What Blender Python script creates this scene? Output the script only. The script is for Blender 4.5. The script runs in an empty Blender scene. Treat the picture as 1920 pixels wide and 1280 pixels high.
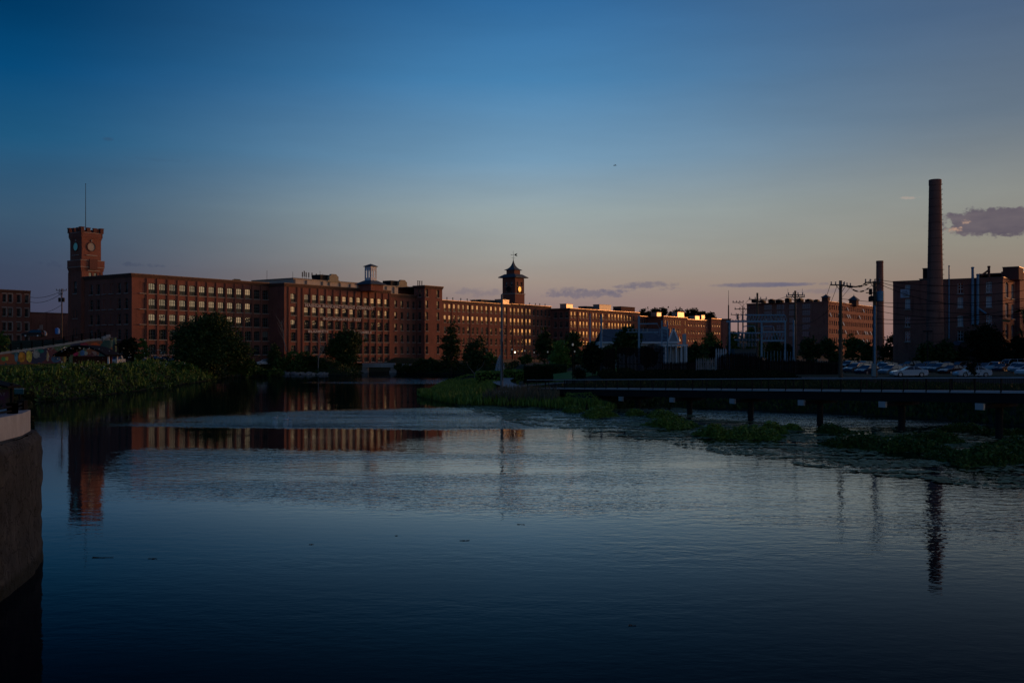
import bpy, math, random
import numpy as np
from math import radians, sin, cos, atan, atan2, hypot, pi
from mathutils import Vector
random.seed(7); rng = np.random.default_rng(11)
sc = bpy.context.scene
COL = sc.collection
F = 1900.0; YH = 660.0; CX = 960.0; H = 6.2      # focal length and horizon in photo pixels, eye height above the water

# ---------------------------------------------------------------- camera
cam_d = bpy.data.cameras.new('camera'); cam = bpy.data.objects.new('camera', cam_d); COL.objects.link(cam)
cam.location = (0, 0, H); cam.rotation_euler = (radians(90), 0, 0)
cam_d.sensor_width = 36; cam_d.lens = F / 1920 * 36; cam_d.shift_y = (YH - 640) / 1920
cam_d.clip_start = 0.3; cam_d.clip_end = 9000
sc.camera = cam
sc.view_settings.view_transform = 'Standard'; sc.view_settings.look = 'None'
sc.view_settings.exposure = 0; sc.view_settings.gamma = 1
sc.cycles.max_bounces = 5; sc.cycles.transparent_max_bounces = 8
sc.cycles.sample_clamp_indirect = 3.0

def lin(c):
    c /= 255.0
    return c / 12.92 if c <= 0.04045 else ((c + 0.055) / 1.055) ** 2.4
def rgb(r, g, b): return (lin(r), lin(g), lin(b), 1.0)

# ---------------------------------------------------------------- world: dusk sky, glow after sunset beyond the right edge
SUN_AZ = radians(57); GLOW_AZ = radians(64)
world = bpy.data.worlds.new('World'); sc.world = world; world.use_nodes = True
wt = world.node_tree; wt.nodes.clear()
class NT:
    def __init__(s, t): s.t = t
    def n(s, typ, **k):
        nd = s.t.nodes.new(typ)
        for a, b in k.items(): setattr(nd, a, b)
        return nd
    def link(s, a, b): s.t.links.new(a, b)
    def setin(s, sock, v):
        if isinstance(v, bpy.types.NodeSocket): s.t.links.new(v, sock)
        else: sock.default_value = v
    def m(s, op, a, b=None, c=None, clamp=False):
        nd = s.n('ShaderNodeMath', operation=op, use_clamp=clamp)
        s.setin(nd.inputs[0], a)
        if b is not None: s.setin(nd.inputs[1], b)
        if c is not None: s.setin(nd.inputs[2], c)
        return nd.outputs[0]
    def ramp(s, fac, stops, interp='LINEAR'):
        nd = s.n('ShaderNodeValToRGB'); cr = nd.color_ramp; cr.interpolation = interp
        while len(cr.elements) > 1: cr.elements.remove(cr.elements[-1])
        for i, (p, c) in enumerate(stops):
            e = cr.elements[0] if i == 0 else cr.elements.new(p)
            e.position = p; e.color = c
        s.setin(nd.inputs[0], fac); return nd.outputs[0]
    def mix(s, fac, a, b, mode='MIX'):
        nd = s.n('ShaderNodeMix', data_type='RGBA', blend_type=mode)
        s.setin(nd.inputs[0], fac); s.setin(nd.inputs[6], a); s.setin(nd.inputs[7], b); return nd.outputs[2]
    def ss(s, x, lo, hi):      # smoothstep
        nd = s.n('ShaderNodeMapRange', interpolation_type='SMOOTHSTEP')
        s.setin(nd.inputs[0], x); nd.inputs[1].default_value = lo; nd.inputs[2].default_value = hi
        nd.inputs[3].default_value = 0; nd.inputs[4].default_value = 1; return nd.outputs[0]
w = NT(wt)
tc = w.n('ShaderNodeTexCoord'); sep = w.n('ShaderNodeSeparateXYZ'); w.link(tc.outputs['Generated'], sep.inputs[0])
X, Y, Z = sep.outputs
az = w.m('ARCTAN2', X, Y)
hor = w.m('SQRT', w.m('ADD', w.m('MULTIPLY', X, X), w.m('MULTIPLY', Y, Y)))
el = w.m('ARCTAN2', Z, hor)
sx = w.m('DIVIDE', X, w.m('MAXIMUM', hor, 1e-4))
fe = w.m('DIVIDE', el, radians(40), clamp=True)
def st(lst, cosa=1.0):
    out = []
    for y, c in lst:
        e = atan((YH - y) / F * cosa) / radians(40)
        out.append((max(0, min(1, e)), rgb(*c)))
    out.sort(key=lambda q: q[0]); out.append((1.0, rgb(*lst_z)))
    return out
lst_z = (6, 34, 66)
left = w.ramp(fe, st([(0,(0,56,98)),(120,(6,72,118)),(250,(30,86,124)),(400,(58,86,110)),(500,(60,72,94)),(600,(62,64,86)),(660,(62,58,78))], .89))
lst_z = (12, 46, 88)
mid = w.ramp(fe, st([(0,(48,106,158)),(150,(72,130,176)),(300,(116,154,182)),(400,(152,166,168)),(475,(157,158,153)),(530,(158,143,133)),(570,(146,125,122)),(660,(136,110,112))]))
lst_z = (34, 48, 76)
right = w.ramp(fe, st([(0,(76,98,126)),(200,(102,118,134)),(350,(136,139,135)),(450,(143,138,126)),(520,(143,126,114)),(580,(150,121,112)),(660,(146,110,106))], .89))
f1 = w.ss(sx, -0.46, 0.05); f2 = w.ss(sx, -0.02, 0.50)
skyc = w.mix(f2, w.mix(f1, left, mid), right)
# clouds near the horizon, soft shapes broken by noise
def px_dir(px, py):
    a = atan((px - CX) / F); return a, atan((YH - py) / F * cos(a))
comb = w.n('ShaderNodeCombineXYZ'); w.link(w.m('MULTIPLY', az, 14.0), comb.inputs[0]); w.link(w.m('MULTIPLY', el, 45.0), comb.inputs[1])
nz = w.n('ShaderNodeTexNoise'); nz.inputs['Scale'].default_value = 1.6; nz.inputs['Detail'].default_value = 6.0; w.link(comb.outputs[0], nz.inputs['Vector'])
comb2 = w.n('ShaderNodeCombineXYZ'); w.link(w.m('MULTIPLY', az, 60.0), comb2.inputs[0]); w.link(w.m('MULTIPLY', el, 90.0), comb2.inputs[1])
nz2 = w.n('ShaderNodeTexNoise'); nz2.inputs['Scale'].default_value = 1.5; nz2.inputs['Detail'].default_value = 7.0; nz2.inputs['Roughness'].default_value = .62; w.link(comb2.outputs[0], nz2.inputs['Vector'])
def cloud(px, py, wd, ht, noise, amp, base, dens, soft=0.5):
    a, e = px_dir(px, py)
    u = w.m('MULTIPLY', w.m('SUBTRACT', az, a), F / wd * cos(a) ** -2 * cos(a) ** 2)
    v = w.m('MULTIPLY', w.m('SUBTRACT', el, e), F / ht)
    r2 = w.m('ADD', w.m('MULTIPLY', u, u), w.m('MULTIPLY', v, v))
    q = w.m('ADD', w.m('SUBTRACT', 1.0, r2), w.m('MULTIPLY', w.m('SUBTRACT', noise, 0.5), amp))
    return w.m('MULTIPLY', w.ss(q, base, base + soft), dens)
N1, N2 = nz.outputs['Fac'], nz2.outputs['Fac']
cl = [(1100, 551, 82, 9, N2, 3.2, .1, .62), (1215, 534, 50, 7, N2, 2.4, .1, .6), (1425, 534, 84, 5.0, N2, 1.2, .0, .8),
      (1060, 543, 45, 6, N2, 3.0, .2, .4), (1150, 546, 40, 5, N2, 4.0, .3, .5), (1175, 538, 30, 4, N2, 4.0, .3, .5), (1250, 541, 34, 3.5, N2, 4.0, .3, .5), (1500, 533, 70, 3.5, N2, 3.0, .2, .5), (255, 496, 60, 5, N2, 4.5, .5, .35), (100, 495, 28, 6, N2, 4.0, .3, .3), (900, 548, 60, 9, N2, 3.0, .2, .34),
      (203, 261, 11, 4, N1, 1, .1, .3), (1560, 545, 80, 6, N2, 2.5, .2, .3), (300, 300, 90, 6, N2, 3.0, .6, .12), (740, 545, 60, 8, N2, 2.5, .2, .25)]
cur = skyc
for (px, py, wd, ht, nn, amp, base, dens) in cl:
    col = rgb(100, 98, 118) if px > 800 else rgb(52, 62, 86)
    cur = w.mix(cloud(px, py, wd * 1.1, ht * 1.1, nn, amp * 1.25, base - .1, dens, 1.0), cur, col)
big = cloud(1884, 415, 116, 27, N2, 2.3, .05, .95, .38)
under = w.ramp(N1, [(0.35, rgb(84, 78, 92)), (0.65, rgb(108, 99, 106))])
cur = w.mix(big, cur, under)
cur = w.mix(cloud(1786, 430, 17, 7, N2, 5.5, .35, .6, .7), cur, rgb(206, 166, 138))
cur = w.mix(cloud(1812, 417, 13, 6, N2, 5.5, .35, .55, .7), cur, rgb(196, 160, 136))
cur = w.mix(cloud(1703, 371, 24, 3.2, N2, 4.5, .3, .5, .8), cur, rgb(178, 160, 148))
# glow of the sunset
def gauss(x, mu, sg):
    d = w.m('DIVIDE', w.m('SUBTRACT', x, mu), sg)
    return w.m('EXPONENT', w.m('MULTIPLY', w.m('MULTIPLY', d, d), -1.0))
up = w.m('MAXIMUM', el, 0.0)
g1 = w.m('MULTIPLY', gauss(az, GLOW_AZ, 0.24), w.m('EXPONENT', w.m('MULTIPLY', up, -1 / 0.075)))
g2 = w.m('MULTIPLY', gauss(az, GLOW_AZ + 0.36, 0.44), w.m('EXPONENT', w.m('MULTIPLY', up, -1 / 0.15)))
vis = w.ss(el, -0.02, 0.0)
def scale(c, f):
    nd = w.n('ShaderNodeVectorMath', operation='SCALE'); w.setin(nd.inputs[0], c); w.setin(nd.inputs[3], f); return nd.outputs[0]
def addv(a, b):
    nd = w.n('ShaderNodeVectorMath', operation='ADD'); w.setin(nd.inputs[0], a); w.setin(nd.inputs[1], b); return nd.outputs[0]
G1, G2 = 12.0, 1.25
glow = addv(scale((1.0, 0.38, 0.075), w.m('MULTIPLY', g1, G1)), scale((1.0, 0.80, 0.45), w.m('MULTIPLY', g2, G2)))
comb3 = w.n('ShaderNodeCombineXYZ'); w.link(w.m('MULTIPLY', az, 3.0), comb3.inputs[0]); w.link(w.m('MULTIPLY', el, 22.0), comb3.inputs[1]); w.link(w.m('MULTIPLY', az, 2.0), comb3.inputs[2])
nz3 = w.n('ShaderNodeTexNoise'); nz3.inputs['Scale'].default_value = 1.2; nz3.inputs['Detail'].default_value = 7.0; nz3.inputs['Roughness'].default_value = .6; w.link(comb3.outputs[0], nz3.inputs['Vector'])
cur = scale(cur, w.m('ADD', 1.0, w.m('MULTIPLY', w.m('SUBTRACT', nz3.outputs['Fac'], .5), .22)))
tot = addv(scale(cur, 1.0), scale(glow, vis))
below = w.ss(el, -0.03, 0.0)
tot = scale(tot, w.m('ADD', w.m('MULTIPLY', below, 0.9), 0.1))
bg = w.n('ShaderNodeBackground'); w.link(tot, bg.inputs[0]); bg.inputs[1].default_value = 1.0
wo = w.n('ShaderNodeOutputWorld'); w.link(bg.outputs[0], wo.inputs[0])
world.cycles.sampling_method = 'MANUAL'; world.cycles.sample_map_resolution = 1024

# ---------------------------------------------------------------- the last light of the sun
sd = bpy.data.lights.new('sun', 'SUN'); sun = bpy.data.objects.new('sun', sd); COL.objects.link(sun)
sd.energy = 1.1; sd.angle = radians(11); sd.color = (1.0, 0.42, 0.16)
EL = radians(3.0); sdir = Vector((sin(SUN_AZ) * cos(EL), cos(SUN_AZ) * cos(EL), sin(EL)))
sun.rotation_euler = sdir.to_track_quat('Z', 'Y').to_euler()

# ---------------------------------------------------------------- helpers
def at(px, py=None, Y=None, z=None):       # point on the ground plane z seen at px,py, or at depth Y
    if Y is None: Y = (H - z) * F / (py - YH)
    x = (px - CX) / F * Y
    if z is None: z = H - (py - YH) / F * Y
    return (x, Y, z)
def zat(py, Y): return H - (py - YH) / F * Y

class MB:
    def __init__(s): s.v = []; s.f = []; s.mi = []
    def add(s, vs, fs, mi=0):
        o = len(s.v); s.v.extend(vs)
        for f in fs: s.f.append(tuple(i + o for i in f)); s.mi.append(mi)
    def quad(s, a, b, c, d, mi=0): s.add([a, b, c, d], [(0, 1, 2, 3)], mi)
    def box(s, c, size, ang=0.0, mi=0, taper=1.0):
        hx, hy, hz = size[0] / 2, size[1] / 2, size[2] / 2; ca, sa = cos(ang), sin(ang); vs = []
        for k in (-1, 1):
            t = taper if k > 0 else 1.0
            for (i, j) in ((-1, -1), (1, -1), (1, 1), (-1, 1)):
                x, y = i * hx * t, j * hy * t
                vs.append((c[0] + x * ca - y * sa, c[1] + x * sa + y * ca, c[2] + k * hz))
        s.add(vs, [(3, 2, 1, 0), (4, 5, 6, 7), (0, 1, 5, 4), (1, 2, 6, 5), (2, 3, 7, 6), (3, 0, 4, 7)], mi)
    def beam(s, p, q, wd, ht, mi=0):        # box from p to q, wd horizontal, ht vertical-ish
        p, q = Vector(p), Vector(q); d = (q - p).normalized()
        up = Vector((0, 0, 1)) if abs(d.z) < .95 else Vector((1, 0, 0))
        a = d.cross(up).normalized() * wd / 2; b = a.cross(d).normalized() * ht / 2
        vs = [tuple(x) for x in (p - a - b, p + a - b, p + a + b, p - a + b, q - a - b, q + a - b, q + a + b, q - a + b)]
        s.add(vs, [(0, 1, 2, 3), (7, 6, 5, 4), (0, 4, 5, 1), (1, 5, 6, 2), (2, 6, 7, 3), (3, 7, 4, 0)], mi)
    def tube(s, p, q, r0, r1=None, n=8, mi=0, caps=True):
        if r1 is None: r1 = r0
        p, q = Vector(p), Vector(q); d = (q - p)
        if d.length < 1e-6: return
        d.normalize(); up = Vector((0, 0, 1)) if abs(d.z) < .95 else Vector((1, 0, 0))
        a = d.cross(up).normalized(); b = a.cross(d).normalized(); vs = []
        for (c, r) in ((p, r0), (q, r1)):
            for i in range(n):
                t = 2 * pi * i / n; vs.append(tuple(c + a * (cos(t) * r) + b * (sin(t) * r)))
        fs = [(i, (i + 1) % n, n + (i + 1) % n, n + i) for i in range(n)]
        if caps: fs += [tuple(range(n - 1, -1, -1)), tuple(range(n, 2 * n))]
        s.add(vs, fs, mi)
    def path(s, pts, r, n=5, mi=0):
        for a, b in zip(pts[:-1], pts[1:]): s.tube(a, b, r, r, n, mi, caps=False)
    def lathe(s, c, prof, n=16, mi=0, ang=0.0):      # prof: (r, z)
        vs = []
        for (r, z) in prof:
            for i in range(n):
                t = 2 * pi * i / n + ang; vs.append((c[0] + r * cos(t), c[1] + r * sin(t), c[2] + z))
        fs = []
        for k in range(len(prof) - 1):
            for i in range(n): fs.append((k * n + i, k * n + (i + 1) % n, (k + 1) * n + (i + 1) % n, (k + 1) * n + i))
        fs.append(tuple(range(n - 1, -1, -1))); fs.append(tuple((len(prof) - 1) * n + i for i in range(n)))
        s.add(vs, fs, mi)
    def prism(s, poly, z0, z1, mi=0):
        n = len(poly); vs = [(p[0], p[1], z0) for p in poly] + [(p[0], p[1], z1) for p in poly]
        s.add(vs, [tuple(range(n - 1, -1, -1)), tuple(range(n, 2 * n))] + [(i, (i + 1) % n, n + (i + 1) % n, n + i) for i in range(n)], mi)
    def mesh(s, name, mats, origin=(0, 0, 0), smooth=False):
        me = bpy.data.meshes.new(name); o = origin
        me.from_pydata([(a[0] - o[0], a[1] - o[1], a[2] - o[2]) for a in s.v], [], s.f)
        for m_ in (mats if isinstance(mats, (list, tuple)) else [mats]): me.materials.append(m_)
        if any(s.mi): me.polygons.foreach_set('material_index', s.mi)
        if smooth: me.polygons.foreach_set('use_smooth', [True] * len(me.polygons))
        me.update(); return me
    def build(s, name, mats, parent=None, smooth=False, origin=None):
        o = origin if origin is not None else (parent.location if parent is not None else (0, 0, 0))
        ob = bpy.data.objects.new(name, s.mesh(name, mats, o, smooth)); COL.objects.link(ob)
        if parent is not None: ob.parent = parent
        elif origin is not None: ob.location = origin
        return ob
def tag(o, label=None, cat=None, group=None, kind=None):
    if label: o['label'] = label
    if cat: o['category'] = cat
    if group: o['group'] = group
    if kind: o['kind'] = kind
    return o
def empty(name, loc, label, cat, group=None, rz=0.0):
    o = bpy.data.objects.new(name, None); o.empty_display_size = .5; COL.objects.link(o); o.location = loc; o.rotation_euler = (0, 0, rz)
    return tag(o, label, cat, group)
def copy_tree(o, parent=None):
    c = o.copy(); COL.objects.link(c); c.parent = parent
    for ch in list(o.children): copy_tree(ch, c)
    return c
def part(name, me, parent, loc=(0, 0, 0), rz=0.0):
    o = bpy.data.objects.new(name, me); COL.objects.link(o); o.parent = parent; o.location = loc; o.rotation_euler = (0, 0, rz); return o

# ---------------------------------------------------------------- materials
def mat(name, base, rough=.8, spec=.3, metal=0.0, noise=None, noise_scale=1.0, bump=0.0, bump_scale=20.0, emit=None, alpha=None, island=None, stretch=None):
    m_ = bpy.data.materials.new(name); m_.use_nodes = True; t = NT(m_.node_tree); b = m_.node_tree.nodes['Principled BSDF']
    b.inputs['Roughness'].default_value = rough; b.inputs['Metallic'].default_value = metal; b.inputs['Specular IOR Level'].default_value = spec
    col = (*base, 1.0)
    tcn = t.n('ShaderNodeTexCoord'); vec = tcn.outputs['Object']
    if stretch:
        mp = t.n('ShaderNodeMapping'); mp.inputs['Scale'].default_value = stretch; t.link(vec, mp.inputs[0]); vec = mp.outputs[0]
    if noise is not None:
        n1 = t.n('ShaderNodeTexNoise'); n1.inputs['Scale'].default_value = noise_scale; n1.inputs['Detail'].default_value = 6; n1.inputs['Roughness'].default_value = .65; t.link(vec, n1.inputs['Vector'])
        col = t.ramp(n1.outputs['Fac'], [(.36, (*base, 1)), (.64, (*noise, 1))])
    if island is not None:
        g = t.n('ShaderNodeNewGeometry'); col = t.mix(g.outputs['Random Per Island'], col, (*island, 1))
    if isinstance(col, tuple): b.inputs['Base Color'].default_value = col
    else: t.link(col, b.inputs['Base Color'])
    if bump:
        n2 = t.n('ShaderNodeTexNoise'); n2.inputs['Scale'].default_value = bump_scale; n2.inputs['Detail'].default_value = 4; t.link(vec, n2.inputs['Vector'])
        bp = t.n('ShaderNodeBump'); bp.inputs['Strength'].default_value = bump; bp.inputs['Distance'].default_value = .05; t.link(n2.outputs['Fac'], bp.inputs['Height']); t.link(bp.outputs[0], b.inputs['Normal'])
    if emit: b.inputs['Emission Color'].default_value = (*emit[:3], 1); b.inputs['Emission Strength'].default_value = emit[3]
    if alpha is not None: b.inputs['Alpha'].default_value = alpha
    return m_
def brickmat(name, c1, c2, stain=(.10, .05, .04)):
    m_ = bpy.data.materials.new(name); m_.use_nodes = True; t = NT(m_.node_tree); b = m_.node_tree.nodes['Principled BSDF']
    b.inputs['Roughness'].default_value = .9; b.inputs['Specular IOR Level'].default_value = .2
    tcn = t.n('ShaderNodeTexCoord'); vec = tcn.outputs['Object']
    n1 = t.n('ShaderNodeTexNoise'); n1.inputs['Scale'].default_value = .22; n1.inputs['Detail'].default_value = 8; n1.inputs['Roughness'].default_value = .7; t.link(vec, n1.inputs['Vector'])
    c = t.ramp(n1.outputs['Fac'], [(.35, (*c1, 1)), (.65, (*c2, 1))])
    n2 = t.n('ShaderNodeTexNoise'); n2.inputs['Scale'].default_value = 3.5; n2.inputs['Detail'].default_value = 5; mp = t.n('ShaderNodeMapping'); mp.inputs['Scale'].default_value = (1, 1, 3.2); t.link(vec, mp.inputs[0]); t.link(mp.outputs[0], n2.inputs['Vector'])
    c = t.mix(t.m('MULTIPLY', t.ss(n2.outputs['Fac'], .45, .75), .5), c, (*stain, 1))
    n3 = t.n('ShaderNodeTexNoise'); n3.inputs['Scale'].default_value = .8; mp3 = t.n('ShaderNodeMapping'); mp3.inputs['Scale'].default_value = (1.4, 1.4, .18); t.link(vec, mp3.inputs[0]); t.link(mp3.outputs[0], n3.inputs['Vector'])
    c = t.mix(t.m('MULTIPLY', t.ss(n3.outputs['Fac'], .55, .75), .45), c, (*stain, 1))
    t.link(c, b.inputs['Base Color']); return m_
BRICK = brickmat('red_brick', (.225, .092, .068), (.31, .125, .090))
BRICK2 = brickmat('brown_brick', (.30, .13, .10), (.38, .172, .135))
BRICK3 = brickmat('dark_brick', (.13, .06, .05), (.18, .08, .065))
STONE = mat('sill_stone', (.42, .37, .33), noise=(.30, .26, .24), noise_scale=2)
WFRAME = mat('window_frame_paint', (.10, .13, .13), rough=.5)
WFRAME_L = mat('pale_window_frame', (.74, .74, .74), rough=.5)
def glassmat(name, ior=2.1, base=(.012, .016, .018), bump=.5):
    m_ = bpy.data.materials.new(name); m_.use_nodes = True; t = NT(m_.node_tree); b = m_.node_tree.nodes['Principled BSDF']
    b.inputs['Base Color'].default_value = (*base, 1); b.inputs['Roughness'].default_value = .02; b.inputs['IOR'].default_value = ior
    tcn = t.n('ShaderNodeTexCoord'); n2 = t.n('ShaderNodeTexNoise'); n2.inputs['Scale'].default_value = .8; t.link(tcn.outputs['Object'], n2.inputs['Vector'])
    bp = t.n('ShaderNodeBump'); bp.inputs['Strength'].default_value = bump; bp.inputs['Distance'].default_value = .02; t.link(n2.outputs['Fac'], bp.inputs['Height']); t.link(bp.outputs[0], b.inputs['Normal'])
    return m_
GLASS = glassmat('window_glass', 2.45, bump=.4)
GLASS_CAR = glassmat('car_glass', 2.2, (.01, .012, .015), 0)
GLASS_V = [GLASS, glassmat('dusty_window_glass', 2.1, (.03, .032, .03), .7), glassmat('clean_window_glass', 2.6, (.01, .014, .016), .3)]
GLASS_D = glassmat('low_reflect_glass', 1.22, (.01, .012, .012), .4)  # weaker reflection for the lower part of the panes
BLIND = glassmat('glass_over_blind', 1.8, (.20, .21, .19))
SKYGL = glassmat('sky_pale_glass', 1.6, (.55, .60, .63), .2)  # pale base paints in the sky reflected by the factory panes
TEAL = glassmat('glass_over_teal_shade', 1.8, (.20, .36, .38), .3)
ROOF = mat('dark_roof', (.06, .055, .055), noise=(.09, .08, .08), noise_scale=.5)
COPING = mat('roof_coping_metal', (.20, .15, .12), rough=.45, metal=.3)
CORNICE = mat('dark_cornice', (.10, .055, .045), noise=(.14, .07, .05), noise_scale=1)
SLATE = mat('slate_roof', (.10, .12, .15), noise=(.14, .16, .19), noise_scale=1.5)
COPPER = mat('weathered_metal_roof', (.07, .10, .13), noise=(.10, .14, .17), noise_scale=1)
WHITE = mat('white_paint', (.80, .82, .84), rough=.6, noise=(.70, .73, .76), noise_scale=1)
CREAM = mat('cream_stucco', (.62, .52, .42), noise=(.52, .43, .35), noise_scale=.6)
TANST = mat('tan_stucco', (.42, .36, .24), noise=(.34, .30, .2), noise_scale=.8)
IRON = mat('black_iron', (.010, .010, .011), rough=.8, spec=.1)
STEELD = mat('dark_steel', (.014, .014, .016), rough=.65, spec=.2, noise=(.024, .022, .022), noise_scale=1)
GALV = mat('galvanised_steel', (.20, .36, .50), rough=.5, metal=.2, noise=(.14, .26, .38), noise_scale=2)
SHEET = mat('sheet_metal', (.45, .34, .24), rough=.42, metal=1.0, noise=(.42, .38, .35), noise_scale=2)
GUTTER = mat('bright_gutter_metal', (.55, .42, .32), rough=.35, metal=1.0, noise=(.16, .11, .08), noise_scale=1.6)
ALU = mat('pale_rail_metal', (.50, .55, .60), rough=.35, metal=.6)
WOODP = mat('weathered_pole_wood', (.11, .075, .05), noise=(.17, .12, .085), noise_scale=3, stretch=(3, 3, .2))
WOODG = mat('grey_pole_wood', (.20, .19, .19), noise=(.28, .27, .27), noise_scale=3, stretch=(3, 3, .2))
CONC = mat('concrete', (.40, .40, .39), noise=(.30, .30, .30), noise_scale=1.2, bump=.3)
CONCW = mat('pale_concrete', (.50, .53, .55), noise=(.36, .38, .40), noise_scale=1.5, bump=.4, stretch=(1, 1, .4))
ASPH = mat('asphalt', (.06, .065, .075), noise=(.085, .09, .10), noise_scale=.7)
LAMPG = mat('lamp_globe', (.8, .8, .75), emit=(1, .82, .62, 3.0))
LAMPD = mat('dim_lamp_globe', (.7, .72, .7), emit=(1, .95, .8, .06))
BLACKP = mat('black_rubber', (.015, .015, .015))
RUST = mat('red_brown_paint', (.12, .03, .025), noise=(.09, .03, .02), noise_scale=1)
LEAF_D = mat('dark_leaves', (.018, .042, .010), rough=.6, spec=.25, island=(.055, .095, .020), noise=(.030, .060, .012), noise_scale=.3)
LEAF_M = mat('green_leaves', (.040, .090, .014), rough=.6, spec=.25, island=(.11, .18, .035), noise=(.06, .12, .02), noise_scale=.3)
LEAF_L = mat('light_leaves', (.070, .145, .020), rough=.6, spec=.25, island=(.19, .29, .05), noise=(.11, .20, .03), noise_scale=.3)
EVERG = mat('evergreen_needles', (.010, .018, .008), rough=.8, spec=.1, island=(.022, .034, .014))
REED = mat('marsh_leaves', (.14, .22, .022), rough=.55, spec=.3, island=(.28, .36, .06), noise=(.06, .12, .02), noise_scale=.35)
SEED = mat('dry_seed_grass', (.16, .12, .07), island=(.26, .20, .12))
LILY = mat('lily_pad', (.17, .23, .07), rough=.6, spec=.2, island=(.42, .44, .24))
FLOWER = mat('white_flower_heads', (.6, .6, .52))
BARK = mat('bark', (.07, .05, .035), noise=(.11, .085, .06), noise_scale=3)
PALEBARK = mat('bleached_bark', (.34, .30, .26), noise=(.22, .2, .18), noise_scale=3)
# ---------------------------------------------------------------- water, terrain
WP = [(-17, -60), (-14.6, 20), (-14.9, 25), (-16.4, 29.5), (-19, 32), (-30, 38), (-62, 60), (-66, 100), (-60.5, 122), (-59.2, 132), (-59, 142), (-60.5, 156), (-60.8, 163), (-64.4, 196), (-67, 222),
      (-69.8, 240), (-73.5, 262), (-74, 282), (-67, 294), (-53, 280), (-43.7, 276), (-44.5, 304), (-46.5, 322), (-34, 322), (-29, 305), (-26, 300), (-13, 284), (-5.8, 270), (-4.0, 252),
      (-6.5, 232), (-10.5, 206), (-12.6, 178), (-13.4, 158), (-12.4, 142), (-9.4, 131), (-6.2, 120), (-2, 117), (1.5, 116), (5.4, 111), (9, 108), (13, 112), (19, 113), (26, 109), (33, 103), (40, 93), (43.5, 84), (58, 74), (90, 66), (140, 20), (140, -60)]
def pt_seg(px, py, a, b):
    ax, ay = a; bx, by = b; dx, dy = bx - ax, by - ay
    t = np.clip(((px - ax) * dx + (py - ay) * dy) / (dx * dx + dy * dy + 1e-9), 0, 1)
    return np.hypot(px - ax - t * dx, py - ay - t * dy)
def sdist(px, py, poly=WP):       # positive on land
    d = np.full(px.shape, 1e9); ins = np.zeros(px.shape, bool); n = len(poly)
    for i in range(n):
        a, b = poly[i], poly[(i + 1) % n]; d = np.minimum(d, pt_seg(px, py, a, b))
        c = ((a[1] > py) != (b[1] > py)) & (px < (b[0] - a[0]) * (py - a[1]) / (b[1] - a[1] + 1e-12) + a[0]); ins ^= c
    return np.where(ins, -d, d)
def sst(x, a, b):
    t = np.clip((x - a) / (b - a), 0, 1); return t * t * (3 - 2 * t)
def ground(px, py):
    px = np.asarray(px, float); py = np.asarray(py, float)
    s = sdist(px, py)
    T = 2.15 + .85 * sst(py, 130, 142) + .85 * sst(px, 5, -5) * sst(py, 142, 130)
    T = T + 0.7 * sst(px, -8, -30) * sst(py, 40, 200)
    T = T + 0.9 * sst(px, -20, -45) * sst(py, 255, 300)
    T = T + 5.2 * sst(px, -112, -122) * sst(py, 244, 272)
    marsh = sst(px, 14, 4) * sst(px, -30, -20) * sst(py, 176, 150) * sst(py, 60, 70)
    T = T * (1 - marsh) + (1.15 + 0.5 * sst(py, 112, 125)) * marsh
    T = np.where((px > -12) & (py > 165) & (py < 240) & (px < 60), np.minimum(T, 2.0 + 0.9 * sst(px, 12, 30)), T)
    T = T + 13 * np.exp(-(((px - 118) / 70) ** 2 + ((py - 660) / 90) ** 2))
    near = sst(px, 0, -10) * sst(py, 60, 40)
    T = T * (1 - near) + 4.35 * near
    slope = np.where((px < -5) & (py < 60), 6.0, np.where((px > -20) & (py > 60) & (py < 180) & (px < 6), .10, .42))
    T = np.where(s > 0, np.minimum(T, .06 + slope * s), np.maximum(-1.4, .06 + .5 * s))
    return T
def gz(x, y): return float(ground(np.array([x]), np.array([y]))[0])
xs = np.unique(np.concatenate([np.linspace(-5000, -500, 6), np.linspace(-500, -150, 8), np.arange(-150, 170, 2.5), np.linspace(170, 600, 10), np.linspace(600, 5000, 6)]))
ys = np.unique(np.concatenate([np.linspace(-400, -60, 5), np.arange(-60, 340, 2.5), np.arange(340, 820, 10), np.linspace(820, 7000, 12)]))
gx, gy = np.meshgrid(xs, ys); gzv = ground(gx, gy)
vs = np.stack([gx.ravel(), gy.ravel(), gzv.ravel()], 1); nx, ny = len(xs), len(ys)
ii = (np.arange(ny - 1)[:, None] * nx + np.arange(nx - 1)[None, :]).ravel()
fs = np.stack([ii, ii + 1, ii + nx + 1, ii + nx], 1)
def fastmesh(name, v, f, mats, smooth=False, mi=None):
    me = bpy.data.meshes.new(name); me.vertices.add(len(v)); me.vertices.foreach_set('co', np.asarray(v, np.float32).ravel())
    k = f.shape[1]; me.loops.add(f.size); me.loops.foreach_set('vertex_index', f.astype(np.int32).ravel())
    me.polygons.add(len(f)); me.polygons.foreach_set('loop_start', np.arange(0, f.size, k, dtype=np.int32))
    for m_ in (mats if isinstance(mats, (list, tuple)) else [mats]): me.materials.append(m_)
    if mi is not None: me.polygons.foreach_set('material_index', mi.astype(np.int32))
    if smooth: me.polygons.foreach_set('use_smooth', np.ones(len(f), bool))
    me.update(calc_edges=True); me.validate(); return me
GROUND = mat('ground_grass_and_soil', (.030, .050, .015), rough=.95, noise=(.055, .055, .03), noise_scale=.15, bump=.5, bump_scale=1.5)
go = bpy.data.objects.new('ground', fastmesh('ground', vs, fs, GROUND, True)); COL.objects.link(go)
tag(go, 'dark grassy ground around the river and under the mill buildings', 'ground', kind='structure')

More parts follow.
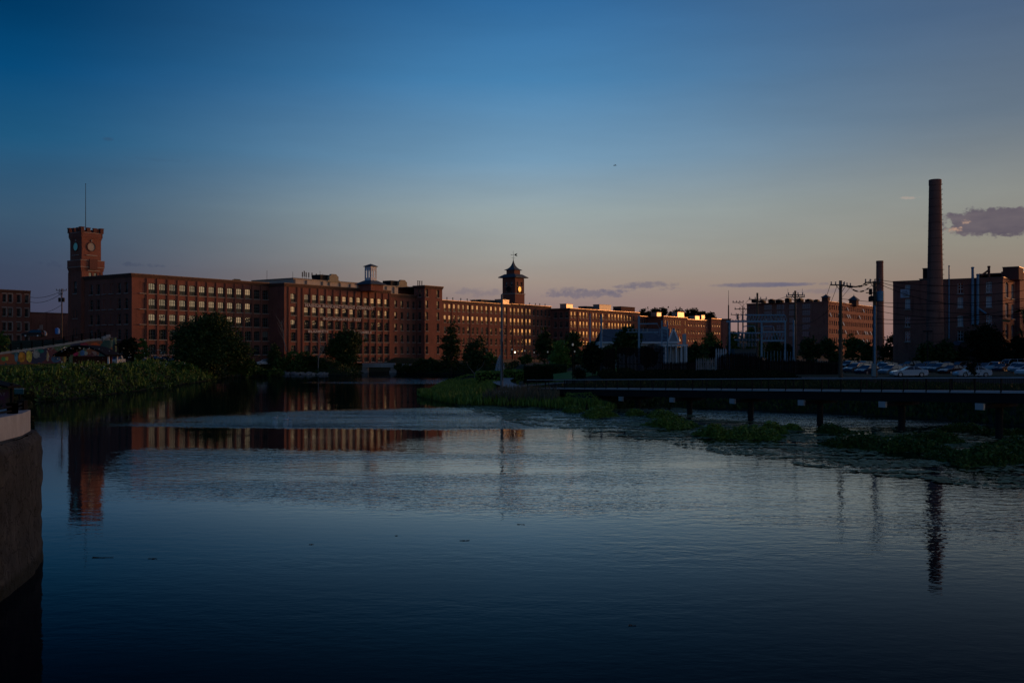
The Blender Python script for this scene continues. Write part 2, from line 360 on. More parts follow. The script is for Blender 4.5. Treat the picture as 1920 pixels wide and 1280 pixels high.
# water with patches of breeze: ripple strength varies with place
wm = bpy.data.materials.new('river_water'); wm.use_nodes = True; t = NT(wm.node_tree); b = wm.node_tree.nodes['Principled BSDF']
b.inputs['Base Color'].default_value = (.0010, .0055, .012, 1); b.inputs['Roughness'].default_value = .012; b.inputs['IOR'].default_value = 1.33
b.inputs['Specular IOR Level'].default_value = .30
tcn = t.n('ShaderNodeTexCoord'); P = tcn.outputs['Object']; sp = t.n('ShaderNodeSeparateXYZ'); t.link(P, sp.inputs[0]); wx, wy = sp.outputs[0], sp.outputs[1]
nb = t.n('ShaderNodeTexNoise'); nb.inputs['Scale'].default_value = .035; nb.inputs['Detail'].default_value = 5; mp = t.n('ShaderNodeMapping'); mp.inputs['Scale'].default_value = (.45, 1, 1); t.link(P, mp.inputs[0]); t.link(mp.outputs[0], nb.inputs['Vector'])
nbf = t.m('SUBTRACT', nb.outputs['Fac'], .5)
nh = t.n('ShaderNodeTexNoise'); nh.inputs['Scale'].default_value = .6; nh.inputs['Detail'].default_value = 4; t.link(P, nh.inputs['Vector'])
nh2 = t.n('ShaderNodeTexNoise'); nh2.inputs['Scale'].default_value = 2.5; nh2.inputs['Detail'].default_value = 3; t.link(P, nh2.inputs['Vector'])
nhf = t.m('ADD', t.m('SUBTRACT', nh.outputs['Fac'], .5), t.m('MULTIPLY', t.m('SUBTRACT', nh2.outputs['Fac'], .5), 1.6))
wob = t.m('ADD', t.m('MULTIPLY', nbf, 6.0), t.m('MULTIPLY', nhf, 3.0))
yy = t.m('ADD', wy, wob); xx = t.m('ADD', wx, t.m('MULTIPLY', wob, .6))
def band(a, b_, c, d, v): return t.m('MULTIPLY', t.ss(v, a, b_), t.m('SUBTRACT', 1.0, t.ss(v, c, d)))
def W(px, py): return at(px, py, z=0)[:2]
# breeze strip in front of the near mill (photo rows 765-800), rougher water (rows 838-910) spreading to the right, a far strip
edge1 = t.m('ADD', 83.0, t.m('MULTIPLY', t.m('ABSOLUTE', t.m('ADD', wx, 6.0)), .10))
s1 = t.m('SUBTRACT', yy, edge1)
bandA = t.m('MULTIPLY', t.m('MULTIPLY', t.ss(s1, -3.0, 1.0), t.m('SUBTRACT', 1.0, t.ss(t.m('ADD', yy, t.m('MULTIPLY', wx, -.55)), 110.0, 124.0))), t.ss(xx, -40.0, -14.0))
bandB = t.m('MULTIPLY', t.m('SUBTRACT', 1.0, t.ss(t.m('ADD', yy, t.m('MULTIPLY', wx, .15)), 60.0, 63.0)), t.ss(t.m('ADD', yy, t.m('MULTIPLY', xx, .42)), 33.0, 45.0))
bandB = t.m('MULTIPLY', bandB, t.ss(t.m('ADD', xx, t.m('MULTIPLY', wy, .38)), -1.5, 1.0))
bandB = t.m('MULTIPLY', bandB, t.m('SUBTRACT', 1.0, t.m('MULTIPLY', t.ss(xx, 2.0, 12.0), .72)))
bandC = t.m('MULTIPLY', band(196, 206, 232, 246, yy), t.ss(xx, -46.0, -30.0))
bandR = t.m('MULTIPLY', t.ss(xx, -2.0, 6.0), t.ss(t.m('ADD', yy, t.m('MULTIPLY', wx, .1)), 22.0, 40.0))
bandM = t.m('MULTIPLY', band(56, 62, 70, 84, yy), t.ss(xx, -12.0, 0.0))
bandF = t.m('MULTIPLY', t.m('MULTIPLY', t.ss(yy, 84.0, 90.0), t.ss(xx, -8.0, 4.0)), .16)
rough = t.m('MAXIMUM', t.m('MAXIMUM', bandA, t.m('MULTIPLY', bandB, .27)), t.m('MAXIMUM', t.m('MULTIPLY', bandC, .8), t.m('MAXIMUM', t.m('MAXIMUM', t.m('MULTIPLY', bandR, .16), t.m('MULTIPLY', bandM, .2)), bandF)))
calm = t.m('ADD', .035, t.m('MULTIPLY', t.m('MAXIMUM', nbf, 0.0), .10))
nk = t.n('ShaderNodeTexNoise'); nk.inputs['Scale'].default_value = .12; nk.inputs['Detail'].default_value = 6; mpk = t.n('ShaderNodeMapping'); mpk.inputs['Scale'].default_value = (.35, 1.3, 1); t.link(P, mpk.inputs[0]); t.link(mpk.outputs[0], nk.inputs['Vector'])
amp = t.m('MULTIPLY', t.m('MAXIMUM', rough, calm), t.m('ADD', .35, t.m('MULTIPLY', t.ss(nk.outputs['Fac'], .3, .7), 1.3)))
def wave(scale, detail, stretch, rot):
    mp_ = t.n('ShaderNodeMapping'); mp_.inputs['Scale'].default_value = stretch; mp_.inputs['Rotation'].default_value = (0, 0, rot); t.link(P, mp_.inputs[0])
    n_ = t.n('ShaderNodeTexNoise'); n_.inputs['Scale'].default_value = scale; n_.inputs['Detail'].default_value = detail; n_.inputs['Roughness'].default_value = .55; t.link(mp_.outputs[0], n_.inputs['Vector']); return n_.outputs['Fac']
hgt = t.m('ADD', t.m('MULTIPLY', wave(1.7, 3, (.55, 1, 1), .15), .75), t.m('MULTIPLY', wave(5.0, 2, (.6, 1, 1), -.25), .22))
hgt = t.m('ADD', hgt, t.m('MULTIPLY', wave(.42, 3, (.6, 1, 1), .35), t.m('MULTIPLY', rough, 1.0)))
hgt = t.m('MULTIPLY', t.m('SUBTRACT', hgt, .48), amp)
bp = t.n('ShaderNodeBump'); bp.inputs['Strength'].default_value = 1.0; bp.inputs['Distance'].default_value = .17; t.link(hgt, bp.inputs['Height']); t.link(bp.outputs[0], b.inputs['Normal'])
b.inputs['Specular IOR Level'].default_value = 0; b.inputs['Roughness'].default_value = 1
gl = t.n('ShaderNodeBsdfGlossy'); gl.inputs['Roughness'].default_value = .02; t.link(bp.outputs[0], gl.inputs['Normal'])
fr_ = t.n('ShaderNodeFresnel'); fr_.inputs[0].default_value = 1.33; t.link(bp.outputs[0], fr_.inputs['Normal'])
mx = t.n('ShaderNodeMixShader'); gl.inputs['Color'].default_value = (.86, .94, 1.0, 1); t.link(t.m('MINIMUM', t.m('MULTIPLY', t.m('POWER', fr_.outputs[0], 3.2), 9.0), .60), mx.inputs[0]); t.link(b.outputs[0], mx.inputs[1]); t.link(gl.outputs[0], mx.inputs[2])
t.link(mx.outputs[0], wm.node_tree.nodes['Material Output'].inputs[0])
mbw = MB(); mbw.quad((-900, -400, 0), (900, -400, 0), (900, 420, 0), (-900, 420, 0))
wo_ = mbw.build('river_water', wm); tag(wo_, 'calm dark blue river reflecting the dusk sky', 'water', kind='structure')

# ---------------------------------------------------------------- foliage
def leafquads(C, size, flat=0.0, up=0.0):
    n = len(C); a = rng.normal(size=(n, 3)); a[:, 2] *= (1 - flat); a /= np.linalg.norm(a, axis=1, keepdims=True) + 1e-9
    b_ = rng.normal(size=(n, 3)); b_ = np.cross(a, b_); b_ /= np.linalg.norm(b_, axis=1, keepdims=True) + 1e-9
    s_ = (size * rng.uniform(.6, 1.4, n))[:, None]
    v = np.stack([C - a * s_, C - b_ * s_ * .55, C + a * s_, C + b_ * s_ * .55], 1).reshape(-1, 3)
    return v, np.arange(4 * n).reshape(n, 4)
def crown_points(blobs, n, clump=.9, per=26):
    vol = np.array([b_[3] * b_[4] * b_[5] for b_ in blobs]) ** (2 / 3); vol /= vol.sum(); out = []
    for b_, q in zip(blobs, vol):
        k = max(2, int(n * q / per)); d = rng.normal(size=(k, 3)); d /= np.linalg.norm(d, axis=1, keepdims=True)
        r = rng.uniform(.25, 1.0, k) ** .45; cc = np.array(b_[:3]) + d * r[:, None] * np.array(b_[3:]) * rng.uniform(.85, 1.12, (k, 1))
        pts = np.repeat(cc, per, 0) + rng.normal(size=(k * per, 3)) * clump * np.array([1, 1, .6]) * rng.uniform(.5, 1.2, (k, 1)).repeat(per, 0)
        out.append(pts)
    return np.concatenate(out)
def foliage(name, pts, size, m_, parent, flat=0.2):
    v, f = leafquads(pts, size, flat); o = parent.location
    me = fastmesh(name, v - np.array(o), f, m_); ob = bpy.data.objects.new(name, me); COL.objects.link(ob); ob.parent = parent; return ob
def trunk_mb(p, h, r, blobs, limbs=6):
    mb = MB(); p = Vector(p); top = p + Vector((rng.normal() * .3, rng.normal() * .3, h)); mid_ = p.lerp(top, .5) + Vector((rng.normal() * r, rng.normal() * r, 0))
    mb.tube(p - Vector((0, 0, .4)), mid_, r, r * .72, 8); mb.tube(mid_, top, r * .72, r * .4, 8)
    for i in range(limbs):
        b_ = blobs[i % len(blobs)]; s_ = p.lerp(top, rng.uniform(.45, 1.0))
        e = Vector((b_[0] + rng.normal() * b_[3] * .4, b_[1] + rng.normal() * b_[4] * .4, b_[2] + rng.normal() * b_[5] * .3))
        m2 = s_.lerp(e, .5) + Vector((0, 0, .3)); mb.tube(s_, m2, r * .35, r * .22, 6); mb.tube(m2, e, r * .22, r * .08, 5)
    return mb
def tree(pxc, ytop, ybot, wpx, Y, m_, label, n=1500, size=.34, shape='round', group=None, name='leafy_tree', cat='tree', trunk=True, clump=None, z0=None):
    x = (pxc - CX) / F * Y; zt = zat(ytop, Y); zb = zat(ybot, Y); g_ = gz(x, Y) if z0 is None else z0
    zb = max(min(zb, zt - 1.0), g_ - .1); R = wpx / F * Y / 2; Hh = (zt - zb) / 2; zc = (zt + zb) / 2
    root = empty(name, (x, Y, g_), label, cat, group)
    if shape == 'round':
        blobs = [(x, Y, zc, R * .74, R * .6, Hh * .84)]
        for k in range(6):
            a = k * 1.05 + rng.uniform(0, 1); rr = R * rng.uniform(.4, .62)
            blobs.append((x + cos(a) * rr, Y + sin(a) * rr * .7, zc + rng.uniform(-.55, .5) * Hh, R * rng.uniform(.3, .48), R * .4, Hh * rng.uniform(.28, .5)))
        blobs.append((x + rng.uniform(-.2, .2) * R, Y, zc + Hh * .62, R * .42, R * .4, Hh * .36))
    elif shape == 'cone':
        blobs = [(x, Y, zb + (zt - zb) * (k + .5) / 7, R * (1 - k / 7.6), R * (1 - k / 7.6), Hh / 5) for k in range(7)]
    else:   # low bush mass
        blobs = [(x + (k - 2) * R * .42, Y + rng.uniform(-.3, .3) * R * .3, zc + rng.uniform(-.15, .2) * Hh - abs(k - 2) * .12 * Hh, R * .36, min(R * .5, 3), Hh * rng.uniform(.65, .9)) for k in range(5)]
    c_ = clump if clump else max(.25, min(R, Hh) * .16)
    pts = crown_points(blobs, n, c_); pts = pts[pts[:, 2] > g_ + .02]
    foliage('crown', pts, size, m_, root)
    if trunk: trunk_mb((x, Y, g_), max(1.0, zc - g_), max(.12, R * .055), blobs).build('trunk', BARK, root)
    else:
        mb = MB()
        for k in range(5): mb.tube((x + (k - 2) * R * .3, Y, g_ - .2), (x + (k - 2) * R * .42, Y, zc), .06, .03, 5)
        mb.build('stem', BARK, root)
    return root

# ---------------------------------------------------------------- masonry: walls with real openings
R = (.5900, .8074); L = (-.8074, .5900)
def addv2(p, d, s_): return (p[0] + d[0] * s_, p[1] + d[1] * s_)
def u_px(P, d, px):
    u = (px - CX) / F; return (u * P[1] - P[0]) / (d[0] - u * d[1])
class Wall:
    """wall from P along d; outward normal is to the right of travel; openings recessed by rec"""
    def __init__(s, P, d, length, z0, z1, rec=.32):
        s.P, s.d, s.L, s.z0, s.z1, s.rec = P, d, length, z0, z1, rec; s.n = (d[1], -d[0]); s.op = []; s.win = []; s.fill = []
    def p(s, u, z, o=0.0): return (s.P[0] + s.d[0] * u + s.n[0] * o, s.P[1] + s.d[1] * u + s.n[1] * o, z)
    def opening(s, uc, sill, wd, ht, kind='window'):
        if uc - wd / 2 < .05 or uc + wd / 2 > s.L - .05: return
        s.op.append((uc - wd / 2, uc + wd / 2, sill, sill + ht, kind))
    def geo(s, mb, mi=0):
        us = sorted(set([0.0, s.L] + [round(o[0], 4) for o in s.op] + [round(o[1], 4) for o in s.op]))
        vs_ = sorted(set([s.z0, s.z1] + [round(o[2], 4) for o in s.op] + [round(o[3], 4) for o in s.op]))
        for i in range(len(us) - 1):
            for j in range(len(vs_) - 1):
                uc, vc = (us[i] + us[i + 1]) / 2, (vs_[j] + vs_[j + 1]) / 2
                if any(o[0] < uc < o[1] and o[2] < vc < o[3] for o in s.op): continue
                mb.quad(s.p(us[i], vs_[j]), s.p(us[i + 1], vs_[j]), s.p(us[i + 1], vs_[j + 1]), s.p(us[i], vs_[j + 1]), mi)
        for (a, b_, c, d_, kind) in s.op:
            r = -s.rec if kind != 'blank' else -.16
            mb.quad(s.p(a, c, r), s.p(b_, c, r), s.p(b_, c), s.p(a, c), mi); mb.quad(s.p(a, d_), s.p(b_, d_), s.p(b_, d_, r), s.p(a, d_, r), mi)
            mb.quad(s.p(a, c), s.p(a, d_), s.p(a, d_, r), s.p(a, c, r), mi); mb.quad(s.p(b_, c, r), s.p(b_, d_, r), s.p(b_, d_), s.p(b_, c), mi)
            if kind == 'blank': mb.quad(s.p(a, c, r), s.p(b_, c, r), s.p(b_, d_, r), s.p(a, d_, r), mi)
            elif kind == 'window':   # segmental arch filling the top corners
                h = min(.28, (b_ - a) * .14); k = 4
                for side in (0, 1):
                    for q in range(k):
                        t0, t1 = q / k / 2, (q + 1) / k / 2
                        f = lambda t_: d_ - h * (1 - (1 - (2 * t_ - 1) ** 2) ** .5) * 1.0
                        e0, e1 = (a + (b_ - a) * t0, a + (b_ - a) * t1) if side == 0 else (b_ - (b_ - a) * t1, b_ - (b_ - a) * t0)
                        z0_, z1_ = (f(t0), f(t1)) if side == 0 else (f(t1), f(t0))
                        mb.quad(s.p(e0, z0_, -.004), s.p(e1, z1_, -.004), s.p(e1, d_, -.004), s.p(e0, d_, -.004), mi)
    def strip(s, mb, u0, u1, z0, z1, o0, o1, mi=0):      # box proud of the wall
        a, b_, c, d_ = s.p(u0, z0, o0), s.p(u1, z0, o0), s.p(u1, z0, o1), s.p(u0, z0, o1)
        mb.prism([(a[0], a[1]), (b_[0], b_[1]), (c[0], c[1]), (d_[0], d_[1])], z0, z1, mi)
WIN = {}
def win_mesh(wd, ht, style):
    key = (round(wd, 2), round(ht, 2), style)
    if key in WIN: return WIN[key]
    fr, pn, sl = MB(), MB(), MB(); hw = wd / 2; t_ = .10; fm = 0
    # local frame: x along wall, -y outward, z up from sill
    fr.box((-hw + t_ / 2, 0, ht / 2), (t_, .1, ht)); fr.box((hw - t_ / 2, 0, ht / 2), (t_, .1, ht))
    fr.box((0, 0, t_ / 2), (wd - 2 * t_, .098, t_)); fr.box((0, 0, ht - t_ / 2), (wd - 2 * t_, .098, t_))
    rail = ht * (.38 if style[0] == 'b' else .42)
    if 'n' not in style: fr.box((0, -.01, rail), (wd - 2 * t_, .09, .09))
    nv = {'b': 2, 'm': 1, 's': 1, 'w': 3}[style[0]]
    for i in range(nv):
        x = -hw + wd * (i + 1) / (nv + 1); fr.box((x, .005, ht / 2), (.09 if nv < 3 else .10, .07, ht - 2 * t_))
    for k in ((rail + (ht - rail) * .5,) if style[0] in 'bm' else ()): fr.box((0, .008, k), (wd - 2 * t_, .06, .08))
    if style[0] == 'b': fr.box((0, .008, rail * .5), (wd - 2 * t_, .06, .05))
    pn.quad((-hw + t_, 0.0, t_), (hw - t_, 0.0, t_), (hw - t_, 0.0, rail), (-hw + t_, 0.0, rail), 1); pn.quad((-hw + t_, .03, rail), (hw - t_, .03, rail), (hw - t_, .03, ht - t_), (-hw + t_, .03, ht - t_))
    sl.box((0, -.30, -.1), (wd + .3, .42, .2))
    WIN[key] = (fr, pn, sl); return WIN[key]
WME = {}
def place_windows(wall, parent, style='b', frame=None, detail=True, blind=.1, lim=100, counter=None, sills=True, bl=None):
    frame = frame or WFRAME; ang = atan2(wall.d[1], wall.d[0]); o = parent.location
    rest = MB()
    for (a, b_, c, d_, kind) in wall.op:
        wd, ht = b_ - a, d_ - c; key = (round(wd, 2), round(ht, 2), style, frame.name, kind)
        fr, pn, sl = win_mesh(wd, ht, style)
        if kind == 'blank':
            if not sills: continue
            if key not in WME: WME[key] = (sl.mesh('sill', STONE),)
            q = wall.p((a + b_) / 2, c); part('sill', WME[key][0], parent, (q[0] - o[0], q[1] - o[1], q[2] - o[2]), ang); continue
        q = wall.p((a + b_) / 2, c, -wall.rec); loc = (q[0] - o[0], q[1] - o[1], q[2] - o[2])
        isb = rng.random() < blind; vi = int(rng.choice([0, 0, 0, 1, 1, 2])); key = key + (detail, isb, vi, bl.name if bl else '')
        if key not in WME:
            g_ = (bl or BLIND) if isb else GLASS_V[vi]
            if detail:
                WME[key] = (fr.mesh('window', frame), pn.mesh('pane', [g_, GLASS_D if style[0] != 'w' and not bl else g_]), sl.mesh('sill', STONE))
            else:
                mb = MB()
                for src, mi in ((fr, 0), (pn, 1), (sl, 3)):
                    if mi == 3: src = MB(); src.box((0, -wall.rec + .02, -.1), (wd + .3, .3, .2))
                    base = len(mb.v); mb.v += src.v; mb.f += [tuple(i + base for i in f) for f in src.f]; mb.mi += [mi + (m2 if mi == 1 else 0) for m2 in src.mi]
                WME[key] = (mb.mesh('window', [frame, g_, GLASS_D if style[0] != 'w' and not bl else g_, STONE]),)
        if counter is not None and counter[0] >= lim:
            mb = rest
            me = WME[key]; srcs = ((fr, 0), (pn, 1)) ; ca, sa = cos(ang), sin(ang)
            for src, mi in srcs:
                base = len(mb.v); mb.v += [(q[0] + v[0] * ca - v[1] * sa, q[1] + v[0] * sa + v[1] * ca, q[2] + v[2]) for v in src.v]; mb.f += [tuple(i + base for i in f) for f in src.f]; mb.mi += [mi] * len(src.f)
            continue
        if counter is not None: counter[0] += 1
        me = WME[key]
        wob_ = parent_ang = ang
        w_ = part('window', me[0], parent, loc, ang)
        if detail:
            p_ = part('pane', me[1], w_); p_.rotation_euler = (radians(rng.normal() * .45), 0, radians(rng.normal() * .45))
            if sills: part('sill', me[2], w_, (0, -wall.rec + .28, 0))
        else: w_.rotation_euler = (radians(rng.normal() * .3), 0, ang + radians(rng.normal() * .3))
    if rest.f:
        r_ = rest.build('window', [frame, GLASS, STONE], parent); r_['kind'] = 'stuff'
def cornice(front, left, zt, mb, ht=.9, out=.45, steps=3, mi=0):
    for k in range(steps):
        o1 = out * (k + 1) / steps; a, b_ = zt - ht + ht * k / steps, zt - ht + ht * (k + 1) / steps - .004
        front.strip(mb, -o1 if left else 0, front.L, a, b_, .004, o1, mi)
        if left: left.strip(mb, 0, left.L - .004, a, b_, .004, o1, mi)
def quadroof(mb, pts, z, th=.3, mi=0): mb.prism(pts, z - th, z, mi)
# ---------------------------------------------------------------- the mill range
def shell(mb, front, left, depth, z0, z1, roof_z=None, mi=0, rmi=None):
    """back and right walls and a flat roof behind a front wall (and a left wall running to its start)"""
    P = front.P; Q = addv2(P, front.d, front.L); inn = (-front.n[0], -front.n[1])
    A = addv2(P, inn, depth); B = addv2(Q, inn, depth)
    mb.quad((Q[0], Q[1], z0), (B[0], B[1], z0), (B[0], B[1], z1), (Q[0], Q[1], z1), mi)
    mb.quad((B[0], B[1], z0), (A[0], A[1], z0), (A[0], A[1], z1), (B[0], B[1], z1), mi)
    if left is None: mb.quad((A[0], A[1], z0), (P[0], P[1], z0), (P[0], P[1], z1), (A[0], A[1], z1), mi)
def rooftop(front, depth, z, ins=.02):
    mb = MB(); P = front.P; Q = addv2(P, front.d, front.L); inn = (-front.n[0], -front.n[1])
    a, b_ = addv2(addv2(P, inn, ins), front.d, ins), addv2(addv2(Q, inn, ins), front.d, -ins)
    c, d_ = addv2(addv2(Q, inn, depth - ins), front.d, -ins), addv2(addv2(P, inn, depth - ins), front.d, ins)
    mb.prism([a, b_, c, d_], z - .3, z); return mb
def coping(front, left, z, mb, w_=.5, th=.12, out=.12):
    front.strip(mb, -out if left else 0, front.L, z, z + th, -w_, out)
    if left: left.strip(mb, 0, left.L - w_ - .0, z, z + th, -w_, out)
GZ = 3.0
class Bld:
    def __init__(s, name, label, P, length, z0, z1, left_len=0, depth=18, cat='building', group=None, brick=None, rec=.32):
        s.root = empty(name, (P[0], P[1], z0), label, cat, group); s.z0, s.z1, s.depth = z0, z1, depth; s.brick = brick or BRICK
        s.f = Wall(P, R, length, z0 - 1.5, z1, rec); s.l = None
        if left_len: s.l = Wall(addv2(P, L, left_len), (-L[0], -L[1]), left_len, z0 - 1.5, z1, rec)
        s.cnt = [0]
    def finish(s, fstyle='b', lstyle=None, detail=True, corn=(.9, .45), blind=.1, roof=True, frame=None, cop=True, pil=None, lframe=None, sills=True, coping_mat=None, lbl=None, lblind=None):
        mb = MB(); s.f.geo(mb)
        if s.l: s.l.geo(mb)
        shell(mb, s.f, s.l, s.depth, s.z0 - 1.5, s.z1)
        if pil:
            for u in pil[0]: s.f.strip(mb, u - pil[1] / 2, u + pil[1] / 2, s.z0 - 1.2, s.z1 - corn[0] - .05, .003, pil[2])
        s.mb = mb; s.wall = mb.build('wall', s.brick, s.root)
        if corn: c = MB(); cornice(s.f, s.l, s.z1 - .002, c, corn[0], corn[1]); c.build('cornice', CORNICE if s.brick is BRICK else s.brick, s.root)
        if roof: rooftop(s.f, s.depth, s.z1 - .1, .05).build('roof', ROOF, s.root)
        if cop: c = MB(); coping(s.f, s.l, s.z1 + .003, c, out=corn[1] + .06 if corn else .1); c.build('coping', coping_mat or COPING, s.root)
        place_windows(s.f, s.root, fstyle, frame, detail, blind, 100, s.cnt, sills)
        if s.l: place_windows(s.l, s.root, lstyle or fstyle, lframe or frame, detail, blind if lblind is None else lblind, 100, s.cnt, sills, lbl)
# --- A: nearest mill with long window front
PA = (-98.3, 262.0)
A = Bld('brick_mill', 'long five storey red brick mill with large grid windows, joined to the tower with battlements', PA, 45.2, 4.6, 26.5, 22.5, 20)
rowsA = [5.5, 9.5, 13.5, 17.5, 21.6]
uA = [u_px(PA, R, 285.6) + (u_px(PA, R, 497.5) - u_px(PA, R, 285.6)) * k / 12 for k in range(13)]
for z in rowsA:
    for u in uA: A.f.opening(u, z, 2.2, 2.75)
    A.f.opening(uA[0] - 3.1, z, 1.7, 2.8, 'blank')
    for px in (171, 184, 197, 210, 223.5, 237):
        u = A.l.L + u_px(PA, L, px) * -1
        A.l.opening(u, z + (0 if z > 6 else .2), 1.5, 2.7, 'blank' if px in (197, 210) else 'window')
pA = [(uA[k] + uA[k + 1]) / 2 for k in range(12)] + [uA[0] - 1.55, uA[12] + 1.6]
A.finish('b', 'm', pil=(pA, .58, .26))
# --- B: second mill, stands forward, carries the painted company name
PB = (-66.2, 294.5)
B = Bld('brick_mill', 'red brick mill with three lines of painted white lettering between its window rows', PB, 44.9, 4.2, 26.2, 7.0, 20)
rowsB = [5.6, 9.4, 13.1, 17.0, 20.8]
u0, u1 = u_px(PB, R, 575.2), u_px(PB, R, 724.3); uB = [u0 + (u1 - u0) * k / 11 for k in range(12)]
for z in rowsB:
    for u in uB: B.f.opening(u, z, 2.1, 2.6)
    B.f.opening(u_px(PB, R, 549.8), z, 1.9, 2.6)
for u in uB: B.f.opening(u, 3.15, 1.8, 1.5)
pB = [(uB[k] + uB[k + 1]) / 2 for k in range(11)] + [uB[0] - 1.6, uB[11] + 1.5, u_px(PB, R, 541.5), u_px(PB, R, 558)]
B.finish('b', pil=(pB, .62, .26))
ORD = ['first', 'second', 'third', 'fourth', 'fifth', 'sixth', 'seventh', 'eighth', 'ninth']
SIGNM = mat('faded_white_sign_paint', (.70, .67, .65), noise=(.42, .38, .36), noise_scale=.9)
def text(name, s_, size, m_, loc, rz, parent=None, align='CENTER', ext=.02, sx=1.0, rx=90, space=1.0, bold=0.0):
    cu = bpy.data.curves.new(name, 'FONT'); cu.body = s_; cu.size = size; cu.extrude = ext; cu.align_x = align; cu.align_y = 'CENTER'; cu.space_character = space; cu.resolution_u = 3
    cu.offset = bold; cu.materials.append(m_); tmp = bpy.data.objects.new(name, cu); COL.objects.link(tmp); bpy.context.view_layer.update()
    me = bpy.data.meshes.new_from_object(tmp.evaluated_get(bpy.context.evaluated_depsgraph_get())); me.name = name; bpy.data.objects.remove(tmp); o = bpy.data.objects.new(name, me); COL.objects.link(o)
    if parent: o.parent = parent; loc = (loc[0] - parent.location[0], loc[1] - parent.location[1], loc[2] - parent.location[2])
    o.location = loc; o.rotation_euler = (radians(rx), 0, rz); o.scale = (sx, 1, 1); return o
angR = atan2(R[1], R[0])
def bline(s_, pxa, pxb, z, size, sx):
    ua, ub = u_px(PB, R, pxa), u_px(PB, R, pxb); q = B.f.p((ua + ub) / 2, z, .36); o = text('painted_lettering', s_, size, SIGNM, q, angR, B.root, space=1.1, bold=.045)
    bpy.context.view_layer.update(); wd = o.dimensions.x; o.scale = ((ub - ua) / max(wd, .1), 1, 1)
bline('NASHUA MANUFACTURING COMPANY', 570.5, 699, 20.05, 1.22, 1)
bline('INCORPORATED 1823', 604, 675, 16.25, .95, 1)
bline('BLANKETS', 576, 614, 12.35, .95, 1); bline('FLANNELS', 660, 695, 12.35, .95, 1); bline('-', 655, 658, 12.35, 1.4, 1)
# --- C: lower stair bay, D: stair tower
PC = addv2(PB, R, 44.92)
C_ = Bld('brick_mill_annex', 'narrow brick block between the lettered mill and the tall flat stair tower', PC, 12.6, 4.2, 25.2, 0, 16)
for z in (5.7, 9.5, 13.3, 17.1, 20.9):
    for px in (742, 753.6, 765, 775.5): C_.f.opening(u_px(PC, R, px), z, 1.2, 2.3)
for px in (742, 753.6, 765): C_.f.opening(u_px(PC, R, px), 3.1, 1.2, 1.3)
C_.finish('s', pil=None, corn=(1.1, .35))
PD0 = addv2(PC, R, 12.62); PD = (PD0[0] + .807 * 3.8, PD0[1] - .59 * 3.8)
D = Bld('stair_tower', 'plain square brick stair tower with overhanging flat roof', PD, 9.1, 4.0, 28.4, 4.8, 12, cat='tower')
for z in (5.6, 9.4, 13.3, 17.1, 20.9, 24.7):
    for px in (800.3, 821.2): D.f.opening(u_px(PD, R, px), z, 1.25, 2.6)
    D.l.opening(D.l.L - 2.3, z, 1.2, 2.5)
D.finish('s', corn=(.9, .7))
# --- long wing, its middle, and the range beyond it
PE = (-25.4, 347.2)
E = Bld('brick_mill_wing', 'long low brick wing with evenly spaced narrow windows left of the pointed clock tower', PE, 41.6, 3.6, 24.1, 0, 16, rec=.13)
def row_u(P, pxs): return [u_px(P, R, p_) for p_ in pxs]
for z in (5.0, 8.8, 12.6, 16.5, 20.4):
    for u in row_u(PE, np.linspace(834.4, 947.2, 14)): E.f.opening(u, z, 1.15, 2.5)
E.finish('s', detail=False, corn=(.8, .3), pil=(row_u(PE, [847, 882, 916, 951]), .5, .2), coping_mat=GUTTER)
PF = (-.86, 380.8)
F_ = Bld('brick_mill_wing', 'brick wing directly in front of and right of the pointed clock tower', PF, 27.7, 3.6, 24.3, 0, 16, rec=.13)
for z in (5.0, 8.8, 12.6, 16.5, 20.4):
    for u in row_u(PF, np.linspace(958, 1029.8, 11)): F_.f.opening(u, z, 1.1, 2.45)
F_.finish('s', detail=False, corn=(.8, .3), pil=(row_u(PF, [962, 984, 1005, 1026]), .5, .2), coping_mat=GUTTER)
PG = (22.6, 397.9)
G = Bld('brick_mill_wing', 'far brick wing whose window rows blaze orange with the sunset', PG, 56.2, 3.6, 23.4, 8.8, 16, rec=.13)
gp = [170, 205, 258, 292, 325, 388, 421, 453, 485, 515, 547, 578, 608, 640, 670, 700, 730, 760, 790]
for z in (8.2, 12.1, 16.0, 19.7):
    for p_ in gp: G.f.opening(u_px(PG, R, 1040 + p_ / 5.333), z, 1.15, 2.45)
for z in (8.2, 12.1, 16.0, 19.7):
    for k in (.25, .55, .85): G.l.opening(G.l.L * k, z, 1.3, 2.3)
G.finish('s', detail=False, corn=(.8, .35), pil=(row_u(PG, [1083, 1106.5]), .5, .2), coping_mat=GUTTER)
P1 = addv2(PG, R, 56.25)
H_ = Bld('brick_mill_wing', 'short recessed brick block between the blazing wing and the next block', (P1[0] - .5, P1[1] + .4), 8.5, 3.6, 22.0, 0, 14, rec=.13)
for z in (12.0, 15.6, 18.9):
    for k in (.18, .42, .68): H_.f.opening(8.5 * k, z, 1.2, 2.0)
H_.finish('s', detail=False, corn=(.6, .3), coping_mat=GUTTER)
PI_ = (66.5, 444.9)
I_ = Bld('brick_mill_block', 'distant brick block with a lit rooftop box above the white house', PI_, 23.4, 3.6, 21.9, 8.0, 14, rec=.13)
for z in (7.3, 11.1, 14.9, 18.4):
    for p_ in (1110, 1137, 1163, 1190, 1213, 1234, 1256, 1308): I_.f.opening(u_px(PI_, R, 1040 + p_ / 5.333), z, 1.0, 2.0)
I_.finish('s', detail=False, corn=(.6, .3), coping_mat=GUTTER)
PI2 = addv2(PI_, R, 23.5)
I2 = Bld('brick_mill_block', 'distant dim brick block, the longer one left of the far end pavilion', (PI2[0] - 1.2, PI2[1] + .9), 25.0, 3.6, 21.3, 0, 14, rec=.13)
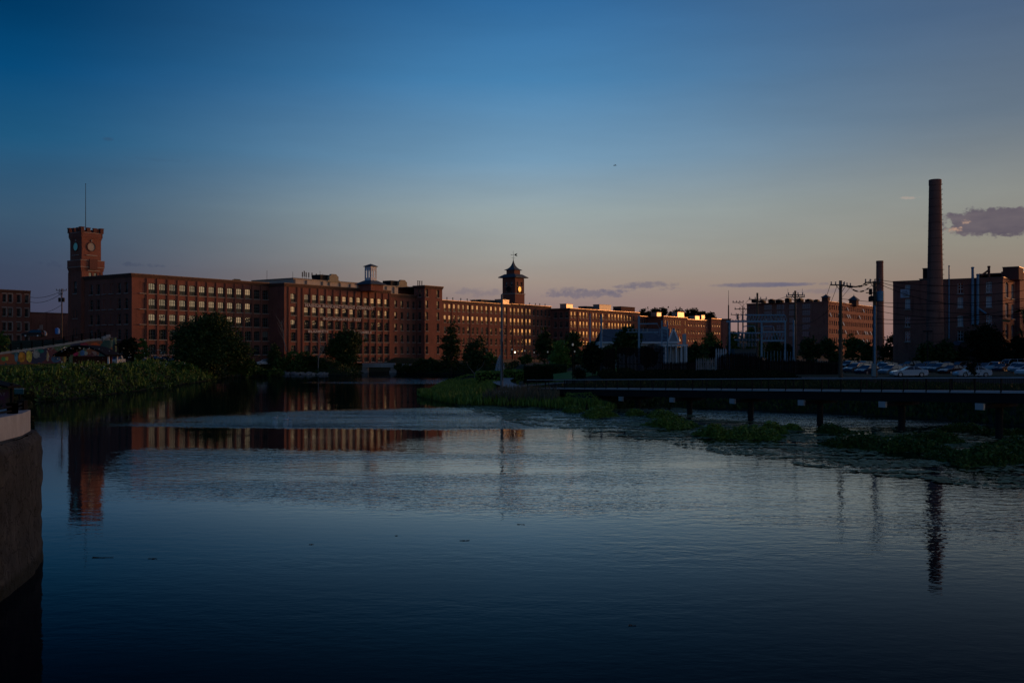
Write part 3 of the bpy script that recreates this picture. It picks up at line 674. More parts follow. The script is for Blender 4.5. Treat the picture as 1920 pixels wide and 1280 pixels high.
for z in (7.3, 11.1, 14.7, 18.2):
    for k in range(9): I2.f.opening(1.6 + k * 2.7, z, .9, 1.7)
I2.finish('s', detail=False, corn=(.6, .3), coping_mat=GUTTER)
PJ = (95.3, 484.4)
J = Bld('brick_mill_block', 'small far end pavilion of the mill with a lit window front', PJ, 10.9, 3.6, 22.2, 4.0, 12, rec=.13)
for z in (7.6, 11.1, 14.9, 18.4):
    for k in range(4): J.f.opening(1.7 + k * 2.6, z, .95, 1.8)
J.finish('s', detail=False, corn=(.6, .3), coping_mat=GUTTER)
# plain block right of it with an orange lit flank
kr = empty('brick_block', (104, 492, 3.6), 'windowless dark brick block at the far end of the mill range', 'building')
mb = MB(); kx0, kx1 = (1353 - CX) / F * 500, (1369 - CX) / F * 500
mb.box(((kx0 + kx1) / 2 + .1, 502, 12.5), (kx1 - kx0, 6, 19.2), 0); mb.build('wall', BRICK2, kr)
mb = MB(); mb.box(((kx0 + kx1) / 2 + .1, 502, 22.4), (kx1 - kx0 + .5, 6.5, .5)); mb.build('coping', CORNICE, kr)

# --- rooftop things
def roofbox(Bd, px0, px1, ytop, name, label, cat, off=3.0, m_=None, dep=3.0, group=None, lidm=None):
    P = addv2(Bd.f.P, (-Bd.f.n[0], -Bd.f.n[1]), off); a, b_ = u_px(P, R, px0), u_px(P, R, px1); q = addv2(P, R, (a + b_) / 2)
    zt = zat(ytop, q[1]); zb = Bd.z1 - .12; r = empty(name, (q[0], q[1], zb), label, cat, group); mb = MB(); wd = abs(b_ - a)
    mb.box((q[0], q[1], (zt + zb) / 2), (wd, dep, zt - zb), angR); mb.build('housing', m_ or SHEET, r)
    mb = MB(); mb.box((q[0], q[1], zt + .08), (wd + .3, dep + .3, .16), angR); mb.build('lid', lidm or COPING, r); return r
roofbox(G, 1056, 1068, 570.5, 'rooftop_unit', 'small lit metal rooftop unit at the left end of the blazing wing', 'rooftop unit', 2)
roofbox(G, 1118, 1140, 572, 'rooftop_unit', 'wide slatted rooftop unit glowing orange on the blazing wing', 'rooftop unit', 2.5, mat('ribbed_metal', (.45, .42, .38), rough=.5, metal=.4, noise=(.25, .23, .2), noise_scale=2.5))
roofbox(G, 1157, 1183, 576, 'rooftop_penthouse', 'flat dark penthouse with overhanging top at the right end of the blazing wing', 'penthouse', 5, BRICK3, 4, lidm=ROOF)
roofbox(G, 1092, 1110, 575.3, 'rooftop_platform', 'low dark platform on the blazing wing roof between the two metal units', 'roof platform', 6, ROOF, 4)
roofbox(I_, 1226, 1234, 586, 'rooftop_unit', 'small lit rooftop unit over the recessed block before the far hill trees', 'rooftop unit', 2)
roofbox(I_, 1265, 1277, 585.5, 'rooftop_unit', 'lit rooftop box on the distant block behind the white house', 'rooftop unit', 3)
roofbox(I2, 1298, 1306, 592.5, 'rooftop_unit', 'left one of two little lit boxes on the dim distant block', 'rooftop unit', 2)
roofbox(I2, 1310, 1316, 591, 'rooftop_unit', 'right one of two little lit boxes on the dim distant block', 'rooftop unit', 2)
roofbox(E, 894, 929, 563.5, 'solar_array', 'long low dark array on the wing roof left of the pointed clock tower', 'rooftop array', 5, ROOF, 4)
roofbox(E, 934, 948.5, 562, 'rooftop_unit', 'grey rooftop unit glinting orange beside the pointed clock tower', 'rooftop unit', 1.5)
roofbox(E, 886, 891, 563, 'roof_vent', 'small square vent box on the long wing roof', 'roof vent', 5, ROOF, 2)
def vents(Bd, pxs, label, hgt=.9, off=1.0):
    for i, px in enumerate(pxs):
        P = addv2(Bd.f.P, (-Bd.f.n[0], -Bd.f.n[1]), off); q = addv2(P, R, u_px(P, R, px)); mb = MB(); zb = Bd.z1 - .1
        mb.tube((q[0], q[1], zb), (q[0], q[1], zb + hgt), .14, .14, 8); mb.tube((q[0], q[1], zb + hgt), (q[0], q[1], zb + hgt + .18), .26, .2, 8)
        tag(mb.build('roof_vent', STEELD, origin=(q[0], q[1], zb)), ORD[i] + ' ' + label, 'roof vent', 'vent pipes along the mill roofs')
        mb = None
vents(E, [838, 849, 864, 876], 'short vent pipe from the left on the long wing roof', 1.1)
vents(F_, [993, 1004, 1012, 1022], 'short roof vent pipe to the right of the pointed clock tower', .9)
vents(D, [783.5, 787, 791], 'short vent pipe from the left on the flat stair tower roof', 1.6, 2)

# --- cream building behind
PN = (-69.2, 320.8)
Nb = Bld('cream_building', 'cream stucco building with stepped gables rising behind the lettered mill', PN, 58.0, 10, 29.6, 20.0, 16, brick=CREAM)
for px in (583, 597, 611, 625, 650, 664, 731, 744, 758): Nb.f.opening(u_px(PN, R, px), 26.0 if px < 700 else 25.3, 1.9, 1.6)
Nb.finish('m', detail=False, corn=(.35, .3), frame=WFRAME_L, coping_mat=SLATE)
mb = MB()
for px in (552, 574, 604, 617, 637, 656, 671, 724, 738, 752, 766): u = u_px(PN, R, px); Nb.f.strip(mb, u - .28, u + .28, 20, 29.2, .003, .25)
mb.build('pilaster', SLATE, Nb.root)
def gable(pc, wpx, ytop):
    u = u_px(PN, R, pc); hw = abs(u_px(PN, R, pc + wpx / 2) - u); q = Nb.f.p(u, 0, 0); zt = zat(ytop, q[1]); z0 = 29.3; h = zt - z0; mb = MB()
    prof = [(-hw * 1.5, 0), (-hw * 1.3, h * .18), (-hw, h * .25), (-hw, h * .72), (-hw * .8, h * .78), (-hw * .5, h), (hw * .5, h), (hw * .8, h * .78), (hw, h * .72), (hw, h * .25), (hw * 1.3, h * .18), (hw * 1.5, 0)]
    vs = [Nb.f.p(u + a, z0 + b_, .45) for a, b_ in prof] + [Nb.f.p(u + a, z0 + b_, -.4) for a, b_ in prof]; n = len(prof)
    mb.add(vs, [tuple(range(n)), tuple(range(2 * n - 1, n - 1, -1))] + [(i, n + i, n + (i + 1) % n, (i + 1) % n) for i in range(n)])
    mb.build('gable', TANST, Nb.root)
    mb = MB(); bq = Nb.f.p(u - hw * 1.4, z0 + h * .3, -2.5); mb.box(bq, (hw * 2.2, 4, h * 1.1), angR); mb.build('dormer', STEELD, Nb.root)
gable(624.5, 17, 514); gable(754, 15, 525)
for i, (px, h) in enumerate([(501, 3.2), (549, 2.4), (567, 2.6), (570.5, 3.0), (574, 2.6), (579, 2.6), (585, 2.6), (593, 2.4), (600, 3.4), (605, 2.6)]):
    P = addv2(PN, L, 3); q = addv2(P, R, u_px(P, R, px)); zb = 29.5; mb = MB()
    if px == 501: q = addv2(PN, L, 12.6)
    mb.tube((q[0], q[1], zb), (q[0], q[1], zb + h), .06, .05, 5)
    if 560 < px < 600: mb.box((q[0], q[1], zb + h * .7), (.3, .18, h * .6), angR)
    tag(mb.build('cell_antenna', STEELD, origin=(q[0], q[1], zb)), {501: 'thin lone antenna at the far left end of the pale roof', 549: 'thin antenna at the front corner of the cream building', 600: 'tallest thin mast right of the panel antennas', 605: 'thin mast nearest the larger stepped gable'}[px] if not 560 < px < 600 else ORD[i - 2] + ' panel antenna from the left in the cluster left of the stepped gable', 'antenna', 'antennas on the cream building')
# --- white cupola on its hipped base
cq = (-43.6, 320.0)
cq = ((695 - CX) / F * 320, 320.0)
cp = empty('white_cupola', (cq[0], cq[1], 25.9), 'white open belfry cupola on a hipped roof base above the lettered mill', 'cupola')
mb = MB(); sB = 6.4; mb.box((cq[0], cq[1], 26.4), (sB * .86, sB * .86, 2.0), angR); mb.build('base', BRICK, cp)
mb = MB(); z0 = 27.4; mb.lathe((cq[0], cq[1], z0), [(sB * .80, 0), (sB * .80, .15), (2.1, 1.35)], 4, 0, angR + pi / 4); mb.build('hip_roof', COPPER, cp)
mb = MB(); s_ = 2.65; zc0, zc1 = 28.7, 33.1
for i in range(4):
    a = angR + i * pi / 2; nx_, ny_ = cos(a), sin(a); tx, ty = -ny_, nx_
    def cpp(u, z, o=0): return (cq[0] + nx_ * (s_ / 2 + o) + tx * u, cq[1] + ny_ * (s_ / 2 + o) + ty * u, z)
    for (a0, a1) in ((-s_ / 2, -.86), (-.30, .30), (.86, s_ / 2)):
        mb.box(tuple((np.array(cpp((a0 + a1) / 2, (zc0 + zc1) / 2, -.09)))), (.18, a1 - a0, zc1 - zc0), a)
    for uc in (-.58, .58):
        mb.box(cpp(uc, zc0 + .45, -.10), (.16, .56, .9), a); mb.box(cpp(uc, zc1 - .35, -.10), (.16, .56, .7), a)
        mb.box(cpp(uc - .2, zc1 - .95, -.10), (.15, .16, .5), a); mb.box(cpp(uc + .2, zc1 - .95, -.10), (.15, .16, .5), a)
mb.build('belfry', WHITE, cp)
mb = MB(); mb.lathe((cq[0], cq[1], 33.1), [(2.35, 0), (2.35, .16), (1.3, .55), (.05, .95)], 4, 0, angR + pi / 4); mb.build('roof', COPPER, cp)
# --- skylight hatch by mill A's roof
q = A.f.p(u_px(PA, R, 450), 26.5, -1.5); mb = MB(); mb.box((q[0], q[1], 26.7), (2.4, 1, .5), angR); mb.box((q[0], q[1] + .3, 27.05), (2.2, .1, .25), angR)
tag(mb.build('roof_hatch', STEELD, origin=(q[0], q[1], 26.4)), 'small dark hatch on the roof edge of the long window mill', 'roof hatch')

# ---------------------------------------------------------------- clock towers
def clockface(root, wall, u, z, r, m_face, m_ink, ring_m, hh=(0.5, 1.3), glow=False):
    mb = MB(); c = Vector(wall.p(u, z, .06)); n_ = Vector((wall.n[0], wall.n[1], 0)); tx = Vector((wall.d[0], wall.d[1], 0)); up = Vector((0, 0, 1)); N = 28
    def ring(mb, r0, r1, o0, mi=0):
        vs = []
        for k in range(N):
            a = 2 * pi * k / N; dv = tx * cos(a) + up * sin(a); vs += [tuple(c + dv * r0 + n_ * o0), tuple(c + dv * r1 + n_ * o0)]
        mb.add(vs, [(2 * k, 2 * k + 1, (2 * k + 3) % (2 * N), (2 * k + 2) % (2 * N)) for k in range(N)], mi)
    m1 = MB(); vs = [tuple(c + (tx * cos(2 * pi * k / N) + up * sin(2 * pi * k / N)) * r * .86 + n_ * .02) for k in range(N)]; m1.add(vs, [tuple(range(N))])
    f = m1.build('clock_face', m_face, root)
    m2 = MB()
    for k in range(N):
        a, b_ = 2 * pi * k / N, 2 * pi * (k + 1) / N
        for (q0, q1) in ((r * .84, r),):
            A0, B0 = c + (tx * cos(a) + up * sin(a)) * q0, c + (tx * cos(b_) + up * sin(b_)) * q0; A1, B1 = c + (tx * cos(a) + up * sin(a)) * q1, c + (tx * cos(b_) + up * sin(b_)) * q1
            m2.quad(tuple(A0 + n_ * .14), tuple(A1 + n_ * .14), tuple(B1 + n_ * .14), tuple(B0 + n_ * .14)); m2.quad(tuple(A0), tuple(A0 + n_ * .14), tuple(B0 + n_ * .14), tuple(B0)); m2.quad(tuple(A1 + n_ * .14), tuple(A1 - n_ * .06), tuple(B1 - n_ * .06), tuple(B1 + n_ * .14))
    m2.build('clock_rim', ring_m, root)
    m3 = MB()
    for k in range(12):
        a = 2 * pi * k / 12; dv = tx * cos(a) + up * sin(a); m3.beam(tuple(c + dv * r * .55 + n_ * .05), tuple(c + dv * r * .80 + n_ * .05), r * .13, .03)
    m3.build('hour_mark', m_ink, f)
    m4 = MB()
    for (ang, ln, wd) in ((hh[0], .45, .1), (hh[1], .7, .07)):
        dv = tx * sin(ang) + up * cos(ang); m4.beam(tuple(c - dv * r * .12 + n_ * .08), tuple(c + dv * r * ln + n_ * .08), r * wd, .03)
    m4.build('clock_hand', m_ink, f)
FACE_W = mat('white_clock_glass', (.34, .31, .28), rough=.4); INKB = mat('black_clock_numerals', (.02, .02, .02)); FACE_T = mat('teal_lit_clock_glass', (.12, .4, .45), emit=(.10, .42, .50, .07))
def sqtower(c, side, z0, z1, rec=.25):
    """two visible walls of a square shaft centred at c: left face, right face"""
    h = side / 2; near = addv2(addv2(c, R, -h), L, -h); wf = Wall(near, R, side, z0, z1, rec); wl = Wall(addv2(near, L, side), (-L[0], -L[1]), side, z0, z1, rec); return wf, wl
# tower 1 (battlements)
near1 = ((152.5 - CX) / F * 274.5, 274.5); s1_ = 6.3; c1 = addv2(addv2(near1, R, s1_ / 2), L, s1_ / 2)
T1 = empty('clock_tower', (c1[0], c1[1], 4.5), 'square brick clock tower with battlements and a tall flagpole', 'tower')
z_l1 = 30.6
wf, wl = sqtower(c1, s1_, 3, z_l1); mb = MB()
wl.opening(s1_ * .52, 22.2, 1.6, 3.3); wl.opening(s1_ * .40, 15.5, .7, 2.1); wl.opening(s1_ * .62, 15.5, .7, 2.1); wl.opening(s1_ * .40, 10.4, .7, 2.3); wl.opening(s1_ * .62, 10.4, .7, 2.3); wl.opening(s1_ * .5, 5.6, 1.3, 3.2)
wf.opening(s1_ * .42, 26.2, .85, 1.7); wf.opening(s1_ * .66, 26.2, .85, 1.7)
wf.geo(mb); wl.geo(mb); shell(mb, wf, wl, s1_, 3, z_l1)
for w_ in (wf, wl):
    for (a, b_) in ((0.0, .75), (s1_ - .75, s1_)): w_.strip(mb, a, b_, 3, z_l1 - 2.6, .003, .16)
    for k in range(3): w_.strip(mb, -(.15 * k + .1) if w_ is wf else 0, s1_ + (0 if w_ is wl else .2), z_l1 - 2.4 + .4 * k, z_l1 - 2.0 + .4 * k - .004, .003, .10 + .15 * k)
    w_.strip(mb, -.4 if w_ is wf else 0, s1_ + (0 if w_ is wl else .35), z_l1 - 1.2, z_l1 + .5, .003, .4)
T1w = mb.build('lower_shaft', BRICK, T1)
mb = MB()
for w_ in (wf, wl):
    for z in (z_l1 - 1.35, z_l1 + .5): w_.strip(mb, -.46 if w_ is wf else 0, s1_ + (0 if w_ is wl else .4), z, z + .16, .003, .46)
wl.strip(mb, 2.4, 4.2, 21.9, 22.15, .003, .3); wf.strip(mb, 1.7, 5.3, 28.3, 28.55, .003, .3); wf.strip(mb, 1.3, 5.4, 24.9, 25.1, .003, .3); wl.strip(mb, 2.0, 4.6, 15.2, 15.4, .003, .2); wl.strip(mb, 2.0, 4.6, 10.1, 10.3, .003, .2)
mb.build('stone_band', STONE, T1)
place_windows(wl, T1, 'm', None, True, 0, sills=False); place_windows(wf, T1, 'm', None, True, 0, sills=False)
# projecting little balcony box on right face
mb = MB(); wf.strip(mb, 2.0, 4.3, z_l1 - 1.9, z_l1 + .9, .42, .8); mb.build('balcony', BRICK3, T1)
z_u1 = 38.1; su = 5.7; wfu, wlu = sqtower(c1, su, z_l1 - .5, z_u1 + .9); mb = MB(); wfu.geo(mb); wlu.geo(mb); shell(mb, wfu, wlu, su, z_l1 - .5, z_u1 + .9)
mb.box((c1[0], c1[1], z_u1), (su - .02, su - .02, .3), angR)
for i in range(4):
    a = angR + i * pi / 2; nx_, ny_ = cos(a), sin(a); tx, ty = -ny_, nx_
    for k, (o, zz, hh_) in enumerate(((.08, z_u1 - 1.3, .35), (.20, z_u1 - .93, .35), (.30, z_u1 - .56, 1.15))):
        mb.box((c1[0] + nx_ * (su / 2 + o / 2), c1[1] + ny_ * (su / 2 + o / 2), zz + hh_ / 2), (o, su + 2 * o - .006 * (i % 2), hh_), a)
mb.build('upper_shaft', BRICK, T1)
mb = MB()
for i in range(4):
    a = angR + i * pi / 2; nx_, ny_ = cos(a), sin(a); tx, ty = -ny_, nx_; o = su / 2 + .02
    for u in (-1.0, 1.0):
        mb.box((c1[0] + nx_ * o + tx * u, c1[1] + ny_ * o + ty * u, z_u1 + 1.35), (.55, 1.0, .9), a); mb.box((c1[0] + nx_ * o + tx * u, c1[1] + ny_ * o + ty * u, z_u1 + 1.9), (.72, 1.2, .2), a)
    mb.box((c1[0] + nx_ * o + tx * o, c1[1] + ny_ * o + ty * o, z_u1 + 1.3), (.95, .95, 1.3), a); mb.box((c1[0] + nx_ * o + tx * o, c1[1] + ny_ * o + ty * o, z_u1 + 2.0), (1.15, 1.15, .2), a)
mb.build('battlement', BRICK3, T1)
mb = MB()
for i in range(4):
    a = angR + i * pi / 2; mb.box((c1[0] + cos(a) * (su / 2 + .33), c1[1] + sin(a) * (su / 2 + .33), z_u1 + .66), (.06, su + .72, .14), a)
for w_ in (wfu, wlu): w_.strip(mb, su / 2 - 1.6, su / 2 + 1.6, 32.5, 32.72, .003, .25); w_.strip(mb, su / 2 - .12, su / 2 + .12, 36.3, 37.0, .003, .2)
mb.build('stone_band', STONE, T1)
clockface(T1, wfu, su / 2 - .1, 34.95, 1.3, FACE_W, INKB, BRICK3, (radians(-65), radians(-20)))
clockface(T1, wlu, su / 2, 34.95, 1.3, FACE_T, INKB, BRICK3, (radians(-65), radians(-20)))
mb = MB(); mb.tube((c1[0], c1[1], z_u1), (c1[0], c1[1], 52.3), .11, .06, 8); mb.lathe((c1[0], c1[1], 52.3), [(.02, 0), (.14, .12), (.02, .28)], 8); mb.build('flagpole', STEELD, T1)
# tower 2 (pointed roof, weathervane)
s2 = 6.0; Y2 = 396.0; near2 = ((965.6 - CX) / F * Y2, Y2); c2 = addv2(addv2(near2, R, s2 / 2), L, s2 / 2)
T2 = empty('clock_tower', (c2[0], c2[1], 20), 'brick clock tower with concave pointed roof and weathervane above the far wing', 'tower')
zb2, zl2, ze2 = 22.0, zat(551, Y2), zat(520, Y2)
wf, wl = sqtower(c2, s2 + .35, zb2, zl2); mb = MB(); wf.geo(mb); wl.geo(mb); shell(mb, wf, wl, s2 + .35, zb2, zl2)
wf2, wl2 = sqtower(c2, s2, zl2 - .1, ze2)
for w_ in (wf2, wl2):
    for u in (1.7, 4.3): w_.opening(u, zat(536, Y2), .95, 1.7)
    for u in (1.75, 4.25): w_.opening(u, zat(551, Y2) + .25, .8, .9)
wf2.geo(mb); wl2.geo(mb); shell(mb, wf2, wl2, s2, zl2 - .1, ze2)
for w_ in (wf2, wl2):
    for (a, b_) in ((0, .6), (s2 - .6, s2)): w_.strip(mb, a, b_, zl2, ze2 - .3, .003, .12)
mb.build('shaft', BRICK, T2)
place_windows(wf2, T2, 's', None, False, 0, sills=False); place_windows(wl2, T2, 's', None, False, 0, sills=False)
mb = MB()
for w_ in (wf, wl): w_.strip(mb, -.3 if w_ is wf else 0, w_.L + (0 if w_ is wl else .25), zl2 - .02, zl2 + .3, .003, .3)
mb.build('ledge', STONE, T2)
clockface(T2, wf2, 3.0, zat(541.5, Y2), 1.3, mat('sunset_glow_clock_glass', (.75, .55, .25), rough=.25, emit=(1.0, .42, .05, .9)), INKB, BRICK3, (radians(-60), radians(-20)))  # orange emission stands in for the sunset reflected by the right clock face
clockface(T2, wl2, 3.0, zat(541.5, Y2), 1.3, INKB, FACE_W, BRICK3, (radians(-60), radians(-20)))
mb = MB(); rr = 2 ** .5 / 2
mb.lathe((c2[0], c2[1], ze2), [((s2 + 2.6) * rr, 0), ((s2 + 2.6) * rr, .3), ((s2 - 1.0) * rr, 1.5)], 4, 0, angR + pi / 4)
mb.build('eaves_roof', COPPER, T2)
mb = MB(); zu = ze2 + 1.45; mb.box((c2[0], c2[1], zu + .8), (s2 - 2.1, s2 - 2.1, 1.7), angR)
mb.build('lantern', BRICK, T2)
mb = MB(); z3 = zu + 1.6; tip = zat(486, Y2) - z3
prof = [((s2 - .9) * rr, 0), ((s2 - .9) * rr, .15), ((s2 - 2.8) * rr, tip * .17), (1.45, tip * .32), (.85, tip * .50), (.42, tip * .72), (.12, tip)]
mb.lathe((c2[0], c2[1], z3), prof, 4, 0, angR + pi / 4); mb.build('roof', COPPER, T2)
mb = MB(); zt = z3 + tip; mb.tube((c2[0], c2[1], zt - .3), (c2[0], c2[1], zat(468, Y2)), .09, .04, 6)
mb.lathe((c2[0], c2[1], zt + .1), [(.02, 0), (.22, .2), (.02, .42)], 8); zv = zat(481.5, Y2)
mb.beam((c2[0] - .75, c2[1], zv), (c2[0] + .75, c2[1], zv), .07, .07); mb.beam((c2[0], c2[1] - .75, zv), (c2[0], c2[1] + .75, zv), .07, .07)
zv = zat(475.8, Y2); mb.beam((c2[0] - .9, c2[1], zv), (c2[0] + 1.5, c2[1], zv), .08, .1); mb.box((c2[0] - .9, c2[1], zv), (.1, .06, .7))
for (dz, dx) in ((.55, 1.6), (.25, 1.3), (-.25, 1.3), (-.55, 1.6)): mb.beam((c2[0] + .6, c2[1], zv + dz * .3), (c2[0] + dx, c2[1], zv + dz), .06, .22)
mb.build('weathervane', IRON, T2)
# ---------------------------------------------------------------- far left buildings, ramp, mural, pavilion
PS = ((57 - CX) / F * 281, 281.0); PS0 = addv2(PS, R, -36)
S_ = Bld('brick_building', 'three storey brick building cut by the left picture edge with pale window surrounds', PS0, 36, 6, 23.1, 0, 14)
us = [u_px(PS0, R, p_) for p_ in (8, 19, 35, 50)]; us += [us[0] - k * 3.4 for k in range(1, 8)]
for z in (8.9, 12.3, 16.2, 20.0):
    for u in us: S_.f.opening(u, z - .2, .9, 2.1)
S_.finish('s', corn=(.9, .25), coping_mat=STONE)
for z in (8.9, 12.3, 16.2, 20.0):
    for u in us:
        mb = MB(); S_.f.strip(mb, u + .5, u + .8, z - .1, z + 2.0, .003, .08); S_.f.strip(mb, u - .7, u + .7, z + 2.04, z + 2.3, .003, .1)
        mb.build('window_surround', STONE, S_.root)
Plo = addv2(PS, R, 2); Plo = (Plo[0] - .807 * 10, Plo[1] + .59 * 10)
lo = Bld('low_brick_building', 'low dark brick building between the left edge building and the battlement tower', Plo, 34, 9, 17.6, 0, 12, brick=BRICK2)
lo.finish(corn=(.4, .15))
q = lo.f.p(u_px(Plo, R, 73), 12.5, .05); mb = MB()
for (a, b_, c, d_) in ((-.9, 0, -.3, .1), (-.4, .9, .1, 1.6), (.2, 1.2, .5, 2.6), (.7, 1.3, 1.1, 2.7), (.1, .5, .9, .9), (-.1, -.4, .3, .6)): lo.f.strip(mb, u_px(Plo, R, 73) + a, u_px(Plo, R, 73) + c, 11.4 + b_, 11.4 + d_, .01, .05)
mb.build('white_graffiti', SIGNM, lo.root)
# road ramp with painted retaining wall
def ramp_pt(px, py, Y): return ((px - CX) / F * Y, Y, zat(py, Y))
top = [ramp_pt(-60, 671, 205), ramp_pt(0, 660, 209), ramp_pt(60, 652, 214), ramp_pt(120, 643, 219), ramp_pt(170, 635, 224), ramp_pt(206, 633.5, 231)]
rp = empty('road_ramp', (top[0][0], top[0][1], 3), 'curved concrete road ramp climbing toward the battlement tower', 'ramp')
mb = MB(); mbr = MB()
back = [(x - 2, y + 9, z + .3) for (x, y, z) in top]
for i in range(len(top) - 1):
    a, b_, c, d_ = top[i], top[i + 1], back[i + 1], back[i]
    mb.quad((a[0], a[1], 2), (b_[0], b_[1], 2), (b_[0], b_[1], b_[2] - .5), (a[0], a[1], a[2] - .5)); mb.quad((d_[0], d_[1], 2), (d_[0], d_[1], d_[2]), (c[0], c[1], c[2]), (c[0], c[1], 2))
    mbr.quad(a, b_, c, d_); mbr.quad((a[0], a[1], a[2] - .5), (b_[0], b_[1], b_[2] - .5), b_, a)
e = top[-1]; g = back[-1]; mb.quad((e[0], e[1], 2), (g[0], g[1], 2), (g[0], g[1], g[2]), (e[0], e[1], e[2] - .5))
MUR = bpy.data.materials.new('mural_ground_paint'); MUR.use_nodes = True; t = NT(MUR.node_tree); b = MUR.node_tree.nodes['Principled BSDF']; b.inputs['Roughness'].default_value = .8
tcn = t.n('ShaderNodeTexCoord'); vo = t.n('ShaderNodeTexVoronoi'); vo.inputs['Scale'].default_value = .22; vo.inputs['Randomness'].default_value = 1; ns = t.n('ShaderNodeTexNoise'); ns.inputs['Scale'].default_value = .6; t.link(tcn.outputs['Object'], ns.inputs['Vector'])
ad = t.n('ShaderNodeVectorMath', operation='MULTIPLY_ADD'); t.link(ns.outputs['Color'], ad.inputs[0]); ad.inputs[1].default_value = (4, 4, 4); t.link(tcn.outputs['Object'], ad.inputs[2]); t.link(ad.outputs[0], vo.inputs['Vector'])
sc_ = t.n('ShaderNodeSeparateColor'); t.link(vo.outputs['Color'], sc_.inputs[0])
c = t.ramp(sc_.outputs[0], [(0, (.02, .10, .10, 1)), (.25, (.04, .05, .10, 1)), (.4, (.10, .16, .08, 1)), (.55, (.28, .10, .05, 1)), (.7, (.03, .14, .15, 1)), (.85, (.16, .05, .06, 1))], 'CONSTANT'); t.link(c, b.inputs['Base Color'])
mb.build('painted_wall', MUR, rp); mbr.build('roadway', CONC, rp)
# mural patches on the wall, abstract blocks of colour in slight relief of the paint coat
def mural(px0, px1, y0, y1, col, name):
    def on(px, py):
        for i in range(len(top) - 1):
            a, b_ = top[i], top[i + 1]; u_ = (px - CX) / F
            dx, dy = b_[0] - a[0], b_[1] - a[1]; t_ = (u_ * a[1] - a[0]) / (dx - u_ * dy)
            if -.01 <= t_ <= 1.01 or (i == len(top) - 2): x, y = a[0] + dx * t_, a[1] + dy * t_; return (x, y - .06, zat(py, y))
    mb = MB(); k = 14; cx_, cy_ = (px0 + px1) / 2, (y0 + y1) / 2; pts = []
    for i in range(k):
        a = 2 * pi * i / k; w_ = .42 + .1 * random.random(); pts.append(on(cx_ + cos(a) * (px1 - px0) * w_, cy_ + sin(a) * (y1 - y0) * w_))
    mb.add(pts, [tuple(range(k - 1, -1, -1))]); n = len(pts); mb.add([(p_[0], p_[1] + .05, p_[2]) for p_ in pts] + pts, [(i, (i + 1) % n, n + (i + 1) % n, n + i) for i in range(n)])
    mb.build('mural_patch', mat(name, col, noise=tuple(v * .45 for v in col), noise_scale=1.2), rp)
for a in [(34, 48, 658, 680, (.85, .38, .06), 'orange_mural_paint'), (49, 61, 655, 679, (.9, .75, .12), 'yellow_mural_paint'), (27, 34, 660, 679, (.14, .36, .5), 'blue_mural_paint'), (62, 75, 656, 672, (.45, .5, .5), 'white_mural_paint'),
          (64, 84, 654, 662, (.03, .28, .26), 'teal_mural_paint'), (2, 12, 668, 677, (.12, .42, .14), 'green_mural_paint'), (10, 16, 668, 676, (.7, .6, .1), 'lemon_mural_paint'), (87, 92, 660, 678, (.75, .55, .3), 'sand_mural_paint'),
          (96, 114, 664, 680, (.10, .2, .34), 'navy_mural_paint'), (119, 124, 664, 680, (.85, .5, .12), 'amber_mural_paint'), (136, 148, 658, 668, (.55, .05, .14), 'crimson_mural_paint'), (150, 160, 656, 667, (.10, .26, .6), 'cobalt_mural_paint'),
          (158, 165, 658, 666, (.5, .55, .5), 'pale_mural_paint'), (168, 182, 658, 667, (.5, .36, .34), 'pink_mural_paint'), (170, 187, 642, 653, (.85, .16, .05), 'red_mural_paint'), (150, 166, 642, 650, (.42, .07, .10), 'maroon_mural_paint')]: mural(*a)
mb = MB(); mp_ = MB()
for i in range(len(top) - 1):
    a, b_ = Vector(top[i]), Vector(top[i + 1])
    for h in (.45, .85, 1.25): mb.beam(tuple(a + Vector((0, 0, h))), tuple(b_ + Vector((0, 0, h))), .07, .09)
mb.build('guard_rail', IRON, rp)
tot_ = 0
for i in range(len(top) - 1):
    a, b_ = Vector(top[i]), Vector(top[i + 1]); n_ = max(1, int((b_ - a).length / 1.75))
    for k in range(n_):
        p_ = a.lerp(b_, k / n_); mb = MB(); mb.box((p_.x, p_.y - .05, p_.z + .68), (.26, .22, 1.5)); mb.build('rail_post', IRON, rp)
# blue barrel-like tank and pale pipe end
mb = MB(); q = ramp_pt(107.5, 626, 236); mb.lathe((q[0], q[1], q[2]), [(.45, 0), (.5, .1), (.5, 1.2), (.42, 1.3)], 12); mb.lathe((q[0], q[1], q[2] + 1.3), [(.2, 0), (.2, .15)], 8)
tag(mb.build('blue_barrel', mat('blue_plastic', (.05, .25, .7), rough=.5), origin=q), 'blue upright barrel on the top of the road ramp', 'barrel')
mb = MB(); a = ramp_pt(190, 636, 228); b_ = ramp_pt(204, 630, 231); mb.tube(a, b_, .55, .5, 12); tag(mb.build('concrete_pipe', CONC, origin=a), 'short tan pipe section at the upper end of the ramp', 'pipe')
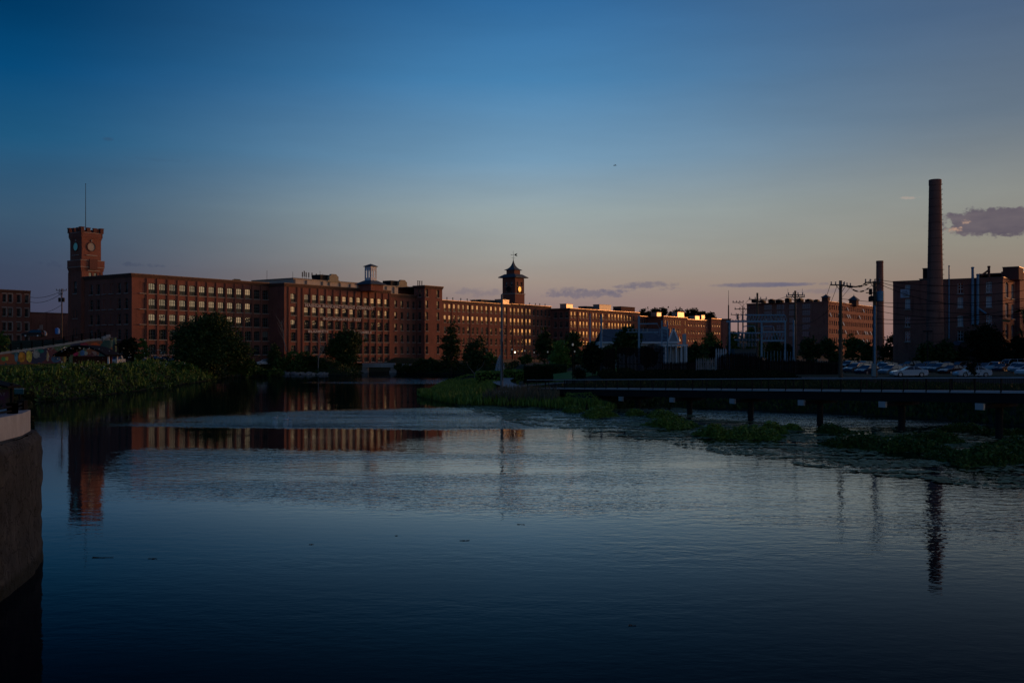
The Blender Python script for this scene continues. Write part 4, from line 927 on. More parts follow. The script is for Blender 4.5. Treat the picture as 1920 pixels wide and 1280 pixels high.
# pavilion with arched roof
Yp = 188; xl, xr = (108 - CX) / F * Yp, (207 - CX) / F * Yp; zg = 3.7
pv = empty('park_pavilion', ((xl + xr) / 2, Yp, zg), 'park pavilion with curved black roof in front of the mural wall', 'pavilion')
mb = MB(); K = 14
for k in range(K):
    for (o0, o1) in ((0, 1),):
        t0, t1 = k / K, (k + 1) / K; f = lambda q_: zat(665 - 18 * sin(pi * q_) ** .9, Yp)
        x0, x1 = xl + (xr - xl) * t0, xl + (xr - xl) * t1; z0, z1 = f(t0), f(t1)
        mb.add([(x0, Yp - 2, z0), (x1, Yp - 2, z1), (x1, Yp + 5, z1), (x0, Yp + 5, z0), (x0, Yp - 2, z0 - .35), (x1, Yp - 2, z1 - .35), (x1, Yp + 5, z1 - .35), (x0, Yp + 5, z0 - .35)], [(0, 1, 2, 3), (7, 6, 5, 4), (4, 5, 1, 0), (3, 2, 6, 7)])
mb.build('curved_roof', IRON, pv)
for px, m_ in ((127, IRON), (203.5, WHITE)):
    for dy in (0, 4): mb = MB(); mb.box(((px - CX) / F * Yp, Yp + dy, (zg + zat(667, Yp)) / 2), (.28, .28, zat(667, Yp) - zg)); mb.build('post', m_, pv)
mb = MB(); x0, x1 = (128 - CX) / F * Yp, (202 - CX) / F * Yp; mb.box(((x0 + x1) / 2, Yp + 2, (zg + zat(668, Yp)) / 2), (x1 - x0, .25, zat(668, Yp) - zg)); mb.build('back_panel', RUST, pv)
# terrace wall in the foreground at the left
wl_ = empty('river_wall', (-14.5, 30, 0), 'old rough concrete river wall with pale coping at the lower left', 'wall')
Wv = [(-11.0, -8), (-12.7, 25.2), (-13.4, 28.4), (-14.1, 30.4), (-15.0, 31.3), (-16.4, 31.8), (-26, 34)]
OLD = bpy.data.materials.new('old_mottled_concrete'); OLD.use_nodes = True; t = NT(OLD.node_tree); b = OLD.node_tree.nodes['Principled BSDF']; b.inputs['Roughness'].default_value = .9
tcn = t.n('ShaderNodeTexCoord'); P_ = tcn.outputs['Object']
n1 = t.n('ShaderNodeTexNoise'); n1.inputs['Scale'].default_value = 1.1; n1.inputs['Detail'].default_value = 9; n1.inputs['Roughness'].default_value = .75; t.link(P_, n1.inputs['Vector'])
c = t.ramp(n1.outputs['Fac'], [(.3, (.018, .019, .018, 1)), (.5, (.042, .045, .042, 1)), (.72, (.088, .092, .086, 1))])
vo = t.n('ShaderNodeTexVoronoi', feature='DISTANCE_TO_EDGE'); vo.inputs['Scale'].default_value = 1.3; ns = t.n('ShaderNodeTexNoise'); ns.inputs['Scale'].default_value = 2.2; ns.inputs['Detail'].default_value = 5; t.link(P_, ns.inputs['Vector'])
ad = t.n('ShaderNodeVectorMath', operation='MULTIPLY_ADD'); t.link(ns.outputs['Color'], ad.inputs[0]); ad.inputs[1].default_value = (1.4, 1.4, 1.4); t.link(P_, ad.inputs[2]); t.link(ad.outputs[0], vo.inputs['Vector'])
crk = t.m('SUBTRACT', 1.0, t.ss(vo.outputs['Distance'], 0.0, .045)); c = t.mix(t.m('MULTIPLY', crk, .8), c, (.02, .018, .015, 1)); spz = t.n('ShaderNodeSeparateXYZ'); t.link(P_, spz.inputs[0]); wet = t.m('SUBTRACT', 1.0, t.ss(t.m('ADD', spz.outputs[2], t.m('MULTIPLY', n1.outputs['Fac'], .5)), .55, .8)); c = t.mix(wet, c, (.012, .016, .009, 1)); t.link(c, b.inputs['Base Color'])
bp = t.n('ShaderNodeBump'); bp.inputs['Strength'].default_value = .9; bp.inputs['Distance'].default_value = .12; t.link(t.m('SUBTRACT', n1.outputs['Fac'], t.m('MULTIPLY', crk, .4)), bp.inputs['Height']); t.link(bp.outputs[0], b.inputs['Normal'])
NZ, pts_all = 26, []
dense = []
for a, b_ in zip(Wv[:-1], Wv[1:]):
    n_ = max(2, int(hypot(b_[0] - a[0], b_[1] - a[1]) / .35))
    for k in range(n_): dense.append((a[0] + (b_[0] - a[0]) * k / n_, a[1] + (b_[1] - a[1]) * k / n_))
dense.append(Wv[-1]); zt_ = 3.86; mb = MB(); m_ = len(dense); nzv = rng.normal(size=(m_, NZ + 1)) * .035
for i, (x, y) in enumerate(dense):
    for k in range(NZ + 1):
        z = -1.6 + (zt_ + 1.6) * k / NZ; o = .02 * sin(z * 2.3 + i * .13) + nzv[i, k] * .5 + (.04 * max(0, 1 - abs(z - .4) * 1.2)); rd = (-.14 if k == NZ else 0) - (.06 if i % 11 == 5 else 0)
        mb.v.append((x + o + rd, y, z))
for i in range(m_ - 1):
    for k in range(NZ): q_ = i * (NZ + 1) + k; mb.f.append((q_, q_ + 1, q_ + NZ + 2, q_ + NZ + 1)); mb.mi.append(0)
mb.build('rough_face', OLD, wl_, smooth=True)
mb = MB(); cp_ = [(-11.5, -8), (-13.2, 25.2), (-13.75, 28.4), (-14.35, 30.2), (-14.9, 30.75)]; cz0, cz1 = 3.8, 4.48
for i, (a, b_) in enumerate(zip(cp_[:-1], cp_[1:])):
    mb.prism([a, b_, (b_[0] - .5, b_[1] + .01), (a[0] - .5, a[1] + .01)], cz0, cz1)
mb.prism([(-14.9, 30.752), (-15.4, 30.76), (-19, 32.4), (-19, 31.6)][::-1], cz0, cz1); mb.build('coping', CONCW, wl_)
mb = MB(); mb.add([(-11.1, -8, zt_), (-12.8, 25.2, zt_), (-14.2, 30.4, zt_), (-15, 31.2, zt_), (-26, 33.8, zt_), (-26, -8, zt_)], [(0, 1, 2, 3, 4, 5)]); mb.build('ledge', OLD, wl_)
# iron railing on the coping
rl = empty('iron_railing', (-13.9, 28, 4.48), 'low black iron railing standing on the pale wall coping at left', 'railing')
mb = MB(); pr = [(-12.7, 10), (-13.45, 25.2), (-14.0, 28.4), (-14.6, 30.2)]
for a, b_ in zip(pr[:-1], pr[1:]):
    for z in (4.56, 4.68): mb.tube((a[0], a[1], z), (b_[0], b_[1], z), .035, .035, 6)
    n_ = max(1, int(hypot(b_[0] - a[0], b_[1] - a[1]) / 1.5))
    for k in range(n_ + 1): x, y = a[0] + (b_[0] - a[0]) * k / n_, a[1] + (b_[1] - a[1]) * k / n_; mb.box((x, y, 4.6), (.22, .22, .34))
mb.build('rail', IRON, rl)
# notice board and a small teal sign beyond the railing
Yk = 37; xk = (6 - CX) / F * Yk; nb_ = empty('notice_board', (xk, Yk, 3.9), 'roofed notice board with purple and yellow poster at the left edge', 'notice board')
mb = MB(); mb.add([(xk - 1, Yk - .5, zat(706, Yk)), (xk + .42, Yk - .5, zat(723, Yk)), (xk + .42, Yk + .5, zat(723, Yk)), (xk - 1, Yk + .5, zat(706, Yk)), (xk - 1, Yk - .5, zat(710, Yk)), (xk + .42, Yk - .5, zat(727, Yk)), (xk + .42, Yk + .5, zat(727, Yk)), (xk - 1, Yk + .5, zat(710, Yk))], [(0, 1, 2, 3), (7, 6, 5, 4), (0, 4, 5, 1), (1, 5, 6, 2), (2, 6, 7, 3), (3, 7, 4, 0)]); mb.build('roof', IRON, nb_)
mb = MB(); mb.box((xk - .15, Yk, (zat(730, Yk) + zat(773, Yk)) / 2), (.8, .08, .86)); mb.build('poster', mat('purple_poster', (.13, .02, .09), noise=(.10, .09, .015), noise_scale=2.2), nb_)
for dx in (-.6, .3): mb = MB(); mb.box((xk + dx, Yk + .02, 4.3), (.09, .09, 1.5)); mb.build('post', IRON, nb_)
PT = mat('pale_poster_print', (.30, .22, .24))
for k, ch in enumerate('DAY'): text('lettering', ch, .17, PT, (xk - .08 + (k - 1) * .13 + .0, Yk - .05, zat(739, Yk)), 0, nb_, ext=.004)
Ys = 40; xs_ = (36 - CX) / F * Ys; sg = empty('small_sign', (xs_, Ys, 3.9), 'small teal sign with pale top edge behind the iron railing', 'sign')
mb = MB(); mb.box((xs_, Ys, zat(733.5, Ys)), (.36, .04, .2)); mb.build('panel', mat('teal_sign', (.03, .12, .13), noise=(.05, .16, .17), noise_scale=6), sg)
mb = MB(); mb.box((xs_, Ys, zat(728.5, Ys)), (.38, .05, .025)); mb.build('edge', ALU, sg); mb = MB(); mb.box((xs_, Ys + .04, (3.9 + zat(737, Ys)) / 2), (.05, .05, zat(737, Ys) - 3.9)); mb.build('post', IRON, sg)

# ---------------------------------------------------------------- weir bridge, stone banks in front of the mills
Yb = 308; xa, xb = (682 - CX) / F * Yb, (742 - CX) / F * Yb
wb = empty('concrete_bridge', ((xa + xb) / 2, Yb, 0), 'short pale concrete bridge over the dark canal mouth below the lettered mill', 'bridge')
mb = MB(); mb.box(((xa + xb) / 2, Yb, zat(684.8, Yb)), (xb - xa, 4, 1.0)); mb.box(((xa + xb) / 2, Yb - 2.1, zat(682, Yb)), (xb - xa + .3, .3, .5)); mb.build('deck', CONCW, wb)
for x_, w_ in ((xa + .5, 1.6), (xb - .6, 1.6)): mb = MB(); mb.box((x_, Yb + .3, .6), (w_, 3.4, 3.2)); mb.box((x_, Yb - 1.6, -.4), (w_ + .6, 1, 2)); mb.build('abutment', CONC, wb)
mb = MB(); mb.box((xb + 2.4, Yb + .8, .9), (4.6, 1, 3.4)); mb.build('wing_wall', CONC, wb)
mb = MB()
for k in range(14): x_ = xa + (xb - xa) * k / 13; mb.box((x_, Yb - 2.1, zat(682, Yb) + .75), (.06, .06, 1.1))
mb.beam((xa, Yb - 2.1, zat(682, Yb) + 1.3), (xb, Yb - 2.1, zat(682, Yb) + 1.3), .06, .06); mb.build('railing', STEELD, wb)
mb = MB(); rs = rng.uniform(size=(130, 3)); n_ = 0
for k in range(130):
    px = 500 + rs[k, 0] * 115; Yr = 292 - 14 * min(1, (px - 500) / 60) + rs[k, 1] * 2.0; x_ = (px - CX) / F * Yr; s_ = .25 + .35 * rs[k, 2]
    mb.box((x_, Yr, .1 + rs[k, 1] * .5), (s_ * 1.5, s_, s_ * .8), rs[k, 0] * 9, taper=.65)
tag(mb.build('rubble', STONE), 'pale rubble stones along the water below the far trees', 'rubble', kind='stuff')
mb = MB(); a, b_ = ((876 - CX) / F * 300, 300), ((1010 - CX) / F * 330, 330); mb.prism([a, b_, (b_[0], b_[1] + .6), (a[0], a[1] + .6)], 0, 4.0)
tag(mb.build('stone_wall', mat('rough_stone', (.16, .13, .11), noise=(.08, .065, .055), noise_scale=1.2), origin=(a[0], a[1], 0)), 'low stone retaining wall behind the fountain below the long wing', 'wall')

# ---------------------------------------------------------------- boardwalk bridge on piers
def bw(X_): return 128.2 - 1.65 * X_
dl = hypot(1, 1.65); bd = (1 / dl, -1.65 / dl); bn = (-1.65 / dl, -1 / dl)      # bn points to the river side
Xa, Xb = 2.0, 46.0; Lt = (Xb - Xa) * dl
def bp_(s_, o=0.0): return (Xa + bd[0] * s_ + bn[0] * o, bw(Xa) + bd[1] * s_ + bn[1] * o)
def dz(s_): return 1.82 + (3.50 - 1.82) * s_ / ((35.3 - Xa) * dl)
bk = empty('boardwalk_bridge', (Xa, bw(Xa), 0), 'long dark steel footbridge with pale handrail crossing the marsh on piers', 'bridge')
def seg(o0, o1, h0, h1, m_, name, s0=0.0, s1=None):
    s1 = s1 or Lt; mb = MB(); a, b_, c, d_ = bp_(s0, o0), bp_(s1, o0), bp_(s1, o1), bp_(s0, o1); z0, z1 = dz(s0), dz(s1)
    vs = [(*a, z0 + h0), (*b_, z1 + h0), (*c, z1 + h0), (*d_, z0 + h0), (*a, z0 + h1), (*b_, z1 + h1), (*c, z1 + h1), (*d_, z0 + h1)]
    mb.add(vs, [(0, 1, 2, 3), (7, 6, 5, 4), (0, 4, 5, 1), (1, 5, 6, 2), (2, 6, 7, 3), (3, 7, 4, 0)]); return mb.build(name, m_, bk)
seg(-3.0, 0.02, -.14, -.02, CONC, 'deck'); seg(.0, -.25, -.85, -.145, STEELD, 'girder'); seg(-2.7, -2.95, -.85, -.145, STEELD, 'girder')
seg(.20, .10, .92, .99, ALU, 'handrail'); seg(-2.98, -3.06, .92, .99, STEELD, 'handrail'); seg(.18, .13, .08, .13, STEELD, 'bottom_rail')
n_ = int(Lt / 2.0)
for k in range(n_ + 1):
    s_ = k * Lt / n_
    if k < n_: seg(.14, .03, -.14, .0, ALU, 'edge_curb', s_ + .07, s_ + Lt / n_ - .07)
for side in (0, 1):
    for k in range(0, n_ + 1, 1 if side == 0 else 2):
        s_ = k * Lt / n_; p_ = bp_(s_, .08 if side == 0 else -3.02); mb = MB(); mb.box((p_[0], p_[1], dz(s_) + .42), (.09, .07, 1.04), atan2(bd[1], bd[0])); mb.build('post', STEELD, bk)
mb = MB(); k = 0; s_ = 0.0
while s_ < Lt:
    p_ = bp_(s_, .155); z_ = dz(s_); mb.box((p_[0], p_[1], z_ + .52), (.022, .022, .82), atan2(bd[1], bd[0])); s_ += .13
mb.build('balusters', STEELD, bk)
s_ = (21.0 - Xa) * dl - 2 * 8.8
k = 0
for s_ in [((x_ - Xa) * dl) for x_ in (12.3, 16.6, 21.0, 25.3, 29.6, 33.9, 38.2, 42.5)]:
    p_ = bp_(s_, -1.4); z_ = dz(s_) - .86
    mb = MB(); mb.tube((p_[0], p_[1], -1.5), (p_[0], p_[1], z_ - .30), .27, .27, 14); mb.build('pier', STEELD, bk)
    mb = MB(); a, b_ = bp_(s_, .75), bp_(s_, -3.3); mb.beam((a[0], a[1], z_ - .22), (b_[0], b_[1], z_ - .16), .5, .30); mb.build('pier_cap', STEELD, bk)
    mb = MB(); a, b_ = bp_(s_, .95), bp_(s_, .76); mb.beam((a[0], a[1], z_ - .22), (b_[0], b_[1], z_ - .22), .66, .46); mb.build('cap_end', ALU, bk)
# landing, path and bollards at its left end
mb = MB(); mb.add([(-2.2, 120.5, .8), (2.0, 124.2, .8), (4.0, 128, .8), (-.5, 132, .8), (-2.2, 120.5, 1.5), (2.0, 124.2, 1.68), (4.6, 125.6, 1.72), (-.5, 132, 1.6)], [(0, 1, 5, 4), (1, 2, 6, 5), (4, 5, 6, 7), (3, 0, 4, 7)])
tag(mb.build('bridge_landing', CONCW, origin=(0, 124, .8)), 'pale concrete landing at the left end of the footbridge', 'abutment')
def drape(name, pts, wd, m_, lift, label, cat='path'):
    mb = MB(); Lp = []
    for i, p_ in enumerate(pts):
        a = pts[max(0, i - 1)]; b_ = pts[min(len(pts) - 1, i + 1)]; d_ = Vector((b_[0] - a[0], b_[1] - a[1])).normalized(); n2_ = (-d_.y, d_.x)
        Lp.append(((p_[0] + n2_[0] * wd / 2, p_[1] + n2_[1] * wd / 2), (p_[0] - n2_[0] * wd / 2, p_[1] - n2_[1] * wd / 2), p_[2] if len(p_) > 2 else gz(p_[0], p_[1]) + lift))
    for (a, b_, z0), (c, d_, z1) in zip(Lp[:-1], Lp[1:]): mb.quad((*b_, z0), (*d_, z1), (*c, z1), (*a, z0))
    return tag(mb.build(name, m_), label, cat, kind='structure')
drape('path', [(.8, 127.8, 1.78), (-.6, 134, 1.9), (-1.4, 142, 2.0), (-1.6, 152, 2.0), (-.8, 165, 2.05), (0, 185, 2.08), (0, 205, 2.08)], 2.6, CONC, .05, 'pale path from the footbridge to the park')
drape('lawn_path', [(.8, 130.0, 1.86), (5, 137.0, 1.95), (9, 141.5, 2.05)], 1.8, CONC, .05, 'pale path along the lawn behind the footbridge')

# ---------------------------------------------------------------- right: far mill, chimneys, right building
PLc = ((1553 - CX) / F * 540, 540.0)
Lb = Bld('far_brick_mill', 'far brick mill with dark end wall and sunlit window front behind the power poles', PLc, 96, 3.2, 33.2, 46, 26, brick=BRICK2)
for r_, py in enumerate((510, 573, 645, 715, 785)):
    z = zat(480 + py / 5.333 + 2.5, 548) - .3
    for px in (1439.6, 1463, 1486.5, 1511.5): Lb.l.opening(46 + -u_px(PLc, L, px), z, 4.6, 2.9)
SASHM = mat('open_sash_glass', (.5, .48, .45), rough=.15, spec=1)
for r_, z in enumerate((4.0, 7.7, 11.5, 16.2, 20.6, 25.0, 29.0)):
    for k in range(26): Lb.f.opening(2.6 + k * 3.55, z, 1.7, 2.5)
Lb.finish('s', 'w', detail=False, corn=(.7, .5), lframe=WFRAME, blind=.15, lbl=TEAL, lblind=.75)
for k in range(20):
    mb = MB()
    r_ = random.choice((0, 1, 1, 2, 3, 3, 4)) ; z = (29.0, 25.0, 20.6, 16.2, 11.5)[r_] + .2; u = 2.6 + random.randrange(26) * 3.55
    a = Lb.f.p(u - .75, z, .02); b_ = Lb.f.p(u + .75, z, .02); c = Lb.f.p(u + .75, z + 1.9, 1.0 * .9); d_ = Lb.f.p(u - .75, z + 1.9, .1)
    mb.quad(Lb.f.p(u - .8, z, .9), Lb.f.p(u + .8, z, .9), Lb.f.p(u + .8, z + 2.0, .03), Lb.f.p(u - .8, z + 2.0, .03)); mb.build('open_sash', SASHM, Lb.root)
def turret(px0, px1, ytop, ybase, Y_, label):
    x = ((px0 + px1) / 2 - CX) / F * Y_; wd = (px1 - px0) / F * Y_ / 1.3; zb = zat(ybase, Y_); zt = zat(ytop, Y_); r = empty('roof_turret', (x, Y_, zb), label, 'turret')
    zm = zb + (zt - zb) * .5; mb = MB(); mb.box((x, Y_, (zb + zm) / 2), (wd * .9, wd * .9, zm - zb), angR); mb.build('base', BRICK3, r)
    mb = MB(); mb.lathe((x, Y_, zm), [(wd * .78, 0), (wd * .78, .3), (wd * .3, (zt - zm) * .5), (.15, (zt - zm) * .75), (.08, zt - zm)], 4, 0, angR + pi / 4); mb.build('roof', COPPER, r)
turret(1540, 1557, 550, 566, 545, 'small roof turret on the near corner of the far brick mill'); turret(1591, 1611, 551, 575, 575, 'larger roof turret midway along the far brick mill roof')
def roofbits(Bd, pxs, label, y_):
    for (px, w_, h_), ord_ in zip(pxs, ORD):
        P = addv2(Bd.f.P, L, 20); q = (Bd.f.P[0], Bd.f.P[1]); Y_ = 556; x = (px - CX) / F * Y_; mb = MB(); mb.box((x, Y_, Bd.z1 + h_ / 2), (w_, 2.5, h_), angR)
        mb.box((x, Y_, Bd.z1 + h_ + .1), (w_ * .6, 1.5, .4), angR); tag(mb.build('roof_plant', STEELD, origin=(x, Y_, Bd.z1)), ord_ + ' ' + label, 'rooftop unit', 'dark machines on the far mill roof')
roofbits(Lb, [(1415, 3, 1.6), (1429, 5, 1.2), (1447, 4, 1.8), (1462, 6, 1.5), (1478, 4, 2.4), (1500, 5, 2.2), (1517, 6, 1.8), (1531, 3, 1.6)], 'dark machine box from the left on the far brick mill roof', 0)
def chimney(px, ytop, ybot, Y_, w0, w1, label, bands, m_):
    x = (px - CX) / F * Y_; zt = zat(ytop, Y_); zb = gz(x, Y_) - .3; r = empty('brick_chimney', (x, Y_, zb), label, 'chimney'); r0, r1 = w0 / F * Y_ / 2, w1 / F * Y_ / 2
    mb = MB(); n_ = 24; prof = [(r0, 0)]
    for k in range(1, 24): prof.append((r0 + (r1 - r0) * min(1, (k / 24) ** .8), (zt - zb) * k / 24))
    prof += [(r1, zt - zb - 1.2), (r1 * 1.06, zt - zb - 1.1), (r1 * 1.06, zt - zb - .1), (r1 * .98, zt - zb)]; mb.lathe((x, Y_, zb), prof, n_); mb.build('shaft', m_, r, smooth=False)
    for k in range(bands):
        mb = MB(); f_ = (k + .5) / bands; z = zb + (zt - zb) * f_; rr_ = r0 + (r1 - r0) * min(1, f_ ** .8); mb.lathe((x, Y_, z), [(rr_ + .01, 0), (rr_ + .03, .02), (rr_ + .03, .10), (rr_ + .01, .12)], n_); mb.build('iron_band', BRICK3, r)
    mb = MB(); a = -0.35
    for k in range(int((zt - zb) / 1.0)):
        f_ = k / ((zt - zb) / 1.0); rr_ = r0 + (r1 - r0) * min(1, f_ ** .8) + .12; mb.beam((x + cos(a) * rr_, Y_ + sin(a) * rr_ - .25, zb + k), (x + cos(a) * rr_, Y_ + sin(a) * rr_ + .25, zb + k), .1, .08)
    mb.build('ladder_rungs', IRON, r); return r
chimney(1753.3, 337, 640, 203, 35, 21.5, 'tallest round brick chimney with iron bands at right', 24, BRICK2)
chimney(1649.5, 489, 640, 475, 17, 12.5, 'shorter distant brick chimney behind the transformer pole', 8, BRICK2)
# right hand building: the long wall faces the river, its end catches the sun
PM = (99.3, 205.0)
M_ = Bld('brick_factory', 'four storey brick factory with blank walls, vent pipes and FOR LEASE banner at right', PM, 16, 2.6, 21.3, 21.6, 15, brick=BRICK2)
def mu(px): return 21.6 - u_px(PM, L, px)
for px, rows in ((1701.5, (0, 1, 2, 3)), (1800.5, (0, 1, 2, 3)), (1854, (0, 1, 2))):
    for r_ in rows:
        Yw = 205 + .59 * (21.6 - mu(px)); zz = (zat(551.5, 212) , zat(578, 212), zat(612, 212), zat(640, 212))[r_]
        M_.l.opening(mu(px), zz, 1.12, 2.25)
um = [u_px(PM, R, 1887.6), u_px(PM, R, 1899)]
for z in (4.6, 8.9, 13.2, 17.4):
    for u in um: M_.f.opening(u, z, 3.6, 3.1)
M_.finish('wn', 'm', corn=(.5, .12), frame=WFRAME_L, blind=.15, lbl=SKYGL, lblind=.5)
PM2 = addv2(PM, R, 13.2); PM2 = (PM2[0] + .807 * .9, PM2[1] - .59 * .9)
M2 = Bld('stair_block', 'brick stair block rising above the factory roof at the right edge', PM2, 6.5, 2.6, 23.3, 3.6, 8, brick=BRICK2); M2.finish(corn=(.5, .12))
PM3 = addv2(PM, R, 19.8)
M3 = Bld('brick_factory_wing', 'sunlit factory wing cut by the right picture edge', PM3, 40, 2.6, 21.0, 0, 15, brick=BRICK2)
for z in (4.6, 8.9, 13.2, 17.4):
    for k in range(8): M3.f.opening(3 + k * 4.6, z, 3.6, 3.1)
M3.finish('wn', corn=(.5, .12), frame=WFRAME_L, blind=.35)
def mbox(px0, px1, ytop, off, name, label, cat, m_, dep=3):
    q0 = addv2(addv2(PM, L, -u_px(PM, L, (px0 + px1) / 2) * -1), R, off); q0 = addv2(addv2(PM, L, u_px(PM, L, (px0 + px1) / 2)), R, off); wd = abs(u_px(PM, L, px0) - u_px(PM, L, px1)); zt = zat(ytop, q0[1]); r = empty(name, (q0[0], q0[1], 21.2), label, cat)
    mb = MB(); mb.box((q0[0], q0[1], (zt + 21.2) / 2), (dep, wd, zt - 21.2), angR); mb.build('housing', m_, r); mb = MB(); mb.box((q0[0], q0[1], zt + .1), (dep + .2, wd + .2, .15), angR); mb.build('lid', COPING, r); return r
mbox(1725, 1737, 504.5, 3, 'rooftop_unit', 'tall metal rooftop box left of the tallest chimney', 'rooftop unit', STEELD, 1.6)
mbox(1722, 1738, 524, 1.5, 'roof_hatch', 'low sloping hatch on the factory roof edge by the chimney', 'roof hatch', STEELD, 1.2)
mbox(1868, 1899, 503, 9, 'roof_penthouse', 'wide brick penthouse on the factory roof at the right edge', 'penthouse', BRICK3, 5)
fl = angR + pi / 2   # the long wall runs along L
def mpipe(px, ytop, ybot, r, label, name='vent_pipe', m_=GALV, off=.45, extra=None, cat='pipe', lo=0):
    u = mu(px); q = M_.l.p(u, 0, off); zt, zb = zat(ytop, q[1]), zat(ybot, q[1]); mb = MB(); mb.tube((q[0], q[1], zb), (q[0], q[1], zt), r, r, 10)
    mb.lathe((q[0], q[1], zt - .02), [(r * 1.25, 0), (r * 1.25, .22), (r * .9, .3)], 10)
    for z in np.arange(zb + 1, zt, 2.2): mb.lathe((q[0], q[1], z), [(r * 1.08, 0), (r * 1.08, .12)], 10)
    if extra: extra(mb, q, zt, zb)
    return tag(mb.build(name, m_, origin=(q[0], q[1], zb)), label, cat)
mpipe(1780.5, 500, 634, .13, 'thin pale vent pipe running up the factory wall right of the chimney')
mpipe(1824.7, 503, 609, .27, 'left one of the paired thick pipes on the factory wall', extra=None)
def ex(mb, q, zt, zb): z = zat(577, q[1]); e = M_.l.p(mu(1850), zat(588, q[1]), .45); mb.tube((q[0], q[1], z), e, .2, .2, 10)
mpipe(1834.3, 516, 609, .27, 'right one of the paired thick pipes with slanting branch to a window', extra=ex)
def ex2(mb, q, zt, zb): e = M_.l.p(mu(1840), zb + .2, .4); mb.tube((q[0], q[1], zb + 1.4), e, .2, .2, 8)
mpipe(1853, 501, 519, .25, 'short dark stack standing on the factory roof edge', 'roof_stack', BRICK3, -.6, ex2, 'stack')
sg = empty('lease_banner', tuple(M_.l.p(mu(1697), zat(559, 214), .1)), 'white FOR LEASE banner hanging over a factory window', 'banner')
mb = MB(); M_.l.strip(mb, mu(1697) - .92, mu(1697) + .92, zat(557.5, 215), zat(541.5, 215), .06, .10); mb.build('sheet', mat('white_banner', (.62, .64, .72)), sg)
aL = atan2(-L[1], -L[0])
NAVY = mat('navy_print', (.03, .03, .09)); REDP = mat('dark_red_print', (.12, .02, .03))
text('lettering', 'FOR', .5, NAVY, M_.l.p(mu(1697), zat(546.3, 215), .115), aL, sg, ext=.006, sx=1.1); text('lettering', 'LEASE', .5, NAVY, M_.l.p(mu(1697), zat(549.6, 215), .115), aL, sg, ext=.006, sx=1.05)
mb = MB(); M_.l.strip(mb, mu(1697) - .5, mu(1697) + .5, zat(553.3, 215), zat(552.3, 215), .103, .112); mb.build('print_line', REDP, sg)
# little awning / shed roof low on the factory wall
q = M_.l.p(mu(1795), zat(645, 206), 2.2); mb = MB(); mb.add([M_.l.p(mu(1788), zat(647, 206), 3), M_.l.p(mu(1805), zat(647, 206), 3), M_.l.p(mu(1803), zat(639, 206), .3), M_.l.p(mu(1790), zat(639, 206), .3)], [(0, 1, 2, 3)])
for a in (1789, 1804): mb.tube(M_.l.p(mu(a), 2.8, 2.9), M_.l.p(mu(a), zat(647, 206), 2.9), .08)
tag(mb.build('lean_to_roof', SLATE, origin=q), 'small pale lean-to roof at the foot of the factory wall', 'shed roof')
# ---------------------------------------------------------------- white house
Yh = 176.0; hx0, hx1 = (1122 - CX) / F * Yh, (1268 - CX) / F * Yh; hz = 2.6
hs = empty('white_house', ((hx0 + hx1) / 2, Yh, hz), 'white house with long grey roof and gable behind the slatted fence', 'house')
ze, zr = zat(640, Yh), zat(615.5, Yh); hd = 8.0
mb = MB(); fw = Wall((hx0 + .4, Yh), (1, 0), hx1 - hx0 - 1.2, hz, ze + .1, .12)
for k in range(5): fw.opening(1.6 + k * 2.4, ze - 2.4, .9, 1.5)
fw.geo(mb); mb.quad((hx1 - .8, Yh, hz), (hx1 - .8, Yh + hd, hz), (hx1 - .8, Yh + hd, ze), (hx1 - .8, Yh, ze)); mb.quad((hx0 + .4, Yh + hd, hz), (hx0 + .4, Yh, hz), (hx0 + .4, Yh, ze), (hx0 + .4, Yh + hd, ze)); mb.quad((hx1, Yh + hd, hz), (hx0, Yh + hd, hz), (hx0, Yh + hd, ze), (hx1, Yh + hd, ze))
mb.build('wall', WHITE, hs); place_windows(fw, hs, 's', WFRAME_L, True, .3, sills=False)
rx0, rx1 = (1131 - CX) / F * Yh, (1262 - CX) / F * Yh
mb = MB(); th = .22
def slab(a, b_, c, d_): mb.add([a, b_, c, d_] + [(v[0], v[1], v[2] - th) for v in (a, b_, c, d_)], [(0, 1, 2, 3), (7, 6, 5, 4), (0, 4, 5, 1), (1, 5, 6, 2), (2, 6, 7, 3), (3, 7, 4, 0)])
slab((hx0, Yh - .5, ze), (hx1 - 1.4, Yh - .5, ze), (rx1, Yh + hd / 2, zr), (rx0, Yh + hd / 2, zr)); slab((hx1 - 1.4, Yh + hd + .5, ze), (hx0, Yh + hd + .5, ze), (rx0, Yh + hd / 2, zr + .005), (rx1, Yh + hd / 2, zr + .005))
mb.build('roof', SLATE, hs)
# front facing gable at the right end
gxa, gxb = (1253 - CX) / F * Yh, (1270 - CX) / F * Yh; gxm = (gxa + gxb) / 2; zp = zat(617, Yh)
mb = MB(); mb.add([(gxa, Yh - .7, ze), (gxb, Yh - .7, ze), (gxm, Yh - .7, zp), (gxa, Yh + .2, ze), (gxb, Yh + .2, ze), (gxm, Yh + .2, zp)], [(0, 1, 2), (5, 4, 3), (0, 3, 4, 1), (1, 4, 5, 2), (2, 5, 3, 0)])
mb.box((gxm, Yh - .2, (hz + ze) / 2 - .02), (gxb - gxa - .2, .9, ze - hz - .06)); mb.build('gable', mat('grey_gable_board', (.28, .32, .36)), hs)
mb = MB(); mb.beam((gxa - .2, Yh - .8, ze - .1), (gxm, Yh - .8, zp + .12), .15, .26); mb.beam((gxm, Yh - .8, zp + .12), (gxb + .2, Yh - .8, ze - .1), .15, .26); mb.beam((gxa - .2, Yh - .81, ze - .16), (gxb + .2, Yh - .81, ze - .16), .15, .3)
